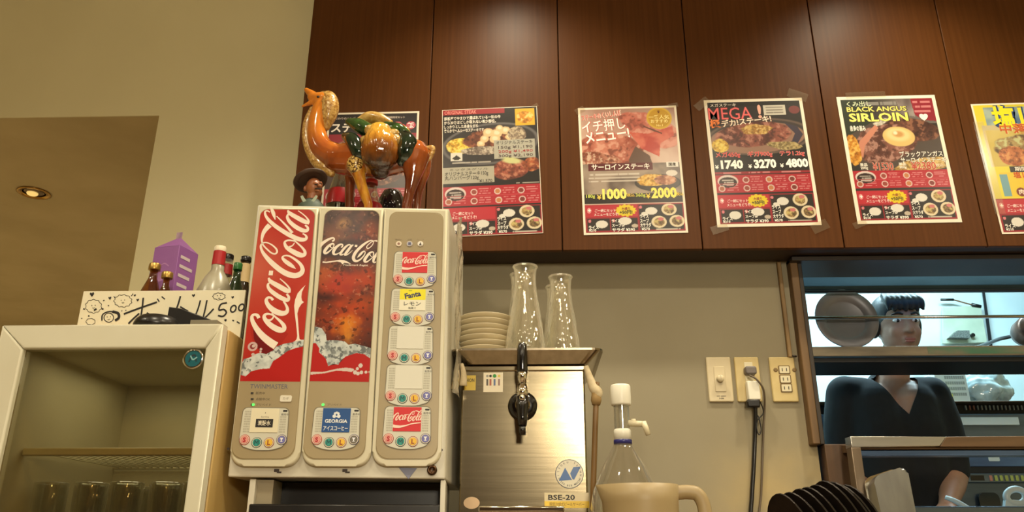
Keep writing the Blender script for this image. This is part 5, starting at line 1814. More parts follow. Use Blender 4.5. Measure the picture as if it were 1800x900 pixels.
P.text('180g', .065, .715, .026, (206, 214, 90), .012, wid=.09); P.text('¥', .152, .725, .036, (236, 200, 80), .02); P.text('1000', .31, .70, .078, (244, 222, 110), .045, wid=.25); P.text('税込', .475, .715, .020, (236, 200, 80), .01)
P.text('360g', .575, .715, .026, (206, 214, 90), .012, wid=.10); P.text('¥', .652, .725, .036, (236, 200, 80), .02); P.text('2000', .815, .70, .078, (244, 222, 110), .045, wid=.26); P.text('税込', .975, .715, .020, (236, 200, 80), .01)
P.text('国産', .925, .475, .020, (50, 40, 36), .01)
P.done()
P.tape([(.02, .02, .03, .02, .5), (.97, .0, .03, .015, .2)])

# --- 4: mega steak
P = Poster('menu_poster', 'white-bordered menu poster headed MEGA with three white prices', [(1236, 176.5), (1409, 171), (1445, 396), (1262, 399)], border=.032)
cv = P.cv
cv.rect(0, .04, 1, .2, (30, 24, 24))
plate_oval(cv, .52, .30, .58, .155, -.06, (96, 76, 66), (50, 40, 38))
cv.ell(.50, .31, .52, .13, (150, 110, 90), -.06)
cv.poly([(.80, .19), (.93, .22), (.985, .29), (.90, .38), (.72, .42), (.86, .34), (.90, .28)], (50, 42, 60))
meat(cv, .46, .28, .40, .105, (90, 38, 30), (150, 78, 62), (196, 130, 110), 41, -.06, .12, 12)
meat(cv, .09, .37, .09, .06, (206, 150, 30), (236, 196, 60), (246, 222, 110), 42, sc=26); meat(cv, .50, .24, .16, .045, (176, 120, 50), (222, 176, 90), (240, 210, 140), 43, 0, .3, 26)
meat(cv, .78, .38, .2, .035, (120, 100, 60), (176, 150, 90), (206, 186, 130), 44, .1, .3, 26)
cv.rect(.60, .035, .835, .12, (222, 216, 200)); cv.ell(.93, .08, .06, .035, (120, 50, 50))
cv.rect(0, .47, 1, .585, (24, 20, 20)); cv.rect(0, .585, 1, .605, (150, 26, 36))
for i, u in enumerate((.06, .36, .70)): lines(cv, u, u + .22, .595, .010, (226, 150, 150), 50 + i, .6)
band(P, .61, .755); foot(P, .77)
P.text('メガステーキ', .03, .025, .022, (232, 222, 210), .01, 'L', wid=.28)
P.text('MEGA', .235, .095, .105, (226, 96, 96), 0.0, wid=.47, out=(110, 16, 24), outw=.022)
P.text('極', .06, .185, .055, (226, 120, 50), .035); P.text('デカ!ステーキ!', .40, .168, .045, (240, 226, 206), .02, wid=.54, rot=.10, out=(150, 70, 30), outw=.02)
P.text('!', .555, .085, .11, (230, 170, 150), .03)
for i in range(3): P.text(('大きさ約1.5倍の', 'ボリューム満点!', '一度お試しを'), .717, .057 + .023 * i, .013, (110, 100, 90), 0) if False else lines(cv, .625, .81, .055 + .023 * i, .009, (120, 110, 100), 55 + i, .75)
for i, (u, g_) in enumerate(((.16, 'メガ450g'), (.50, 'ギガ900g'), (.84, 'テラ1.2kg'))): P.text(g_, u, .445, .034, (206, 60, 60) if i < 3 else 0, .02, wid=.26, out=(236, 214, 200), outw=.015)
for u, t_ in ((.175, '1740'), (.525, '3270'), (.86, '4800')):
    P.text('¥', u - .145, .545, .030, (240, 236, 230), .03); P.text(t_, u + .015, .525, .066, (244, 240, 234), .05, wid=.235)
P.done()
P.tape([(-.02, .03, .05, .025, .7), (.96, -.02, .06, .03, -.4), (.02, 1.01, .05, .025, .3), (.98, 1.01, .05, .03, .4)])

# --- 5: sirloin
P = Poster('menu_poster', 'white-bordered menu poster headed SIRLOIN showing steak with a butter ring', [(1469, 171), (1641.5, 166), (1693, 391), (1509, 393)], border=.036, bg=(34, 30, 28))
cv = P.cv
cv.rect(0, 0, .32, .30, (28, 40, 26)); cv.put(np.clip((cv.u - .3) / .3, 0, 1) * (cv.v < .22) * .8, (120, 110, 104))
cv.poly([(.73, 0), (1, 0), (1, .20), (.86, .19), (.75, .13)], (140, 24, 40)); cv.tex(cv.pmask([(.60, 0), (.76, 0), (.78, .16), (.64, .14)]), (90, 76, 74), (150, 140, 134), 6, 60)
cv.poly([(0, .32), (.4, .16), (1, .28), (1, .42), (.75, .62), (.1, .60)], (70, 58, 52))
meat(cv, .46, .22, .16, .05, (176, 170, 150), (214, 206, 190), (236, 230, 214), 61, 0, .3, 20)
meat(cv, .72, .27, .30, .10, (60, 30, 24), (110, 62, 46), (150, 96, 70), 62, .15, .12, 10)
meat(cv, .40, .38, .36, .16, (80, 40, 32), (134, 80, 66), (190, 140, 124), 63, -.25, .10, 12)
cv.poly([(.13, .36), (.33, .22), (.36, .25), (.18, .40), (.14, .50), (.10, .44)], (206, 130, 104))
meat(cv, .05, .44, .08, .13, (190, 110, 20), (230, 160, 50), (244, 200, 100), 64, 0, .2, 20)
cv.ell(.56, .325, .175, .085, (226, 190, 112), .1); cv.ell(.555, .31, .15, .065, (240, 214, 146), .1, 0, 1, .3); cv.ell(.56, .305, .075, .034, (206, 150, 84), .1, 0, 1, .5); cv.ell(.53, .295, .03, .02, (250, 236, 196), .1, 0, 1, .5)
meat(cv, .80, .56, .34, .06, (150, 110, 50), (206, 164, 84), (232, 200, 130), 65, -.15, .3, 18)
band(P, .605, .745); foot(P, .765)
P.text('くみ出し', .06, .04, .036, (196, 206, 170), .01, 'L'); lines(cv, .26, .60, .04, .03, (150, 146, 140), 66, .6)
P.text('BLACK ANGUS', .05, .085, .040, (222, 206, 96), .022, 'L', wid=.65, out=(60, 50, 20), outw=.012)
P.text('SIRLOIN', .06, .155, .070, (232, 216, 96), .030, 'L', wid=.64, out=(60, 50, 20), outw=.02)
P.text('赤身の旨み', .05, .25, .036, (226, 222, 210), .03, 'L', wid=.17)
for i in range(3): lines(cv, .78, .97, .035 + .04 * i, .018, (222, 140, 140), 67 + i, .6)
P.text('♥', .87, .165, .04, (240, 226, 214), .02)
P.text('ブラックアンガス', .76, .475, .036, (232, 226, 214), .012, wid=.46, out=(40, 30, 26), outw=.03)
P.text('サーロインステーキ', .77, .525, .036, (232, 226, 214), .012, wid=.48, out=(40, 30, 26), outw=.03)
P.text('単品', .13, .555, .020, (226, 220, 206), .02); P.text('200g', .13, .58, .020, (226, 220, 206), .02)
P.text('¥1530', .33, .57, .060, (176, 70, 56), .02, wid=.22, out=(232, 214, 190), outw=.02)
P.text('単品', .54, .555, .020, (226, 220, 206), .02); P.text('300g', .54, .58, .020, (226, 220, 206), .02)
P.text('¥2380', .76, .57, .060, (176, 70, 56), .02, wid=.26, out=(232, 214, 190), outw=.02); P.text('税込', .93, .57, .02, (226, 214, 190), .01)
P.done()
P.tape([(.3, -.012, .12, .02, .02), (.02, 1.0, .04, .02, .4)])

# --- 6: yellow lemon poster cut off by the frame
P = Poster('menu_poster', 'bright yellow salt and lemon menu poster at the right edge', [(1706, 183), (1880, 178), (1944, 407), (1762, 411)], border=.018, bg=(232, 214, 50))
cv = P.cv
cv.rect(.10, .02, 1, .17, (90, 130, 160)); cv.tex((cv.v > .02) & (cv.v < .17) & (cv.u > .1), (70, 110, 150), (170, 190, 176), 7, 70)
cv.rect(.04, .17, 1, .50, (206, 190, 140)); cv.tex((cv.v > .21) & (cv.v < .50) & (cv.u > .05), (206, 180, 80), (226, 206, 130), 5, 71)
meat(cv, .50, .38, .40, .13, (90, 60, 34), (170, 140, 80), (206, 214, 150), 72, 0, .2, 12); meat(cv, .30, .42, .16, .08, (150, 70, 30), (196, 110, 56), (226, 160, 90), 73)
cv.rect(.22, .50, 1, .545, (40, 36, 34)); cv.rect(.10, .545, 1, .735, (236, 200, 40)); cv.rect(.10, .56, .18, .73, (110, 160, 170))
cv.rect(0, .735, .02, 1, (232, 214, 50)); foot(P, .75, True)
P.text('塩レモン', .17, .105, .135, (236, 216, 30), .035, 'L', wid=.95, out=(30, 60, 110), outw=.035)
P.text('中落ちカルビ', .22, .20, .06, (190, 90, 40), .03, 'L', wid=.85, out=(236, 214, 170), outw=.015)
P.text('期間限定販売!', .27, .522, .026, (232, 226, 214), .01, 'L', wid=.40)
P.text('塩レモン', .24, .57, .038, (190, 70, 36), .02, 'L'); P.text('単品', .33, .625, .024, (120, 50, 30), .01, 'L'); P.text('定食', .36, .66, .024, (120, 50, 30), .01, 'L')
cv.ell(.28, .70, .05, .034, (120, 40, 30)); P.text('肉', .28, .70, .03, (240, 220, 200), .02); P.text('¥1390', .40, .70, .045, (150, 40, 30), .02, 'L')
P.done()
P.tape([(.03, .5, .03, .3, 0)])

# ================================================================ BEER DISPENSER AND WHAT STANDS ON IT
BD = 1.80
FB = wall_frame(BD)
c_tl, c_tr = FB.uv(812, 643), FB.uv(1027, 641)
bx0, bx1, bz1 = c_tl[0], c_tr[0], 1.0 + c_tl[1]
m_bsteel = mat('beer_steel', (158, 145, 118), 0.2, 1.0, col2=(146, 134, 108), scale=(4, 4, 160), bump=0.03, detail=3)
m_bsteel2 = mat('beer_steel_side', (150, 140, 120), 0.3, 1.0, col2=(140, 130, 110), scale=(4, 4, 120))
m_chrome = mat('chrome', (220, 216, 206), 0.08, 1.0)
bd = thing('beer_dispenser', 'stainless steel beer dispenser with a black tap beside the drink dispenser', 'beer dispenser', ((bx0 + bx1) / 2, 1.98, 0.85))
m = MB(); m.box(bx0, bx1, BD, 2.12, 0.87, bz1 - 0.001, m_bsteel, 0.004, 3); m.build('cabinet', bd)
m = MB(); m.box(bx0 - .002, bx1 + .002, BD - .003, 2.13, bz1 - 0.014, bz1, m_bsteel, 0.003); m.build('lid', bd)
for x in (bx0 + .03, bx1 - .03):
    for y in (BD + .03, 2.08):
        m = MB(); m.lathe([(0.014, 0.85), (0.016, 0.872)], m_black, (x, y, 0), 16); m.build('foot', bd)
# tap
tc_ = FB.uv(919, 714)
FBL = Matrix((FB.X, FB.Y, FB.N)).transposed()
TP = lambda n, dv=0.0, du=0.0: FB.p(tc_[0] + du, tc_[1] + dv, n)
m_bk = mat('gloss_black', (16, 14, 14), 0.15, coat=0.5)
m = MB(); m.lathe([(0.0325, 0.0), (0.033, 0.006), (0.030, 0.013), (0.021, 0.016), (0.0, 0.016)], m_bk, TP(0), 48, FBL); fl = m.build('tap_flange', bd)
m = MB(); m.lathe([(0.017, 0.016), (0.017, 0.024), (0.014, 0.026), (0.014, 0.055), (0.012, 0.058), (0, 0.058)], m_chrome, TP(0), 32, FBL); m.build('tap_collar', bd)
m = MB(); m.tube([TP(.052, .010), TP(.055, -.010), TP(.060, -.035), TP(.062, -.052)], [0.0145, 0.0135, 0.011, 0.0095], m_bk, 20); m.tube([TP(.062, -.052), TP(.062, -.072)], [0.0078, 0.0072], m_bk, 20); m.build('spout', bd)
m = MB(); m.lathe([(0.0065, 0.0), (0.0065, 0.003), (0.005, 0.004), (0, 0.004)], m_chrome, TP(.066, .008), 20, FBL); m.build('tap_button', bd)
m = MB(); m.tube([TP(.054, .012), TP(.050, .024), TP(.050, .040)], [0.012, 0.0125, 0.0105], m_chrome, 24); m.lathe([(0.0085, 0.040), (0.0105, 0.056), (0.0125, 0.066)], m_chrome, TP(.050), 24); m.build('tap_neck', bd)
hv = FB.uv(918, 604, 0.05)[1] - tc_[1]
m = MB(); m.lathe([(0.0118, 0.066), (0.0128, 0.072), (0.0118, 0.10), (0.0102, hv - .006), (0.0085, hv), (0.0, hv)], m_bk, TP(.050), 28); m.build('tap_handle', bd)
# labels on the front
m = MB()
a_, b_ = FB.uv(817, 660), FB.uv(836, 686)
m.box(a_[0], b_[0], b_[1], a_[1], 0, 0.0006, mat('yellow_label', (206, 176, 60), 0.4), fr=FB)
m.text('HION', (a_[0] + b_[0]) / 2, a_[1] - .011, 0.008, FB, flat((60, 50, 20)), 0.001, 0.02, wid=.019)
m.build('yellow_label', bd)
m = MB()
a_, b_ = FB.uv(850, 655), FB.uv(884, 689)
m.box(a_[0], b_[0], b_[1], a_[1], 0, 0.0006, flat((226, 214, 188), .4), fr=FB)
cxs = [a_[0] + (b_[0] - a_[0]) * k for k in (.2, .36, .57, .8)]
for x, r, c in zip(cxs, (.003, .003, .0042, .003), ((150, 150, 140), (30, 30, 28), (40, 140, 50), (222, 196, 80))):
    m.sheet(circle(x, a_[1] - .008, r, 16), 0.0009, FB, flat(c))
for x, c in zip(cxs, ((90, 84, 76), (170, 90, 70), (90, 110, 150), (150, 120, 110))):
    m.box(x - .0022, x + .0022, a_[1] - .030, a_[1] - .015, 0, 0.0009, flat(c), fr=FB)
m.build('instruction_label', bd)
m = MB()
e_ = FB.uv(1001, 833); er = abs(FB.uv(1026, 833)[0] - e_[0])
m.sheet(circle(*e_, er, 48), 0.0006, FB, flat((40, 40, 56), .3)); m.sheet(circle(*e_, er * .95, 48), 0.0008, FB, flat((214, 206, 180), .3))
E9 = lambda x, y: FB.uv(800 + x / 6.923, 780 + y / 6.923)
for q in (((1262, 452), (1338, 292), (1415, 430), (1428, 440)), ((1400, 362), (1440, 285), (1530, 278), (1448, 440), (1425, 428))):
    m.sheet([E9(*p) for p in q], 0.0010, FB, flat((24, 84, 150), .3))
for i, ch in enumerate('NITTOKU·TECHNO'):
    a = R(205 - i * 17.7)
    m.text(ch, e_[0] + er * .80 * math.cos(a), e_[1] + er * .80 * math.sin(a), er * .13, FB, flat((40, 40, 56)), 0.0010, 0.01, rot=a - math.pi / 2)
for i, ch in enumerate('SEE·BSE·MACHINE'[:12]):
    a = R(222 + i * 9.5)
    m.text(ch, e_[0] + er * .80 * math.cos(a), e_[1] + er * .80 * math.sin(a), er * .13, FB, flat((40, 40, 56)), 0.0010, 0.01, rot=a + math.pi / 2)
m.build('round_emblem', bd)
m = MB()
a_, b_ = FB.uv(957, 880), FB.uv(1036, 893)
m.box(a_[0], b_[0], b_[1], FB.uv(957, 866)[1], 0, 0.0004, flat((206, 190, 150), .3), fr=FB)
m.box(a_[0], b_[0], b_[1], a_[1] - .001, 0, 0.0007, flat((222, 186, 50), .4), fr=FB)
t_ = FB.uv(987, 874)
m.text('BSE-20', t_[0], t_[1], 0.0105, FB, flat((34, 28, 22)), 0.0010, 0.02, wid=FB.uv(1011, 874)[0] - FB.uv(964, 874)[0])
m.text('瞬間冷却式ビールサーバー', (a_[0] + b_[0]) / 2, (a_[1] + b_[1]) / 2, 0.006, FB, flat((110, 80, 20)), 0.0010, 0, wid=.075)
m.build('model_label', bd)
m = MB(); e_ = FB.uv(829, 884); m.sheet(circle(*e_, .0175, 28, .0125), 0.0006, FB, flat((206, 176, 140), .4)); m.build('round_sticker', bd)
# drip tray shelf at the foot of the panel
m = MB()
a_, b_ = FB.uv(846, 893), FB.uv(990, 893)
m.box(a_[0], b_[0], a_[1] - .012, a_[1], 0, 0.09, m_chrome, 0.003, fr=FB)
m.build('drip_shelf', bd)

# steel tray lying on top
TY0, TY1 = 1.772, 2.125
FTt = wall_frame(TY0)
tz0, tz1 = bz1 + 0.0005, W(930, 614, TY0).z
tx0, tx1 = bx0 - 0.018, W(1056, 614, TY0).x
m_tray = mat('tray_steel', (168, 156, 136), 0.22, 1.0, col2=(154, 142, 122), scale=(60, 6, 60))
t = thing('steel_tray', 'shallow stainless steel tray lying on top of the beer dispenser', 'tray', ((tx0 + tx1) / 2, 1.95, bz1))
m = MB()
ins = 0.030
lo = [(tx0 + ins, TY0 + .015), (tx1 - ins, TY0 + .015), (tx1 - ins, TY1 - .02), (tx0 + ins, TY1 - .02)]
hi = [(tx0, TY0), (tx1, TY0), (tx1, TY1), (tx0, TY1)]


def ring(q, r, z, n=6):
    return [(u, v, z) for u, v in rpoly([Vector(p).to_tuple() for p in q], (r,) * 4, n)]


rr0 = ring(lo, .018, tz0); rr1 = ring(hi, .022, tz1)
lip = ring([(tx0 - .006, TY0 - .006), (tx1 + .006, TY0 - .006), (tx1 + .006, TY1 + .002), (tx0 - .006, TY1 + .002)], .026, tz1 + .0015)
lip2 = ring([(tx0 - .006, TY0 - .006), (tx1 + .006, TY0 - .006), (tx1 + .006, TY1 + .002), (tx0 - .006, TY1 + .002)], .026, tz1 - .003)
inn = ring([(p[0] + (.0015 if p[0] < 0 else -.0015), p[1] + (.0015 if p[1] < 1.9 else -.0015)) for p in hi], .021, tz1)
bot = ring(lo, .018, tz0 + .002)
n = len(rr0)
rows = [rr0, rr1, lip2, lip, inn, bot]
vs = [v for r_ in rows for v in r_]
fs = [(i * n + k, i * n + (k + 1) % n, (i + 1) * n + (k + 1) % n, (i + 1) * n + k) for i in range(5) for k in range(n)] + [tuple(range(n)), tuple(5 * n + k for k in range(n))]
m._add(vs, fs, m_tray, False)
m.build('tray_body', t)
TZ = tz0 + 0.002

# plates stacked on the tray
m_china = mat('white_china', (226, 214, 184), 0.18, col2=(220, 206, 174), scale=(9, 9, 9), coat=0.3)
px_c = W(854, 575, 1.90).x
plr = 0.066
ptop = W(854, 548, 1.90 - plr).z
npl = 10
step = (ptop - TZ - 0.016) / (npl - 1)
pp = None
names = ['topmost', 'second from the top', 'third from the top', 'fourth from the top', 'fifth from the top', 'fifth from the bottom', 'fourth from the bottom', 'third from the bottom', 'second from the bottom', 'bottom']
for i in range(npl):
    if pp is None:
        m = MB()
        m.lathe([(0.0, 0.003), (0.036, 0.002), (0.037, 0.0), (0.040, 0.0), (0.041, 0.003), (0.056, 0.008), (0.0655, 0.0145), (0.0665, 0.016), (0.0645, 0.0165), (0.054, 0.0112), (0.040, 0.0062), (0.0, 0.0055)], m_china, seg=48)
        pp = m.build('plate'); o = pp
    else:
        o = pp.copy(); COL.objects.link(o)
    o.location = (px_c + random.uniform(-.003, .003), 1.90 + random.uniform(-.002, .002), TZ + i * step)
    o.rotation_euler = (R(random.uniform(-.5, .5)), R(random.uniform(-.5, .5)), random.uniform(0, 6))
    tag(o, 'small white china plate, %s of the stack on the steel tray' % names[npl - 1 - i], 'plate', 'white plates stacked on the tray')

# glass carafes
m_car = glass('carafe_glass', (250, 249, 244), (240, 234, 214), 0.75, 0.14, 0.03, 0.06)


def carafe(label, px, pytop, D, wide):
    q = W(px, pytop, D)
    H = q.z - TZ
    t = thing('glass_carafe', label, 'carafe', (q.x, D, TZ), 'glass carafes on the steel tray')
    k = wide
    pf = [(0.0, 0.0), (0.044, 0.0), (0.0475, 0.004), (0.0485, 0.03), (0.046, H * .28), (0.038, H * .50), (0.0315, H * .68), (0.0280, H * .80), (0.0272, H * .90), (0.0290, H * .97), (0.0310, H * .99), (0.0300, H)]
    c0 = Vector((q.x, D, TZ))

    def ribs(mb, amp):
        for v in mb.bm.verts:
            d = v.co - c0
            f = min(max((H * .85 - d.z) / (H * .3), 0), 1) * amp
            a_ = math.atan2(d.y, d.x)
            w_ = 1 + f * math.cos(10 * a_ + 3.0 * math.sin(d.z * 60))
            v.co.x, v.co.y = c0.x + d.x * w_, c0.y + d.y * w_
    m = MB(); m.lathe([(r * k, z) for r, z in spline(pf, 3)], m_car, c0, 60, caps=False); ribs(m, .035); m.build('bowl', t)
    m = MB(); m.lathe([(max(r - .003, 0) * k, z + .004 if z < H * .9 else z) for r, z in spline(pf, 3)], m_car, c0, 60, caps=False); ribs(m, -.05); m.build('inner_wall', t)
    m = MB()
    a = np.linspace(0, 2 * math.pi, 33)
    m.tube([(q.x + 0.0300 * k * math.cos(g), D + 0.0300 * k * math.sin(g), TZ + H) for g in a], 0.0024, m_car, 8, caps=False); m.build('rim', t)
    return t


carafe('tall clear glass carafe beside the plate stack, front left of the carafes', 923, 470, 1.835, .97)
carafe('clear glass carafe with a flared lip near the right end of the tray', 985, 488, 1.89, .95)
carafe('clear glass carafe almost hidden behind the tall front left carafe', 914, 484, 1.99, .85)
carafe('clear glass carafe partly hidden behind the right-hand carafe', 977, 505, 1.99, .85)

# rag-wrapped rod on the right, twisted rag on the left, plastic sheet on the dispenser's side
m_rag = mat('white_rag', (216, 200, 166), 0.85, col2=(196, 178, 142), scale=(60, 60, 60), bump=0.4)
m_rod = mat('tan_rod', (126, 94, 46), 0.5, col2=(106, 76, 34), scale=(30, 30, 6))
rp_ = [W(1049, 672, 1.779), W(1046, 760, 1.779), W(1043, 850, 1.779)]
dirn = (rp_[2] - rp_[1]).normalized()
base = rp_[2] + dirn * ((rp_[2].z - 0.852) / -dirn.z)
t = thing('cleaning_rod', 'tan rod with a white rag on its tip beside the beer dispenser', 'rod', base.to_tuple())
m = MB(); m.tube([base, rp_[2], rp_[1], rp_[0]], 0.0062, m_rod, 14); m.build('rod', t)
m = MB()
pts = [W(1030, 644, 1.783), W(1036, 662, 1.781), W(1043, 680, 1.780), W(1050, 690, 1.779), W(1048, 700, 1.779)]
S = spline([tuple(p) + (r,) for p, r in zip(pts, (.006, .008, .011, .012, .009))], 6)
m.tube([p[:3] for p in S], [p[3] for p in S], m_rag, 12)
m.tube([W(1048, 690, 1.779), W(1048, 704, 1.779), W(1048, 712, 1.779)], [.010, .012, .009], mat('rag_tie', (150, 122, 76), 0.8, bump=.4), 12)
m.build('rag', t)
m = MB()
rows_ = []
for j in range(26):
    f = j / 25
    row = []
    for i in range(9):
        g_ = i / 8
        x_ = -.178 + .004 * math.sin(9 * f + 2.1 * g_ * 6) + .003 * math.sin(23 * f + 9 * g_)
        y_ = 1.700 + .075 * g_ - .010 * math.sin(5 * f)
        row.append((x_, y_, 1.72 - .40 * f + .006 * math.sin(8 * g_ + 3 * f)))
    rows_ += row
m._add(rows_, [(j * 9 + i, j * 9 + i + 1, (j + 1) * 9 + i + 1, (j + 1) * 9 + i) for j in range(25) for i in range(8)], glass('crinkled_film', (240, 236, 226), (220, 210, 188), .6, .10, .12, .22), True)
solo(m.build('plastic_film'), 'crinkled clear plastic film hanging down the right side of the drink dispenser', 'film')
t = thing('twisted_rag', 'white twisted rag hanging over the left corner of the beer dispenser', 'rag', W(806, 690, 1.775).to_tuple())
for a_, b_ in (((812, 640), (814, 678)), ((803, 640), (799, 684))):
    m = MB()
    S = spline([tuple(W(a_[0], a_[1], 1.785)) + (.004,), tuple(W((a_[0] + b_[0]) / 2 + 2, (a_[1] + b_[1]) / 2, 1.775)) + (.007,), tuple(W(b_[0], b_[1], 1.778)) + (.009,)], 6)
    m.tube([p[:3] for p in S], [p[3] for p in S], m_rag, 10)
    m.build('rag_end', t)

# ================================================================ PUMP BOTTLE AND JUG
m_white_pl = mat('white_plastic', (228, 224, 208), 0.35)
m_ivory = mat('ivory_plastic', (214, 204, 172), 0.4)
m_pet = glass('pet_bottle', (236, 234, 226), (206, 200, 186), 0.5, 0.10, 0.03, 0.06)
PD = 1.72
px0 = W(1095, 780, PD).x
PZ = lambda y, D=PD: W(1095, y, D).z
t = thing('pump_bottle', 'big clear liquor bottle with a white dispensing pump behind the tan jug', 'bottle', (px0, PD, 0.85))
C0 = (px0, PD, 0)
m = MB(); m.lathe([(0.0, 0.85), (0.070, 0.852), (0.074, 0.87), (0.074, PZ(900)), (0.066, PZ(862)), (0.046, PZ(822)), (0.026, PZ(792)), (0.0175, PZ(780)), (0.0175, PZ(770))], m_pet, C0, 40, caps=False); m.build('bottle_body', t)
m = MB(); m.lathe([(0.0195, PZ(781)), (0.0195, PZ(774)), (0.018, PZ(773))], flat((44, 44, 110), .3), C0, 28); m.build('blue_ring', t)
m = MB(); m.lathe([(0.0185, PZ(774)), (0.0185, PZ(757)), (0.016, PZ(754)), (0.0, PZ(754))], m_white_pl, C0, 28); m.build('collar', t)
m = MB(); m.lathe([(0.0165, PZ(756)), (0.0165, PZ(712))], glass('pump_tube', (226, 224, 216), (200, 200, 196), .6, .12, .05, .12), C0, 28, caps=False); m.build('pump_tube', t)
m = MB(); m.lathe([(0.006, PZ(756)), (0.006, PZ(712))], m_white_pl, C0, 14); m.build('pump_rod', t)
m = MB(); m.lathe([(0.0, PZ(713)), (0.0205, PZ(713)), (0.0215, PZ(710)), (0.0215, PZ(680)), (0.0195, PZ(677)), (0.0, PZ(677))], m_white_pl, C0, 36); m.build('pump_cap', t)
zs = PZ(744)
m = MB()
m.tube([(px0 + .012, PD - .004, zs), (px0 + .030, PD - .006, zs - .002), (px0 + .046, PD - .008, zs - .003)], [.007, .0065, .006], m_ivory, 14)
m.tube([(px0 + .044, PD - .008, zs + .001), (px0 + .049, PD - .010, zs - .012), (px0 + .053, PD - .011, zs - .026)], [.0065, .006, .0055], m_ivory, 14)
m.tube([(px0 + .024, PD - .006, zs - .002), (px0 + .024, PD - .006, zs + .008)], .005, m_ivory, 12)
m.build('spout', t)

JD = 1.52
JZ = W(1120, 853, JD).z
jx = W(1127, 860, JD).x
m_jug = mat('tan_jug', (158, 138, 100), 0.45, col2=(150, 130, 92), scale=(8, 8, 8))
t = thing('plastic_jug', 'tan plastic pitcher with handle, in front of the pump bottle', 'jug', (jx, JD, 0.85))
m = MB()
seg = 48
prof = [(0.058, 0.85), (0.061, 0.87), (0.066, JZ - .03), (0.0675, JZ)]
pin = [(0.0655, JZ), (0.0635, JZ - .03), (0.058, 0.875), (0.0, 0.870)]
m.lathe([(0.0, .85)] + prof + pin, m_jug, (jx, JD, 0), seg)
for v in m.bm.verts:  # pull out the pouring lip on the left
    dx, dy = v.co.x - jx, v.co.y - JD
    a = math.atan2(dy, dx)
    f = max(0, math.cos(a - math.pi)) ** 6 * max(0, (v.co.z - (JZ - .05)) / .05)
    if (dx * dx + dy * dy) > .0025: v.co.x -= .016 * f
m.build('body', t)
m = MB()
hp = [(jx + .060, JZ - .014), (jx + .085, JZ - .012), (jx + .104, JZ - .018), (jx + .113, JZ - .045), (jx + .110, JZ - .10), (jx + .095, JZ - .15), (jx + .063, JZ - .17)]
S = spline([(x, JD, z) for x, z in hp], 6)
m.tube(S, 0.0085, m_jug, 12, flat_=1.5)
m.build('handle', t)

# ================================================================ SWITCH PLATES AND CORDS ON THE WALL
FW = wall_frame(YW)
m_pl = mat('ivory_plate', (206, 186, 132), 0.35, col2=(196, 174, 118), scale=(20, 20, 20))
m_pl2 = mat('pale_plate', (206, 192, 158), 0.3, col2=(200, 184, 148), scale=(20, 20, 20))


def wplate(name, label, cat, px0, py0, px1, py1, mm):
    a, b = FW.uv(px0, py0), FW.uv(px1, py1)
    t = thing(name, label, cat, FW.p((a[0] + b[0]) / 2, b[1], 0))
    m = MB(); m.prism(rrect(a[0], b[1], b[0], a[1], .004, 4), 0, 0.007, FW, mm, 0.003); m.build('cover_plate', t)
    return t, a, b


t, a, b = wplate('dimmer_switch', 'ivory wall dimmer plate with a round knob, leftmost of the three wall plates', 'switch', 1239.5, 628.5, 1290, 707, m_pl2)
cx, cz, kw, kh = (a[0] + b[0]) / 2, (a[1] + b[1]) / 2, b[0] - a[0], a[1] - b[1]
m = MB(); m.prism(rrect(cx - kw * .22, cz - kh * .28, cx + kw * .22, cz + kh * .28, .002, 3), .007, .009, FW, m_pl2, .001); m.build('centre_panel', t)
m = MB(); FWL = Matrix((FW.X, FW.Y, FW.N)).transposed()
m.lathe([(.0105, .009), (.010, .020), (.009, .022), (0, .022)], m_pl2, FW.p(cx, cz, 0), 28, FWL); m.box(cx - .0012, cx + .0012, cz, cz + .010, .022, .0232, m_ivory, fr=FW); m.build('knob', t)
m = MB(); m.text('OFF 1800W', cx, b[1] + .016, .0035, FW, flat((60, 50, 40)), .0073, .02, wid=.026); m.text('1-ON', cx, b[1] + .010, .0042, FW, flat((50, 42, 34)), .0073, .04)
m.box(cx - .012, cx + .012, a[1] - .031, a[1] - .029, .007, .0074, flat((170, 150, 120)), fr=FW); m.build('markings', t)
t, a, b = wplate('wall_outlet', 'ivory outlet plate with a grey plug and white adapter, middle of the three wall plates', 'outlet', 1289, 628.5, 1340, 707, m_pl)
cx = FW.uv(1316, 660)[0]
p0 = FW.uv(1316, 655)
m = MB(); m.prism(rrect(cx - .012, a[1] - .085, cx + .012, a[1] - .015, .002, 3), .007, .0085, FW, m_ivory, .001); m.build('socket', t)
t2 = thing('power_plug', 'grey plug with thin cord in the top of the middle outlet', 'plug', FW.p(p0[0], p0[1], .0086))
m_greyp = mat('grey_rubber', (104, 96, 92), 0.5)
m = MB(); m.prism(rrect(p0[0] - .016, p0[1] - .010, p0[0] + .016, p0[1] + .013, .006, 4), .0088, .030, FW, m_greyp, .004); m.build('plug_body', t2)
m = MB()
m_cord = mat('grey_cord', (98, 84, 66), 0.5)
cpts = [(1318, 660, .030), (1329, 666, .040), (1341, 682, .034), (1344, 700, .022), (1344, 722, .010), (1342, 760, .006), (1340, 820, .006), (1338, 870, .006), (1334, 930, .006)]
P_ = [FW.p(*FW.uv(x, y, n_), n_) for x, y, n_ in cpts]
P_.append(Vector((P_[-1].x, P_[-1].y, 0.853)))
m.tube(spline([tuple(p) for p in P_], 6), .0028, m_cord, 8); m.build('cord', t2)
a1, b1 = FW.uv(1311, 671, .02), FW.uv(1336, 704, .02)
t3 = thing('power_adapter', 'white block adapter with black plug and black cable in the middle outlet', 'adapter', FW.p((a1[0] + b1[0]) / 2, b1[1], .0086))
m = MB(); m.box(a1[0], b1[0], b1[1], a1[1], .0088, .034, m_white_pl, .003, fr=FW); m.build('adapter_body', t3)
a2, b2 = FW.uv(1311, 703, .02), FW.uv(1335, 717, .02)
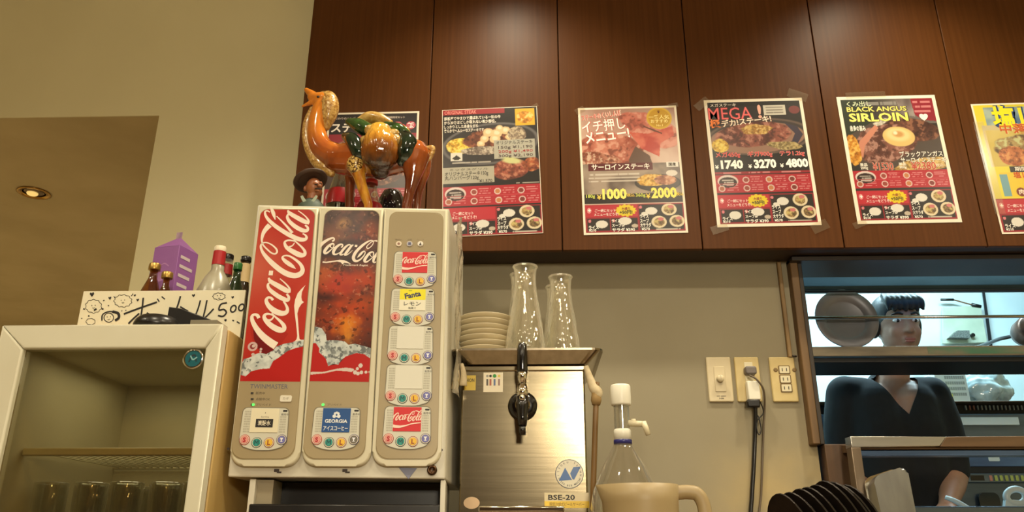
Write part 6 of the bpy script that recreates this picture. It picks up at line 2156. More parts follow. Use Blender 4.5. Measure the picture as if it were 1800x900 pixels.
m = MB(); m.box(a2[0], b2[0], b2[1], a2[1], .012, .034, m_black, .004, fr=FW); m.build('black_plug', t3)
m = MB()
P_ = [FW.p(*FW.uv(x, y, n_), n_) for x, y, n_ in [(1327, 714, .022), (1328, 730, .018), (1327, 770, .010), (1325, 820, .009), (1322, 870, .009), (1320, 930, .009)]]
P_.append(Vector((P_[-1].x, P_[-1].y, 0.855)))
m.tube(spline([tuple(p) for p in P_], 6), .0058, m_black, 10); m.build('black_cable', t3)
m = MB()
P_ = [FW.p(*FW.uv(x, y, n_), n_) for x, y, n_ in [(1335, 704, .025), (1341, 718, .02), (1341, 728, .018), (1332, 738, .02), (1330, 752, .02), (1334, 764, .02), (1338, 755, .018), (1334, 735, .016), (1330, 728, .016)]]
m.tube(spline([tuple(p) for p in P_], 6), .0017, m_black, 6); m.build('thin_cord', t3)
t, a, b = wplate('triple_outlet', 'stained ivory triple outlet plate, rightmost of the three beside the kitchen window', 'outlet', 1350, 628.5, 1404, 707, m_pl)
m_dirt = mat('outlet_grime', (120, 96, 54), 0.6)
for i, py in enumerate((651, 667.5, 683)):
    c_ = FW.uv(1377 + i * 2.0, py)
    m = MB()
    m.prism(rrect(c_[0] - .0165, c_[1] - .0125, c_[0] + .0165, c_[1] + .0125, .003, 3), .007, .0082, FW, m_dirt)
    m.prism(rrect(c_[0] - .0145, c_[1] - .0108, c_[0] + .0145, c_[1] + .0108, .003, 3), .007, .0095, FW, m_ivory, .001)
    for s in (-1, 1): m.box(c_[0] + s * .006 - .0011, c_[0] + s * .006 + .0011, c_[1] - .0045, c_[1] + .0045, .0095, .0098, m_black, fr=FW)
    m.build('socket', t)
for px in (1362, 1395):
    c_ = FW.uv(px, 651); m = MB(); m.lathe([(.006, .007), (.006, .0082), (.004, .0086), (0, .0086)], m_dirt, FW.p(*c_, 0), 16, FWL); m.build('screw', t)

# ================================================================ SIZZLE PLATES AND STEEL PAN, LOWER RIGHT
m_iron = mat('cast_iron', (40, 32, 26), 0.42, 0.5, col2=(26, 21, 18), scale=(30, 30, 30), bump=0.15)
tops = [(1368, 868, 1.80, -24), (1384, 866, 1.81, -26), (1402, 860, 1.82, -27), (1416, 857, 1.83, -28), (1430, 853, 1.84, -28), (1444, 846, 1.86, -30), (1458, 848, 1.87, -30), (1470, 852, 1.88, -31), (1484, 853, 1.90, -31)]
nm = ['first from the left', 'second from the left', 'third from the left', 'fourth from the left', 'middle one', 'fourth from the right', 'third from the right', 'second from the right', 'last on the right']
hp_ = None
for i, (x, y, D, tl) in enumerate(tops):
    if hp_ is None:
        F_ = Frame((0, 0, 0), (0, 1, 0), (0, 0, 1))
        m = MB()
        a_, b_ = .058, .136
        oval = [(a_ * math.cos(g), b_ + b_ * math.sin(g) * (1 if math.sin(g) < 0 else 1)) for g in np.linspace(0, 2 * math.pi, 36)[:-1]]
        inn_ = [(u * .86, b_ + (v - b_) * .9) for u, v in oval]
        m.prism(oval, 0, .006, F_, m_iron, .002)
        k = len(oval)
        m.prism([(u * .84, b_ + (v - b_) * .9) for u, v in oval], .006, .0075, F_, m_iron, .001)
        hp_ = m.build('sizzle_plate'); o = hp_
    else:
        o = hp_.copy(); COL.objects.link(o)
    top = W(x, y, D)
    rot = Matrix.Rotation(R(40), 3, 'Z') @ Matrix.Rotation(R(tl), 3, 'Y')
    L = .272
    rot = rot @ Matrix.Rotation(R(random.uniform(-3, 3)), 3, 'X')
    o.rotation_euler = rot.to_euler()
    tipv = rot @ Vector((0, 0, L))
    o.location = (top.x - tipv.x, D - tipv.y, 0)
    low = min((rot @ v.co).z for v in o.data.vertices)
    o.location.z = top.z - tipv.z
    tag(o, 'dark oval iron sizzle plate leaning in the row, %s' % nm[i], 'plate', 'iron sizzle plates in a leaning row')
bpy.context.view_layer.update()
lows = []
for o in bpy.data.objects:
    if o.name.startswith('sizzle_plate'):
        c = [o.matrix_world @ v.co for v in o.data.vertices]
        lows.append(min(c, key=lambda q_: q_.z))
zr = min(q_.z for q_ in lows) - .002
rk = thing('plate_rack', 'low steel rack holding the row of iron sizzle plates', 'rack', (lows[4].x, lows[4].y, 0.85))
xa, xb = min(q_.x for q_ in lows) - .02, max(q_.x for q_ in lows) + .02
ym = sum(q_.y for q_ in lows) / len(lows)
for dy in (-.05, .05):
    m = MB(); m.box(xa, xb, ym + dy - .004, ym + dy + .004, max(zr - .008, .851), max(zr, .858), m_steel); m.build('rail', rk)
    for x in (xa + .004, xb - .004):
        m = MB(); m.box(x - .004, x + .004, ym + dy - .004, ym + dy + .004, .85, max(zr - .0081, .8511), m_steel); m.build('foot', rk)
# rounded steel pan standing on its side in front of the lower opening
D_ = 2.06
t = thing('steel_pan', 'rounded shiny steel food pan standing upright right of the iron plates', 'pan', W(1565, 900, D_).to_tuple())
FP = Frame(W(1562, 900, D_), Vector((1, 0.10, 0)), Vector((0.10, .22, 1)))
Q_ = [FP.uv(*p) for p in ((1527, 834), (1586, 822), (1608, 905), (1556, 912))]
low_ = -(FP.o.z - .864) / FP.Y.z
Q_[2] = (Q_[2][0] + .012, low_); Q_[3] = (Q_[3][0] + .010, low_)
m = MB()
po = rpoly(Q_, (.020, .020, .010, .010), 8)
m.prism(po, -.045, 0, FP, mat('pan_steel', (156, 158, 158), .24, .9, col2=(140, 142, 144), scale=(30, 30, 4)), .007, seg=4)
m.build('pan_body', t)
m = MB()
c_ = np.mean(np.array(po), axis=0)
m.prism([tuple(c_ + (np.array(p) - c_) * 1.05) for p in po], -.050, -.0455, FP, m_chrome, .0015)
m.build('rim', t)

# ================================================================ KITCHEN SEEN THROUGH THE PASS-THROUGH
m_ksteel = mat('kitchen_steel', (108, 124, 140), 0.3, 0.7, col2=(88, 104, 120), scale=(3, 30, 30))
m_kblue = mat('steel_blue_sheen', (92, 124, 168), 0.35, 0.15, col2=(66, 92, 130), scale=(3, 3, 12), detail=5)  # blue sheen of cool kitchen reflections put into the base colour
m_kdark = mat('shelf_underside', (34, 36, 40), 0.5, 0.3, col2=(26, 28, 32), scale=(10, 10, 10))
m_lip = mat('shelf_lip', (150, 140, 122), 0.35, 0.5, col2=(106, 100, 92), scale=(5, 30, 30))
m_rail = mat('rail_steel', (170, 168, 160), 0.2, 1.0)
KX1 = 2.3


def zrow(py, D, px=1600): return W(px, py, D).z


# hood beam close behind the opening
D = 2.53
t = thing('hood_beam', 'wide blue grey steel hood across the top of the kitchen opening', 'hood', (1.6, D + .1, zrow(505, D)))
z1, z2, z3, z4 = zrow(508, D), zrow(503, D), zrow(470, D), 2.06
m = MB(); m.box(0.72, KX1, D, D + .035, z2, z3, m_kblue, .004); m.build('lower_panel', t)
m = MB(); m.box(0.72, KX1, D + .012, D + .035, z3 + .0005, z4, m_kblue, .002); m.build('upper_panel', t)
m = MB(); m.box(0.72, KX1, D - .010, D + .035, z1 - .004, z2 - .0005, m_kdark, .002); m.build('edge_strip', t)

# hanging pass shelf: rails, lower board, end posts
D = 2.41
t = thing('pass_shelf', 'steel pass shelf with rails hanging in the kitchen opening in front of the cook', 'shelf', (1.6, D + .12, zrow(626, D)))
zr1, zr2 = zrow(557.5, D), zrow(512, D)
m = MB(); m.tube([(0.70, D, zr1), (KX1, D, zr1)], .0052, m_rail, 14); m.build('rail', t)
m = MB(); m.tube([(0.70, D, zr2 + .002), (KX1, D, zr2 + .002)], .004, m_kdark, 12); m.build('rail', t)
zl0, zl1 = zrow(626, D), zrow(609, D)
m = MB(); m.box(0.70, KX1, D - .006, D, zl0, zl1, m_lip, .0015); m.build('front_lip', t)
m = MB(); m.box(0.70, KX1, D, D + .20, zl1 - .007, zl1 - .002, m_ksteel); m.build('board', t)
m = MB(); m.box(0.70, KX1, D + .012, D + .21, zl0 - .016, zl0 - .001, m_kdark, .002); m.build('under_beam', t)
for x in (0.705, KX1 - .01):
    m = MB(); m.box(x, x + .012, D + .002, D + .02, zl0, z1, m_ksteel); m.build('post', t)
m = MB(); m.box(1.19, 1.55, D - .0068, D - .0061, zl0 + .005, zl1 - .004, mat('green_stain', (70, 120, 96), 0.4, col2=(120, 118, 100), scale=(12, 12, 60))); m.build('green_tape', t)

# round steel platter leaning behind the rail
c = W(1487, 561, D + .03)
t = thing('steel_platter', 'round grey steel platter leaning behind the pass shelf rail at left', 'platter', (c.x, D + .04, zl1 - .002))
m = MB()
FPt = Frame(c, (1, 0.0, 0), (0, .10, 1))
ML_ = Matrix((FPt.X, FPt.Y, FPt.N)).transposed()
rad = (c.z - (zl1 - .0015)) / FPt.Y.z * .995
m.lathe([(0.0, -.004), (rad * .60, -.004), (rad * .64, -.002), (rad * .70, .006), (rad * .97, .009), (rad, .008), (rad, .005), (rad * .97, .005), (rad * .71, .002), (rad * .60, -.008), (0, -.008)], mat('platter_steel', (122, 122, 130), 0.4, 0.25, col2=(108, 108, 116), scale=(9, 9, 9)), c, 64, ML_)
m.build('dish', t)

# back wall fittings
D = 4.18
FKb = wall_frame(D)


def panel(mb, px0, py0, px1, py1, n0, n1, mm, bev=.002):
    a, b = FKb.uv(px0, py0), FKb.uv(px1, py1)
    mb.box(a[0], b[0], b[1], a[1], n0, n1, mm, bev, fr=FKb)


m_kwhite = mat('white_enamel_panel', (224, 236, 238), 0.22, col2=(206, 222, 226), scale=(2, 2, 2))
m_board = mat('stained_board', (186, 196, 176), 0.5, col2=(160, 172, 150), scale=(6, 6, 6))
t = thing('wall_board', 'stained pale green board on the kitchen wall right of the cook', 'board', FKb.p(*FKb.uv(1695, 606), 0))
m = MB(); q = U([(1655, 541), (1722, 538), (1734, 603), (1655, 605)], FKb); m.prism(q, 0, .012, FKb, m_board, .002); m.build('panel', t)
m = MB(); q = U([(1664, 596), (1677, 584), (1698, 584), (1699, 597)], FKb, .013); m.prism(q, .0125, .05, FKb, mat('vent_mesh', (60, 64, 62), .5, col2=(120, 126, 120), scale=(200, 200, 200))); m.build('vent', t)
m = MB(); q = circle(*FKb.uv(1706, 591), .010, 12); m.prism(q, .0125, .03, FKb, m_black); m.build('hook', t)
t = thing('wall_cable', 'thin brown cable with dark clip running above the green wall board', 'cable', FKb.p(*FKb.uv(1692, 532), 0))
m = MB(); m.tube(spline([tuple(FKb.p(*FKb.uv(x, y), .01)) for x, y in ((1655, 528), (1674, 528), (1700, 535), (1722, 539))], 5), .004, mat('brown_cable', (110, 74, 46), .5), 8); m.build('cord', t)
m = MB(); m.tube([FKb.p(*FKb.uv(x, y), .012) for x, y in ((1706, 537), (1722, 540))], [.011, .009], m_black, 10); m.build('clip', t)
m = MB(); m.tube([FKb.p(*FKb.uv(x, y), .012) for x, y in ((1652, 528), (1674, 528))], .007, m_black, 10); m.build('clip', t)
m = MB()
a = [FKb.uv(x, y) for x, y in ((1725, 505), (1729, 505), (1744, 610), (1739, 610))]
m.prism(a, 0, .006, FKb, m_kdark); structure(m.build('trim_2'))
m = MB()
panel(m, 1783, 430, 1980, 560, .0, .5, m_kdark)
panel(m, 1792, 561, 1980, 612, .0, .5, m_kdark)
o = m.build('kitchen_cupboard'); solo(o, 'dark cupboard against the kitchen back wall at far right', 'cupboard')
t = thing('copper_pot', 'round brown pot end at the right edge behind the pass shelf', 'pot', W(1803, 584, 3.2).to_tuple())
c = W(1806, 583, 3.2)
m = MB(); m.lathe([(0, -.05), (.045, -.045), (.055, -.02), (.057, .03), (.05, .05), (0, .052)], mat('pot_copper', (92, 62, 46), .35, .6, col2=(60, 42, 32), scale=(20, 20, 20)), c, 32, Matrix.Rotation(R(80), 3, 'X')); m.build('pot_body', t)
m = MB(); m.tube([c + Vector((0, .04, 0)), c + Vector((0, .20, .02)), c + Vector((0, .97, .05))], .008, m_black, 10); m.build('handle', t)

# back counter with cooker: shelf with boxes, control strip, steel band
D = 3.15
FK = wall_frame(D)
t = thing('cooking_range', 'steel cooking range with a button strip behind the cook', 'range', (1.9, D + .4, .16))
zt = zrow(706, D, 1720)
m = MB(); m.box(1.05, 3.0, D, 4.15, .18, zrow(727, D, 1720), m_ksteel, .004); m.build('body', t)
m = MB(); m.box(1.05, 3.0, D + .04, 4.15, zrow(727, D, 1720) + .0005, zrow(709, D, 1720), m_kdark); m.build('control_recess', t)
m = MB(); m.box(1.05, 3.0, D - .02, 4.15, zrow(709, D, 1720) + .0005, zt, mat('brown_top', (96, 74, 54), .4, .4, col2=(70, 56, 44), scale=(4, 20, 20)), .003); m.build('range_top', t)
FKc = wall_frame(D + .04)
for i in range(15):
    a, b = FKc.uv(1694 + i * 7.0, 710), FKc.uv(1699.5 + i * 7.0, 723)
    m = MB(); m.box(a[0], b[0], b[1] + .004, a[1] - .006, 0, .006, flat((150, 96, 84) if i in (1, 2) else (150, 158, 156), .4), .001, fr=FKc); m.build('button', t)
a, b = FK.uv(1676, 725), FK.uv(1700, 748)
m = MB(); m.box(FK.uv(1676, 748)[0], FK.uv(1790, 748)[0], b[1], a[1] - .02, .001, .012, m_kwhite, .002, fr=FK); m.build('bright_band', t)
# lower controls seen through the lower opening
FKl = wall_frame(D - .012)
m = MB(); a, b = FKl.uv(1690, 800), FKl.uv(1900, 820); m.box(a[0], b[0], b[1], a[1], -.011, .006, m_kblue, .002, fr=FKl); m.build('lower_band', t)
m = MB(); a, b = FKl.uv(1735, 803), FKl.uv(1756, 811); m.prism(rrect(a[0], b[1], b[0], a[1], .004, 3), .006, .008, FKl, m_kwhite); m.build('name_badge', t)
m = MB(); a, b = FKl.uv(1700, 820.5), FKl.uv(1900, 832); m.box(a[0], b[0], b[1], a[1], -.011, .002, m_kdark, fr=FKl); m.build('gap_shade_strip', t)  # solid strip, the shade of an open gap put into its dark colour
m = MB(); a, b = FKl.uv(1697, 832.5), FKl.uv(1900, 848); m.box(a[0], b[0], b[1], a[1], -.011, .010, m_ksteel, .002, fr=FKl); m.build('button_panel', t)
m = MB(); a, b = FKl.uv(1703, 836), FKl.uv(1728, 845); m.box(a[0], b[0], b[1], a[1], .010, .012, m_black, fr=FKl); m.build('display_window', t)
for i in range(9):
    a, b = FKl.uv(1735 + i * 9.2, 836), FKl.uv(1742.5 + i * 9.2, 846)
    m = MB(); m.box(a[0], b[0], b[1], a[1], .010, .014, flat((196, 130, 110) if i < 1 else (176, 184, 96), .4), .002, fr=FKl); m.build('button', t)
m = MB(); a, b = FKl.uv(1718, 866), FKl.uv(1764, 915); m.prism(rrect(a[0], b[1], b[0], a[1], .02, 5), -.0, .004, FKl, mat('oven_window', (40, 50, 52), .15), .001); m.build('oven_window', t)

# things standing on the range
zb = zt + .0005
t = thing('white_crate', 'white perforated crate on the range behind the cook', 'crate', W(1680, 706, D + .15).to_tuple())
Dc = D + .10
FKx = wall_frame(Dc)
a, b = FKx.uv(1640, 655), FKx.uv(1706, 700)
m = MB(); m.box(a[0], b[0], zb - 1.0, a[1], -.16, 0, m_kwhite, .004, fr=FKx); m.build('crate_body', t)
m = MB()
for i in range(9):
    for j in range(4):
        x = a[0] + .045 + (b[0] - a[0] - .06) * i / 8; z = a[1] - .02 - (a[1] - b[1]) * j / 4.6
        m.box(x - .0035, x + .0035, z - .006, z + .006, 0, .0008, flat((150, 164, 166), .5), fr=FKx)
ho = m.build('perforation', t); ho['kind'] = 'stuff'
a, b = FKx.uv(1659, 684), FKx.uv(1674, 702)
t = thing('yellow_packet', 'small yellow packet with an orange spot in front of the white crate', 'packet', FKx.p((a[0] + b[0]) / 2, zb - 1, .02))
m = MB(); m.prism(rpoly(U([(1659, 685), (1672, 684), (1675, 697), (1672, 703), (1659, 703)], FKx, .03), (.004,) * 5, 3), .015, .035, FKx, flat((226, 216, 30), .35), .004); m.build('packet_body', t)
m = MB(); c_ = FKx.uv(1666, 694, .036); m.sheet(circle(*c_, .007, 12), .0355, FKx, flat((230, 150, 30), .4)); m.build('spot', t)
lowz = [v.co.z for v in t.children[0].data.vertices]
dz = (zb - t.location.z) - min(lowz)
for ch_ in t.children: ch_.location.z += dz
t = thing('plastic_bag', 'crumpled translucent plastic bag on the range right of the white crate', 'bag', W(1735, 704, D + .12).to_tuple())
m = MB()
c = W(1735, 682, D + .14)
rz = c.z - zb
m.ell(c, (.088, .05, rz), m_kwhite, None, 72, 44)
for v in m.bm.verts:
    d = v.co - c
    k = 1 + .55 * (float(vnoise(np.array([v.co.x + .7 * v.co.y]), np.array([v.co.z * 1.3 + v.co.y]), 22, 3, 4)[0]) - .5)
    v.co = c + d * k
    v.co.z = max(v.co.z, zb)
m.mats[0] = mat('bag_plastic', (196, 214, 216), .15, col2=(150, 172, 176), scale=(26, 26, 26), coat=.4)
m.build('bag_body', t)

# sill of the opening: bright steel edge, brown board, steel upright
D = 2.13
FS2 = wall_frame(D)
t = thing('pass_sill', 'serving sill under the kitchen opening with a bright steel front edge', 'sill', FS2.p(1.0, FS2.uv(1600, 785)[1], 0))
m = MB(); m.prism(U([(1495, 767), (1663, 767.5), (1652, 784), (1497, 786)], FS2), -.04, 0, FS2, mat('sill_steel', (196, 194, 186), .26, .8, col2=(176, 174, 166), scale=(4, 30, 40)), .0015); m.build('steel_edge', t)
m_brown = mat('sill_brown', (104, 80, 56), .4, .2, col2=(82, 62, 42), scale=(3, 20, 40), coat=.2)
m = MB(); m.prism(U([(1663.5, 767.5), (1990, 765), (1990, 785), (1652.5, 785)], FS2), -.04, -.001, FS2, m_brown, .0015); m.build('brown_edge', t)
z0 = FS2.uv(1600, 767)[1] + 1.0
m = MB()
e0, e1 = W(1488, 770, 2.14), W(1990, 764, 2.14)
b0_, b1_ = W(1452, 772, 2.32), W(1990, 738, 2.32)
m._add([(0.836, 2.15, z0 - .022), (KX1, 2.15, z0 - .022), (KX1, 2.36, z0 + .030), (0.80, 2.36, z0 + .003), (0.836, 2.15, z0 - .034), (KX1, 2.15, z0 - .034), (KX1, 2.36, z0 - .03), (0.80, 2.36, z0 - .03)],
       [(0, 1, 2, 3), (4, 7, 6, 5), (0, 4, 5, 1), (1, 5, 6, 2), (2, 6, 7, 3), (3, 7, 4, 0)], m_brown)
m.build('brown_board', t)
m = MB(); a, b = FS2.uv(1512, 786.5), FS2.uv(1990, 799); m.box(a[0], KX1, b[1], a[1] - .001, -.06, -.02, m_kblue, .002, fr=FS2); m.build('under_rail', t)
zbt = 1.0
m = MB(); q = U([(1496.5, 786.5), (1513, 786), (1530, 905), (1512, 905)], FS2); m.prism(q, -.035, 0, FS2, mat('upright_steel', (128, 112, 94), .35, .6, col2=(108, 94, 78), scale=(30, 30, 4)), .0015); m.build('upright', t)
m = MB(); a = FS2.uv(1520, 905); m.box(a[0] - .01, a[0] + .02, 0.0, a[1], -.035, -.004, m_panel, fr=FS2) if False else m.box(a[0] - .012, a[0] + .012, -.0, a[1] - .0005, -.035, -.004, m_panel, fr=FS2); m.build('upright_base', t)

# ================================================================ THE COOK
m_skin = mat('skin', (164, 122, 98), 0.55, col2=(152, 110, 86), scale=(14, 14, 14))
m_shirt = mat('black_shirt', (15, 16, 19), 0.9, col2=(10, 11, 13), scale=(40, 40, 40), bump=0.2)
m_trouser = mat('dark_trousers', (30, 30, 36), 0.85, col2=(22, 22, 26), scale=(40, 40, 40))
m_hair = mat('black_hair', (18, 15, 14), 0.45, col2=(34, 28, 24), scale=(160, 160, 12), bump=0.3)
PX, PY, PF = 1.250, 2.86, 0.16
person = thing('person', 'person in a black short-sleeved V-neck shirt standing behind the kitchen pass shelf', 'person', (PX, PY, PF))


def limb(mb, pts, mm, grow=0.0, seg=18, sub=6):
    S = spline([tuple(p) for p in pts], sub)
    mb.tube([p[:3] for p in S], [p[3] + grow for p in S], mm, seg)
    mb.ell(S[0][:3], S[0][3] + grow, mm, None, 16, 10)
    mb.ell(S[-1][:3], S[-1][3] + grow, mm, None, 16, 10)


hx = W(1578, 585, PY - .03).x
hz = 1.752
HC = Vector((hx, PY - .035, hz))
SH = {-1: Vector((PX - .150, PY + .005, 1.512)), 1: Vector((PX + .150, PY + .005, 1.508))}
EL = {-1: Vector((PX - .185, PY + .02, 1.225)), 1: Vector((PX + .165, PY - .03, 1.225))}
WR = {-1: Vector((PX - .130, PY - .175, 1.125)), 1: Vector((PX + .050, PY - .175, 1.120))}


def torso(mb, mm, g):
    for pts in ([(PX, PY + .01, .99, .135), (PX, PY, 1.10, .128), (PX, PY, 1.22, .125), (PX, PY, 1.36, .140), (PX, PY + .005, 1.46, .120)],):
        for dx in (-.055, .055):
            limb(mb, [(x + dx * (1 if z < 1.4 else 1.3), y, z, r * .78) for x, y, z, r in pts], mm, g)
    for s in (-1, 1):
        limb(mb, [(PX + s * .03, PY + .01, 1.480, .066), (PX + s * .09, PY + .008, 1.496, .066), tuple(SH[s]) + (.056,)], mm, g)


def arm_up(mb, s, mm, g, t0=0.0, t1=1.0):
    A, B = SH[s], EL[s]
    limb(mb, [tuple(A.lerp(B, t0)) + (.054,), tuple(A.lerp(B, (t0 + t1) / 2) + Vector((s * .012, 0, 0))) + (.049,), tuple(A.lerp(B, t1)) + (.042,)], mm, g)


def hand(mb, s, mm):
    wv = WR[s]
    fwd = (wv - EL[s]).normalized()
    fwd = (fwd + Vector((-s * .25, -.2, -.10))).normalized()
    side = fwd.cross(Vector((0, 0, 1))).normalized()
    up = side.cross(fwd).normalized()
    palm = wv + fwd * .055
    for k in (-1.5, -.5, .5, 1.5):
        a = wv + fwd * .012 + side * k * .009
        b = wv + fwd * .090 + side * k * .020
        limb(mb, [tuple(a) + (.017,), tuple((a + b) / 2) + (.016,), tuple(b) + (.0115,)], mm, 0, 12, 4)
    for k, L in zip((-1.5, -.5, .5, 1.5), (.066, .080, .076, .060)):
        b = wv + fwd * .092 + side * k * .0205
        c1 = b + fwd * L * .45 - up * .008 + side * k * .002
        c2 = c1 + fwd * L * .26 - up * L * .26
        c3 = c2 + fwd * L * .05 - up * L * .28
        limb(mb, [tuple(b) + (.0100,), tuple(c1) + (.0092,), tuple(c2) + (.0084,), tuple(c3) + (.0074,)], mm, 0, 12, 4)
    th = side * (-1 if s > 0 else 1)
    a = wv + fwd * .022 + th * .022
    b = a + th * .030 + fwd * .030 - up * .012
    c = b + th * .006 + fwd * .032 - up * .010
    limb(mb, [tuple(a) + (.014,), tuple(b) + (.0110,), tuple(c) + (.0088,)], mm, 0, 12, 4)


m = MB()
torso(m, m_skin, 0)
limb(m, [(PX + .005, PY + .012, 1.50, .062), (PX + .03, PY + .005, 1.58, .054), (HC.x, HC.y + .03, hz - .085, .052)], m_skin)
# head: skull, face, jaw, nose, brow, lips, ears
tiltm = Matrix.Rotation(R(8), 3, 'X')
hp = lambda x, y, z: HC + tiltm @ Vector((x, y, z))
m.ell(hp(0, .012, .022), (.076, .094, .090), m_skin, tiltm, 28, 18)
m.ell(hp(0, -.018, -.030), (.066, .070, .078), m_skin, tiltm, 28, 18)
m.ell(hp(0, -.045, -.085), (.036, .036, .026), m_skin, tiltm)
for s in (-1, 1):
    m.ell(hp(s * .030, -.058, -.030), (.026, .022, .026), m_skin, tiltm)
    m.ell(hp(s * .078, .012, -.008), (.009, .019, .031), m_skin, tiltm)
    m.ell(hp(s * .028, -.074, .026), (.024, .010, .007), m_skin, tiltm)
limb(m, [tuple(hp(0, -.080, .016)) + (.0075,), tuple(hp(0, -.096, -.010)) + (.0095,), tuple(hp(0, -.101, -.026)) + (.0120,)], m_skin)
for s in (-1, 1): m.ell(hp(s * .012, -.090, -.029), (.008, .009, .007), m_skin)
m.ell(hp(0, -.084, -.055), (.024, .011, .0062), m_skin, tiltm); m.ell(hp(0, -.081, -.066), (.021, .011, .0068), m_skin, tiltm)
for s in (-1, 1):
    arm_up(m, s, m_skin, 0)
    E_, W_ = EL[s], WR[s]
    limb(m, [tuple(E_) + (.041,), tuple(E_.lerp(W_, .35)) + (.040,), tuple(E_.lerp(W_, .8)) + (.029,), tuple(W_) + (.026,)], m_skin)
    hand(m, s, m_skin)
    limb(m, [(PX + s * .085, PY + .01, .98, .088), (PX + s * .095, PY, .80, .078), (PX + s * .10, PY + .005, .60, .058), (PX + s * .10, PY + .02, .42, .055), (PX + s * .10, PY + .03, .24, .038), (PX + s * .10, PY + .03, .215, .036)], m_skin)
fuse(m, 'body', m_skin, 0.0048, 3, person)
m = MB()
torso(m, m_shirt, .010)
for s in (-1, 1): arm_up(m, s, m_shirt, .012, 0, .92)
limb(m, [(PX, PY + .02, 1.505, .070), (PX, PY + .025, 1.535, .066)], m_shirt, 0)
so_ = fuse(m, 't_shirt', m_shirt, 0.007, 10, person)
# V-neck: cut the shirt open so that the chest shows
bmx = bmesh.new()
bmx.from_mesh(so_.data)
L_ = _loc[so_.name]
for sx_ in (-1, 1):
    bmesh.ops.bisect_plane(bmx, geom=bmx.verts[:] + bmx.edges[:] + bmx.faces[:], plane_co=Vector((PX + .016, PY, 1.425)) - L_, plane_no=Vector((1.7 * sx_, 0, 1)).normalized())
kill = []
for f in bmx.faces:
    c = f.calc_center_median() + L_
    dx = abs(c.x - (PX + .016))
    if c.y < PY - .01 and dx < .075 and c.z > 1.425 + dx * 1.7: kill.append(f)
bmesh.ops.delete(bmx, geom=kill, context='FACES')
bmx.to_mesh(so_.data)
bmx.free()
m = MB()
limb(m, [(PX, PY + .01, 1.02, .135), (PX, PY + .01, .95, .140)], m_trouser)
for s in (-1, 1):
    limb(m, [(PX + s * .075, PY + .01, .96, .105), (PX + s * .095, PY, .80, .092), (PX + s * .10, PY + .005, .60, .074), (PX + s * .10, PY + .02, .40, .070), (PX + s * .10, PY + .03, .26, .060)], m_trouser)
fuse(m, 'trousers', m_trouser, .009, 3, person)
for s in (-1, 1):
    m = MB()
    for pts in ([(PX + s * .10, PY + .05, PF + .045, .044), (PX + s * .105, PY - .03, PF + .040, .039), (PX + s * .11, PY - .12, PF + .033, .032)],): limb(m, pts, m_black)
    m.ell((PX + s * .10, PY + .03, PF + .075), (.045, .05, .04), m_black)
    for v in m.bm.verts: v.co.z = max(v.co.z, PF + .0005)
    fuse(m, 'shoe', m_black, .006, 2, person)
# hair: cap of hair with fringe
m = MB()
m.ell(hp(0, .022, .036), (.084, .098, .090), m_hair, tiltm, 32, 20)
for s in (-1, 1):
    m.ell(hp(s * .074, .020, .0), (.014, .040, .045), m_hair, tiltm)
for i in range(7):
    x = -.054 + .018 * i
    limb(m, [tuple(hp(x * .9, -.035, .104)) + (.016,), tuple(hp(x * 1.05, -.072, .078)) + (.014,), tuple(hp(x * 1.12, -.082, .050 - .006 * (i % 2))) + (.006,)], m_hair)
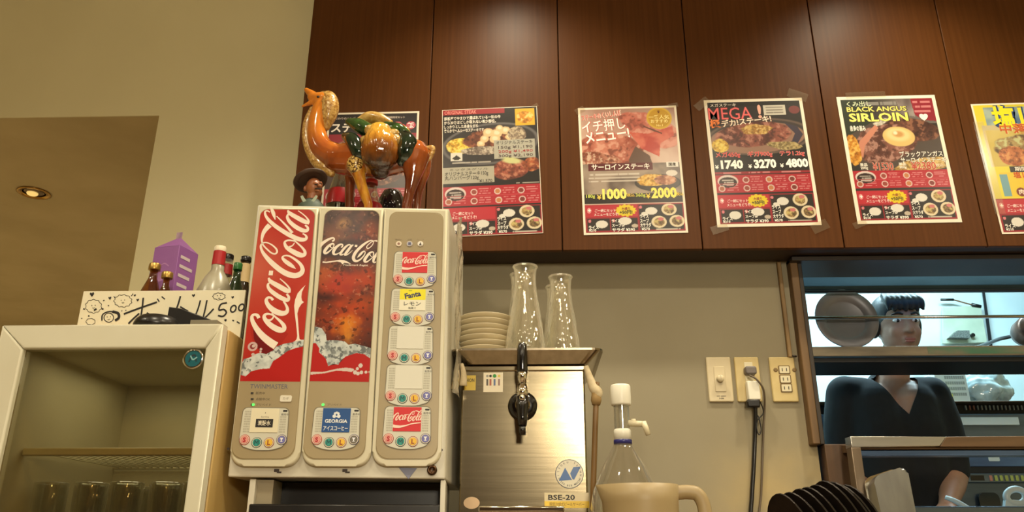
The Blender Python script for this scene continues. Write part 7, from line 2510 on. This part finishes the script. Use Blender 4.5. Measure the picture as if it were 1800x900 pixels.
# keep the face clear: flatten anything that would lie over it
for v in m.bm.verts:
    d = tiltm.transposed() @ (v.co - HC)
    if d.y < -.055 and d.z < .040: v.co = HC + tiltm @ Vector((d.x, -.052, d.z))
fuse(m, 'hair', m_hair, .0045, 2, person)
m_eye = flat((226, 220, 212), .25)
m_iris = flat((30, 20, 16), .2)
m_lips = flat((160, 96, 84), .45)
for s in (-1, 1):
    m = MB()
    e = hp(s * .031, -.0715, .010)
    m.ell(e, (.0150, .0105, .0068), m_eye, tiltm)
    m.ell(e + tiltm @ Vector((0, -.0068, -.0008)), (.0060, .0050, .0060), m_iris, tiltm)
    m.build('eye', person)
    m = MB()
    S = spline([tuple(hp(s * .014, -.0855, .031)) + (.003,), tuple(hp(s * .031, -.0845, .036)) + (.0042,), tuple(hp(s * .050, -.0720, .030)) + (.002,)], 6)
    m.tube([q[:3] for q in S], [q[3] for q in S], m_hair, 10)
    m.build('eyebrow', person)
m = MB()
m.ell(hp(0, -.0905, -.0560), (.0215, .0070, .0040), m_lips, tiltm); m.ell(hp(0, -.0885, -.0645), (.0185, .0072, .0048), m_lips, tiltm)
fuse(m, 'lips', m_lips, .002, 1, person)

# what the hand works with at the lower right
t = thing('serving_tongs', 'pale plastic-handled tongs held in the hand at lower right', 'tongs', (WR[1] + Vector((-.02, -.10, -.03))).to_tuple())
m_pale = mat('pale_plastic', (206, 222, 224), .3)
a = WR[1] + Vector((-.035, -.085, .005))
m = MB()
S = spline([tuple(W(1662, 874, 2.52)) + (.006,), tuple(W(1685, 884, 2.50)) + (.008,), tuple(W(1722, 908, 2.48)) + (.008,), tuple(W(1740, 925, 2.47)) + (.006,)], 6)
m.tube([q[:3] for q in S], [q[3] for q in S], m_pale, 12)
m.build('arm', t)
t = thing('ring_handle_tool', 'white kitchen tool with a ring-shaped handle at the lower right corner', 'utensil', W(1780, 900, 2.45).to_tuple())
FR = wall_frame(2.45)
c_ = FR.uv(1786, 873)
m = MB()
k_ = FR.uv(1787, 873)[0] - FR.uv(1786, 873)[0]
m.tube([FR.p(c_[0] + 17 * k_ * math.cos(g) + 2 * k_ * math.sin(g), c_[1] + 13 * k_ * math.sin(g), 0) for g in np.linspace(0, 2 * math.pi, 33)], 6 * k_, m_pale, 10, caps=False)
m.build('ring', t)
m = MB(); q = U([(1766, 878), (1800, 880), (1797, 1000), (1752, 1000)], FR); m.prism(rpoly(q, (.004,) * 4, 4), -.008, .008, FR, m_pale, .004)
m.build('grip', t)
kc = thing('kitchen_worktop', 'low steel kitchen worktop below the serving opening', 'worktop', (1.6, 2.42, .16))
zt_ = min((v.co.z for v in t.children[1].data.vertices)) + t.location.z
m = MB(); m.box(.62, 2.3, 2.345, 2.49, zt_ - .03, zt_ - .0005, m_ksteel, .004); m.build('top', kc)
m = MB(); m.box(.65, 2.27, 2.35, 2.47, .16, zt_ - .0301, m_ksteel); m.build('base', kc)
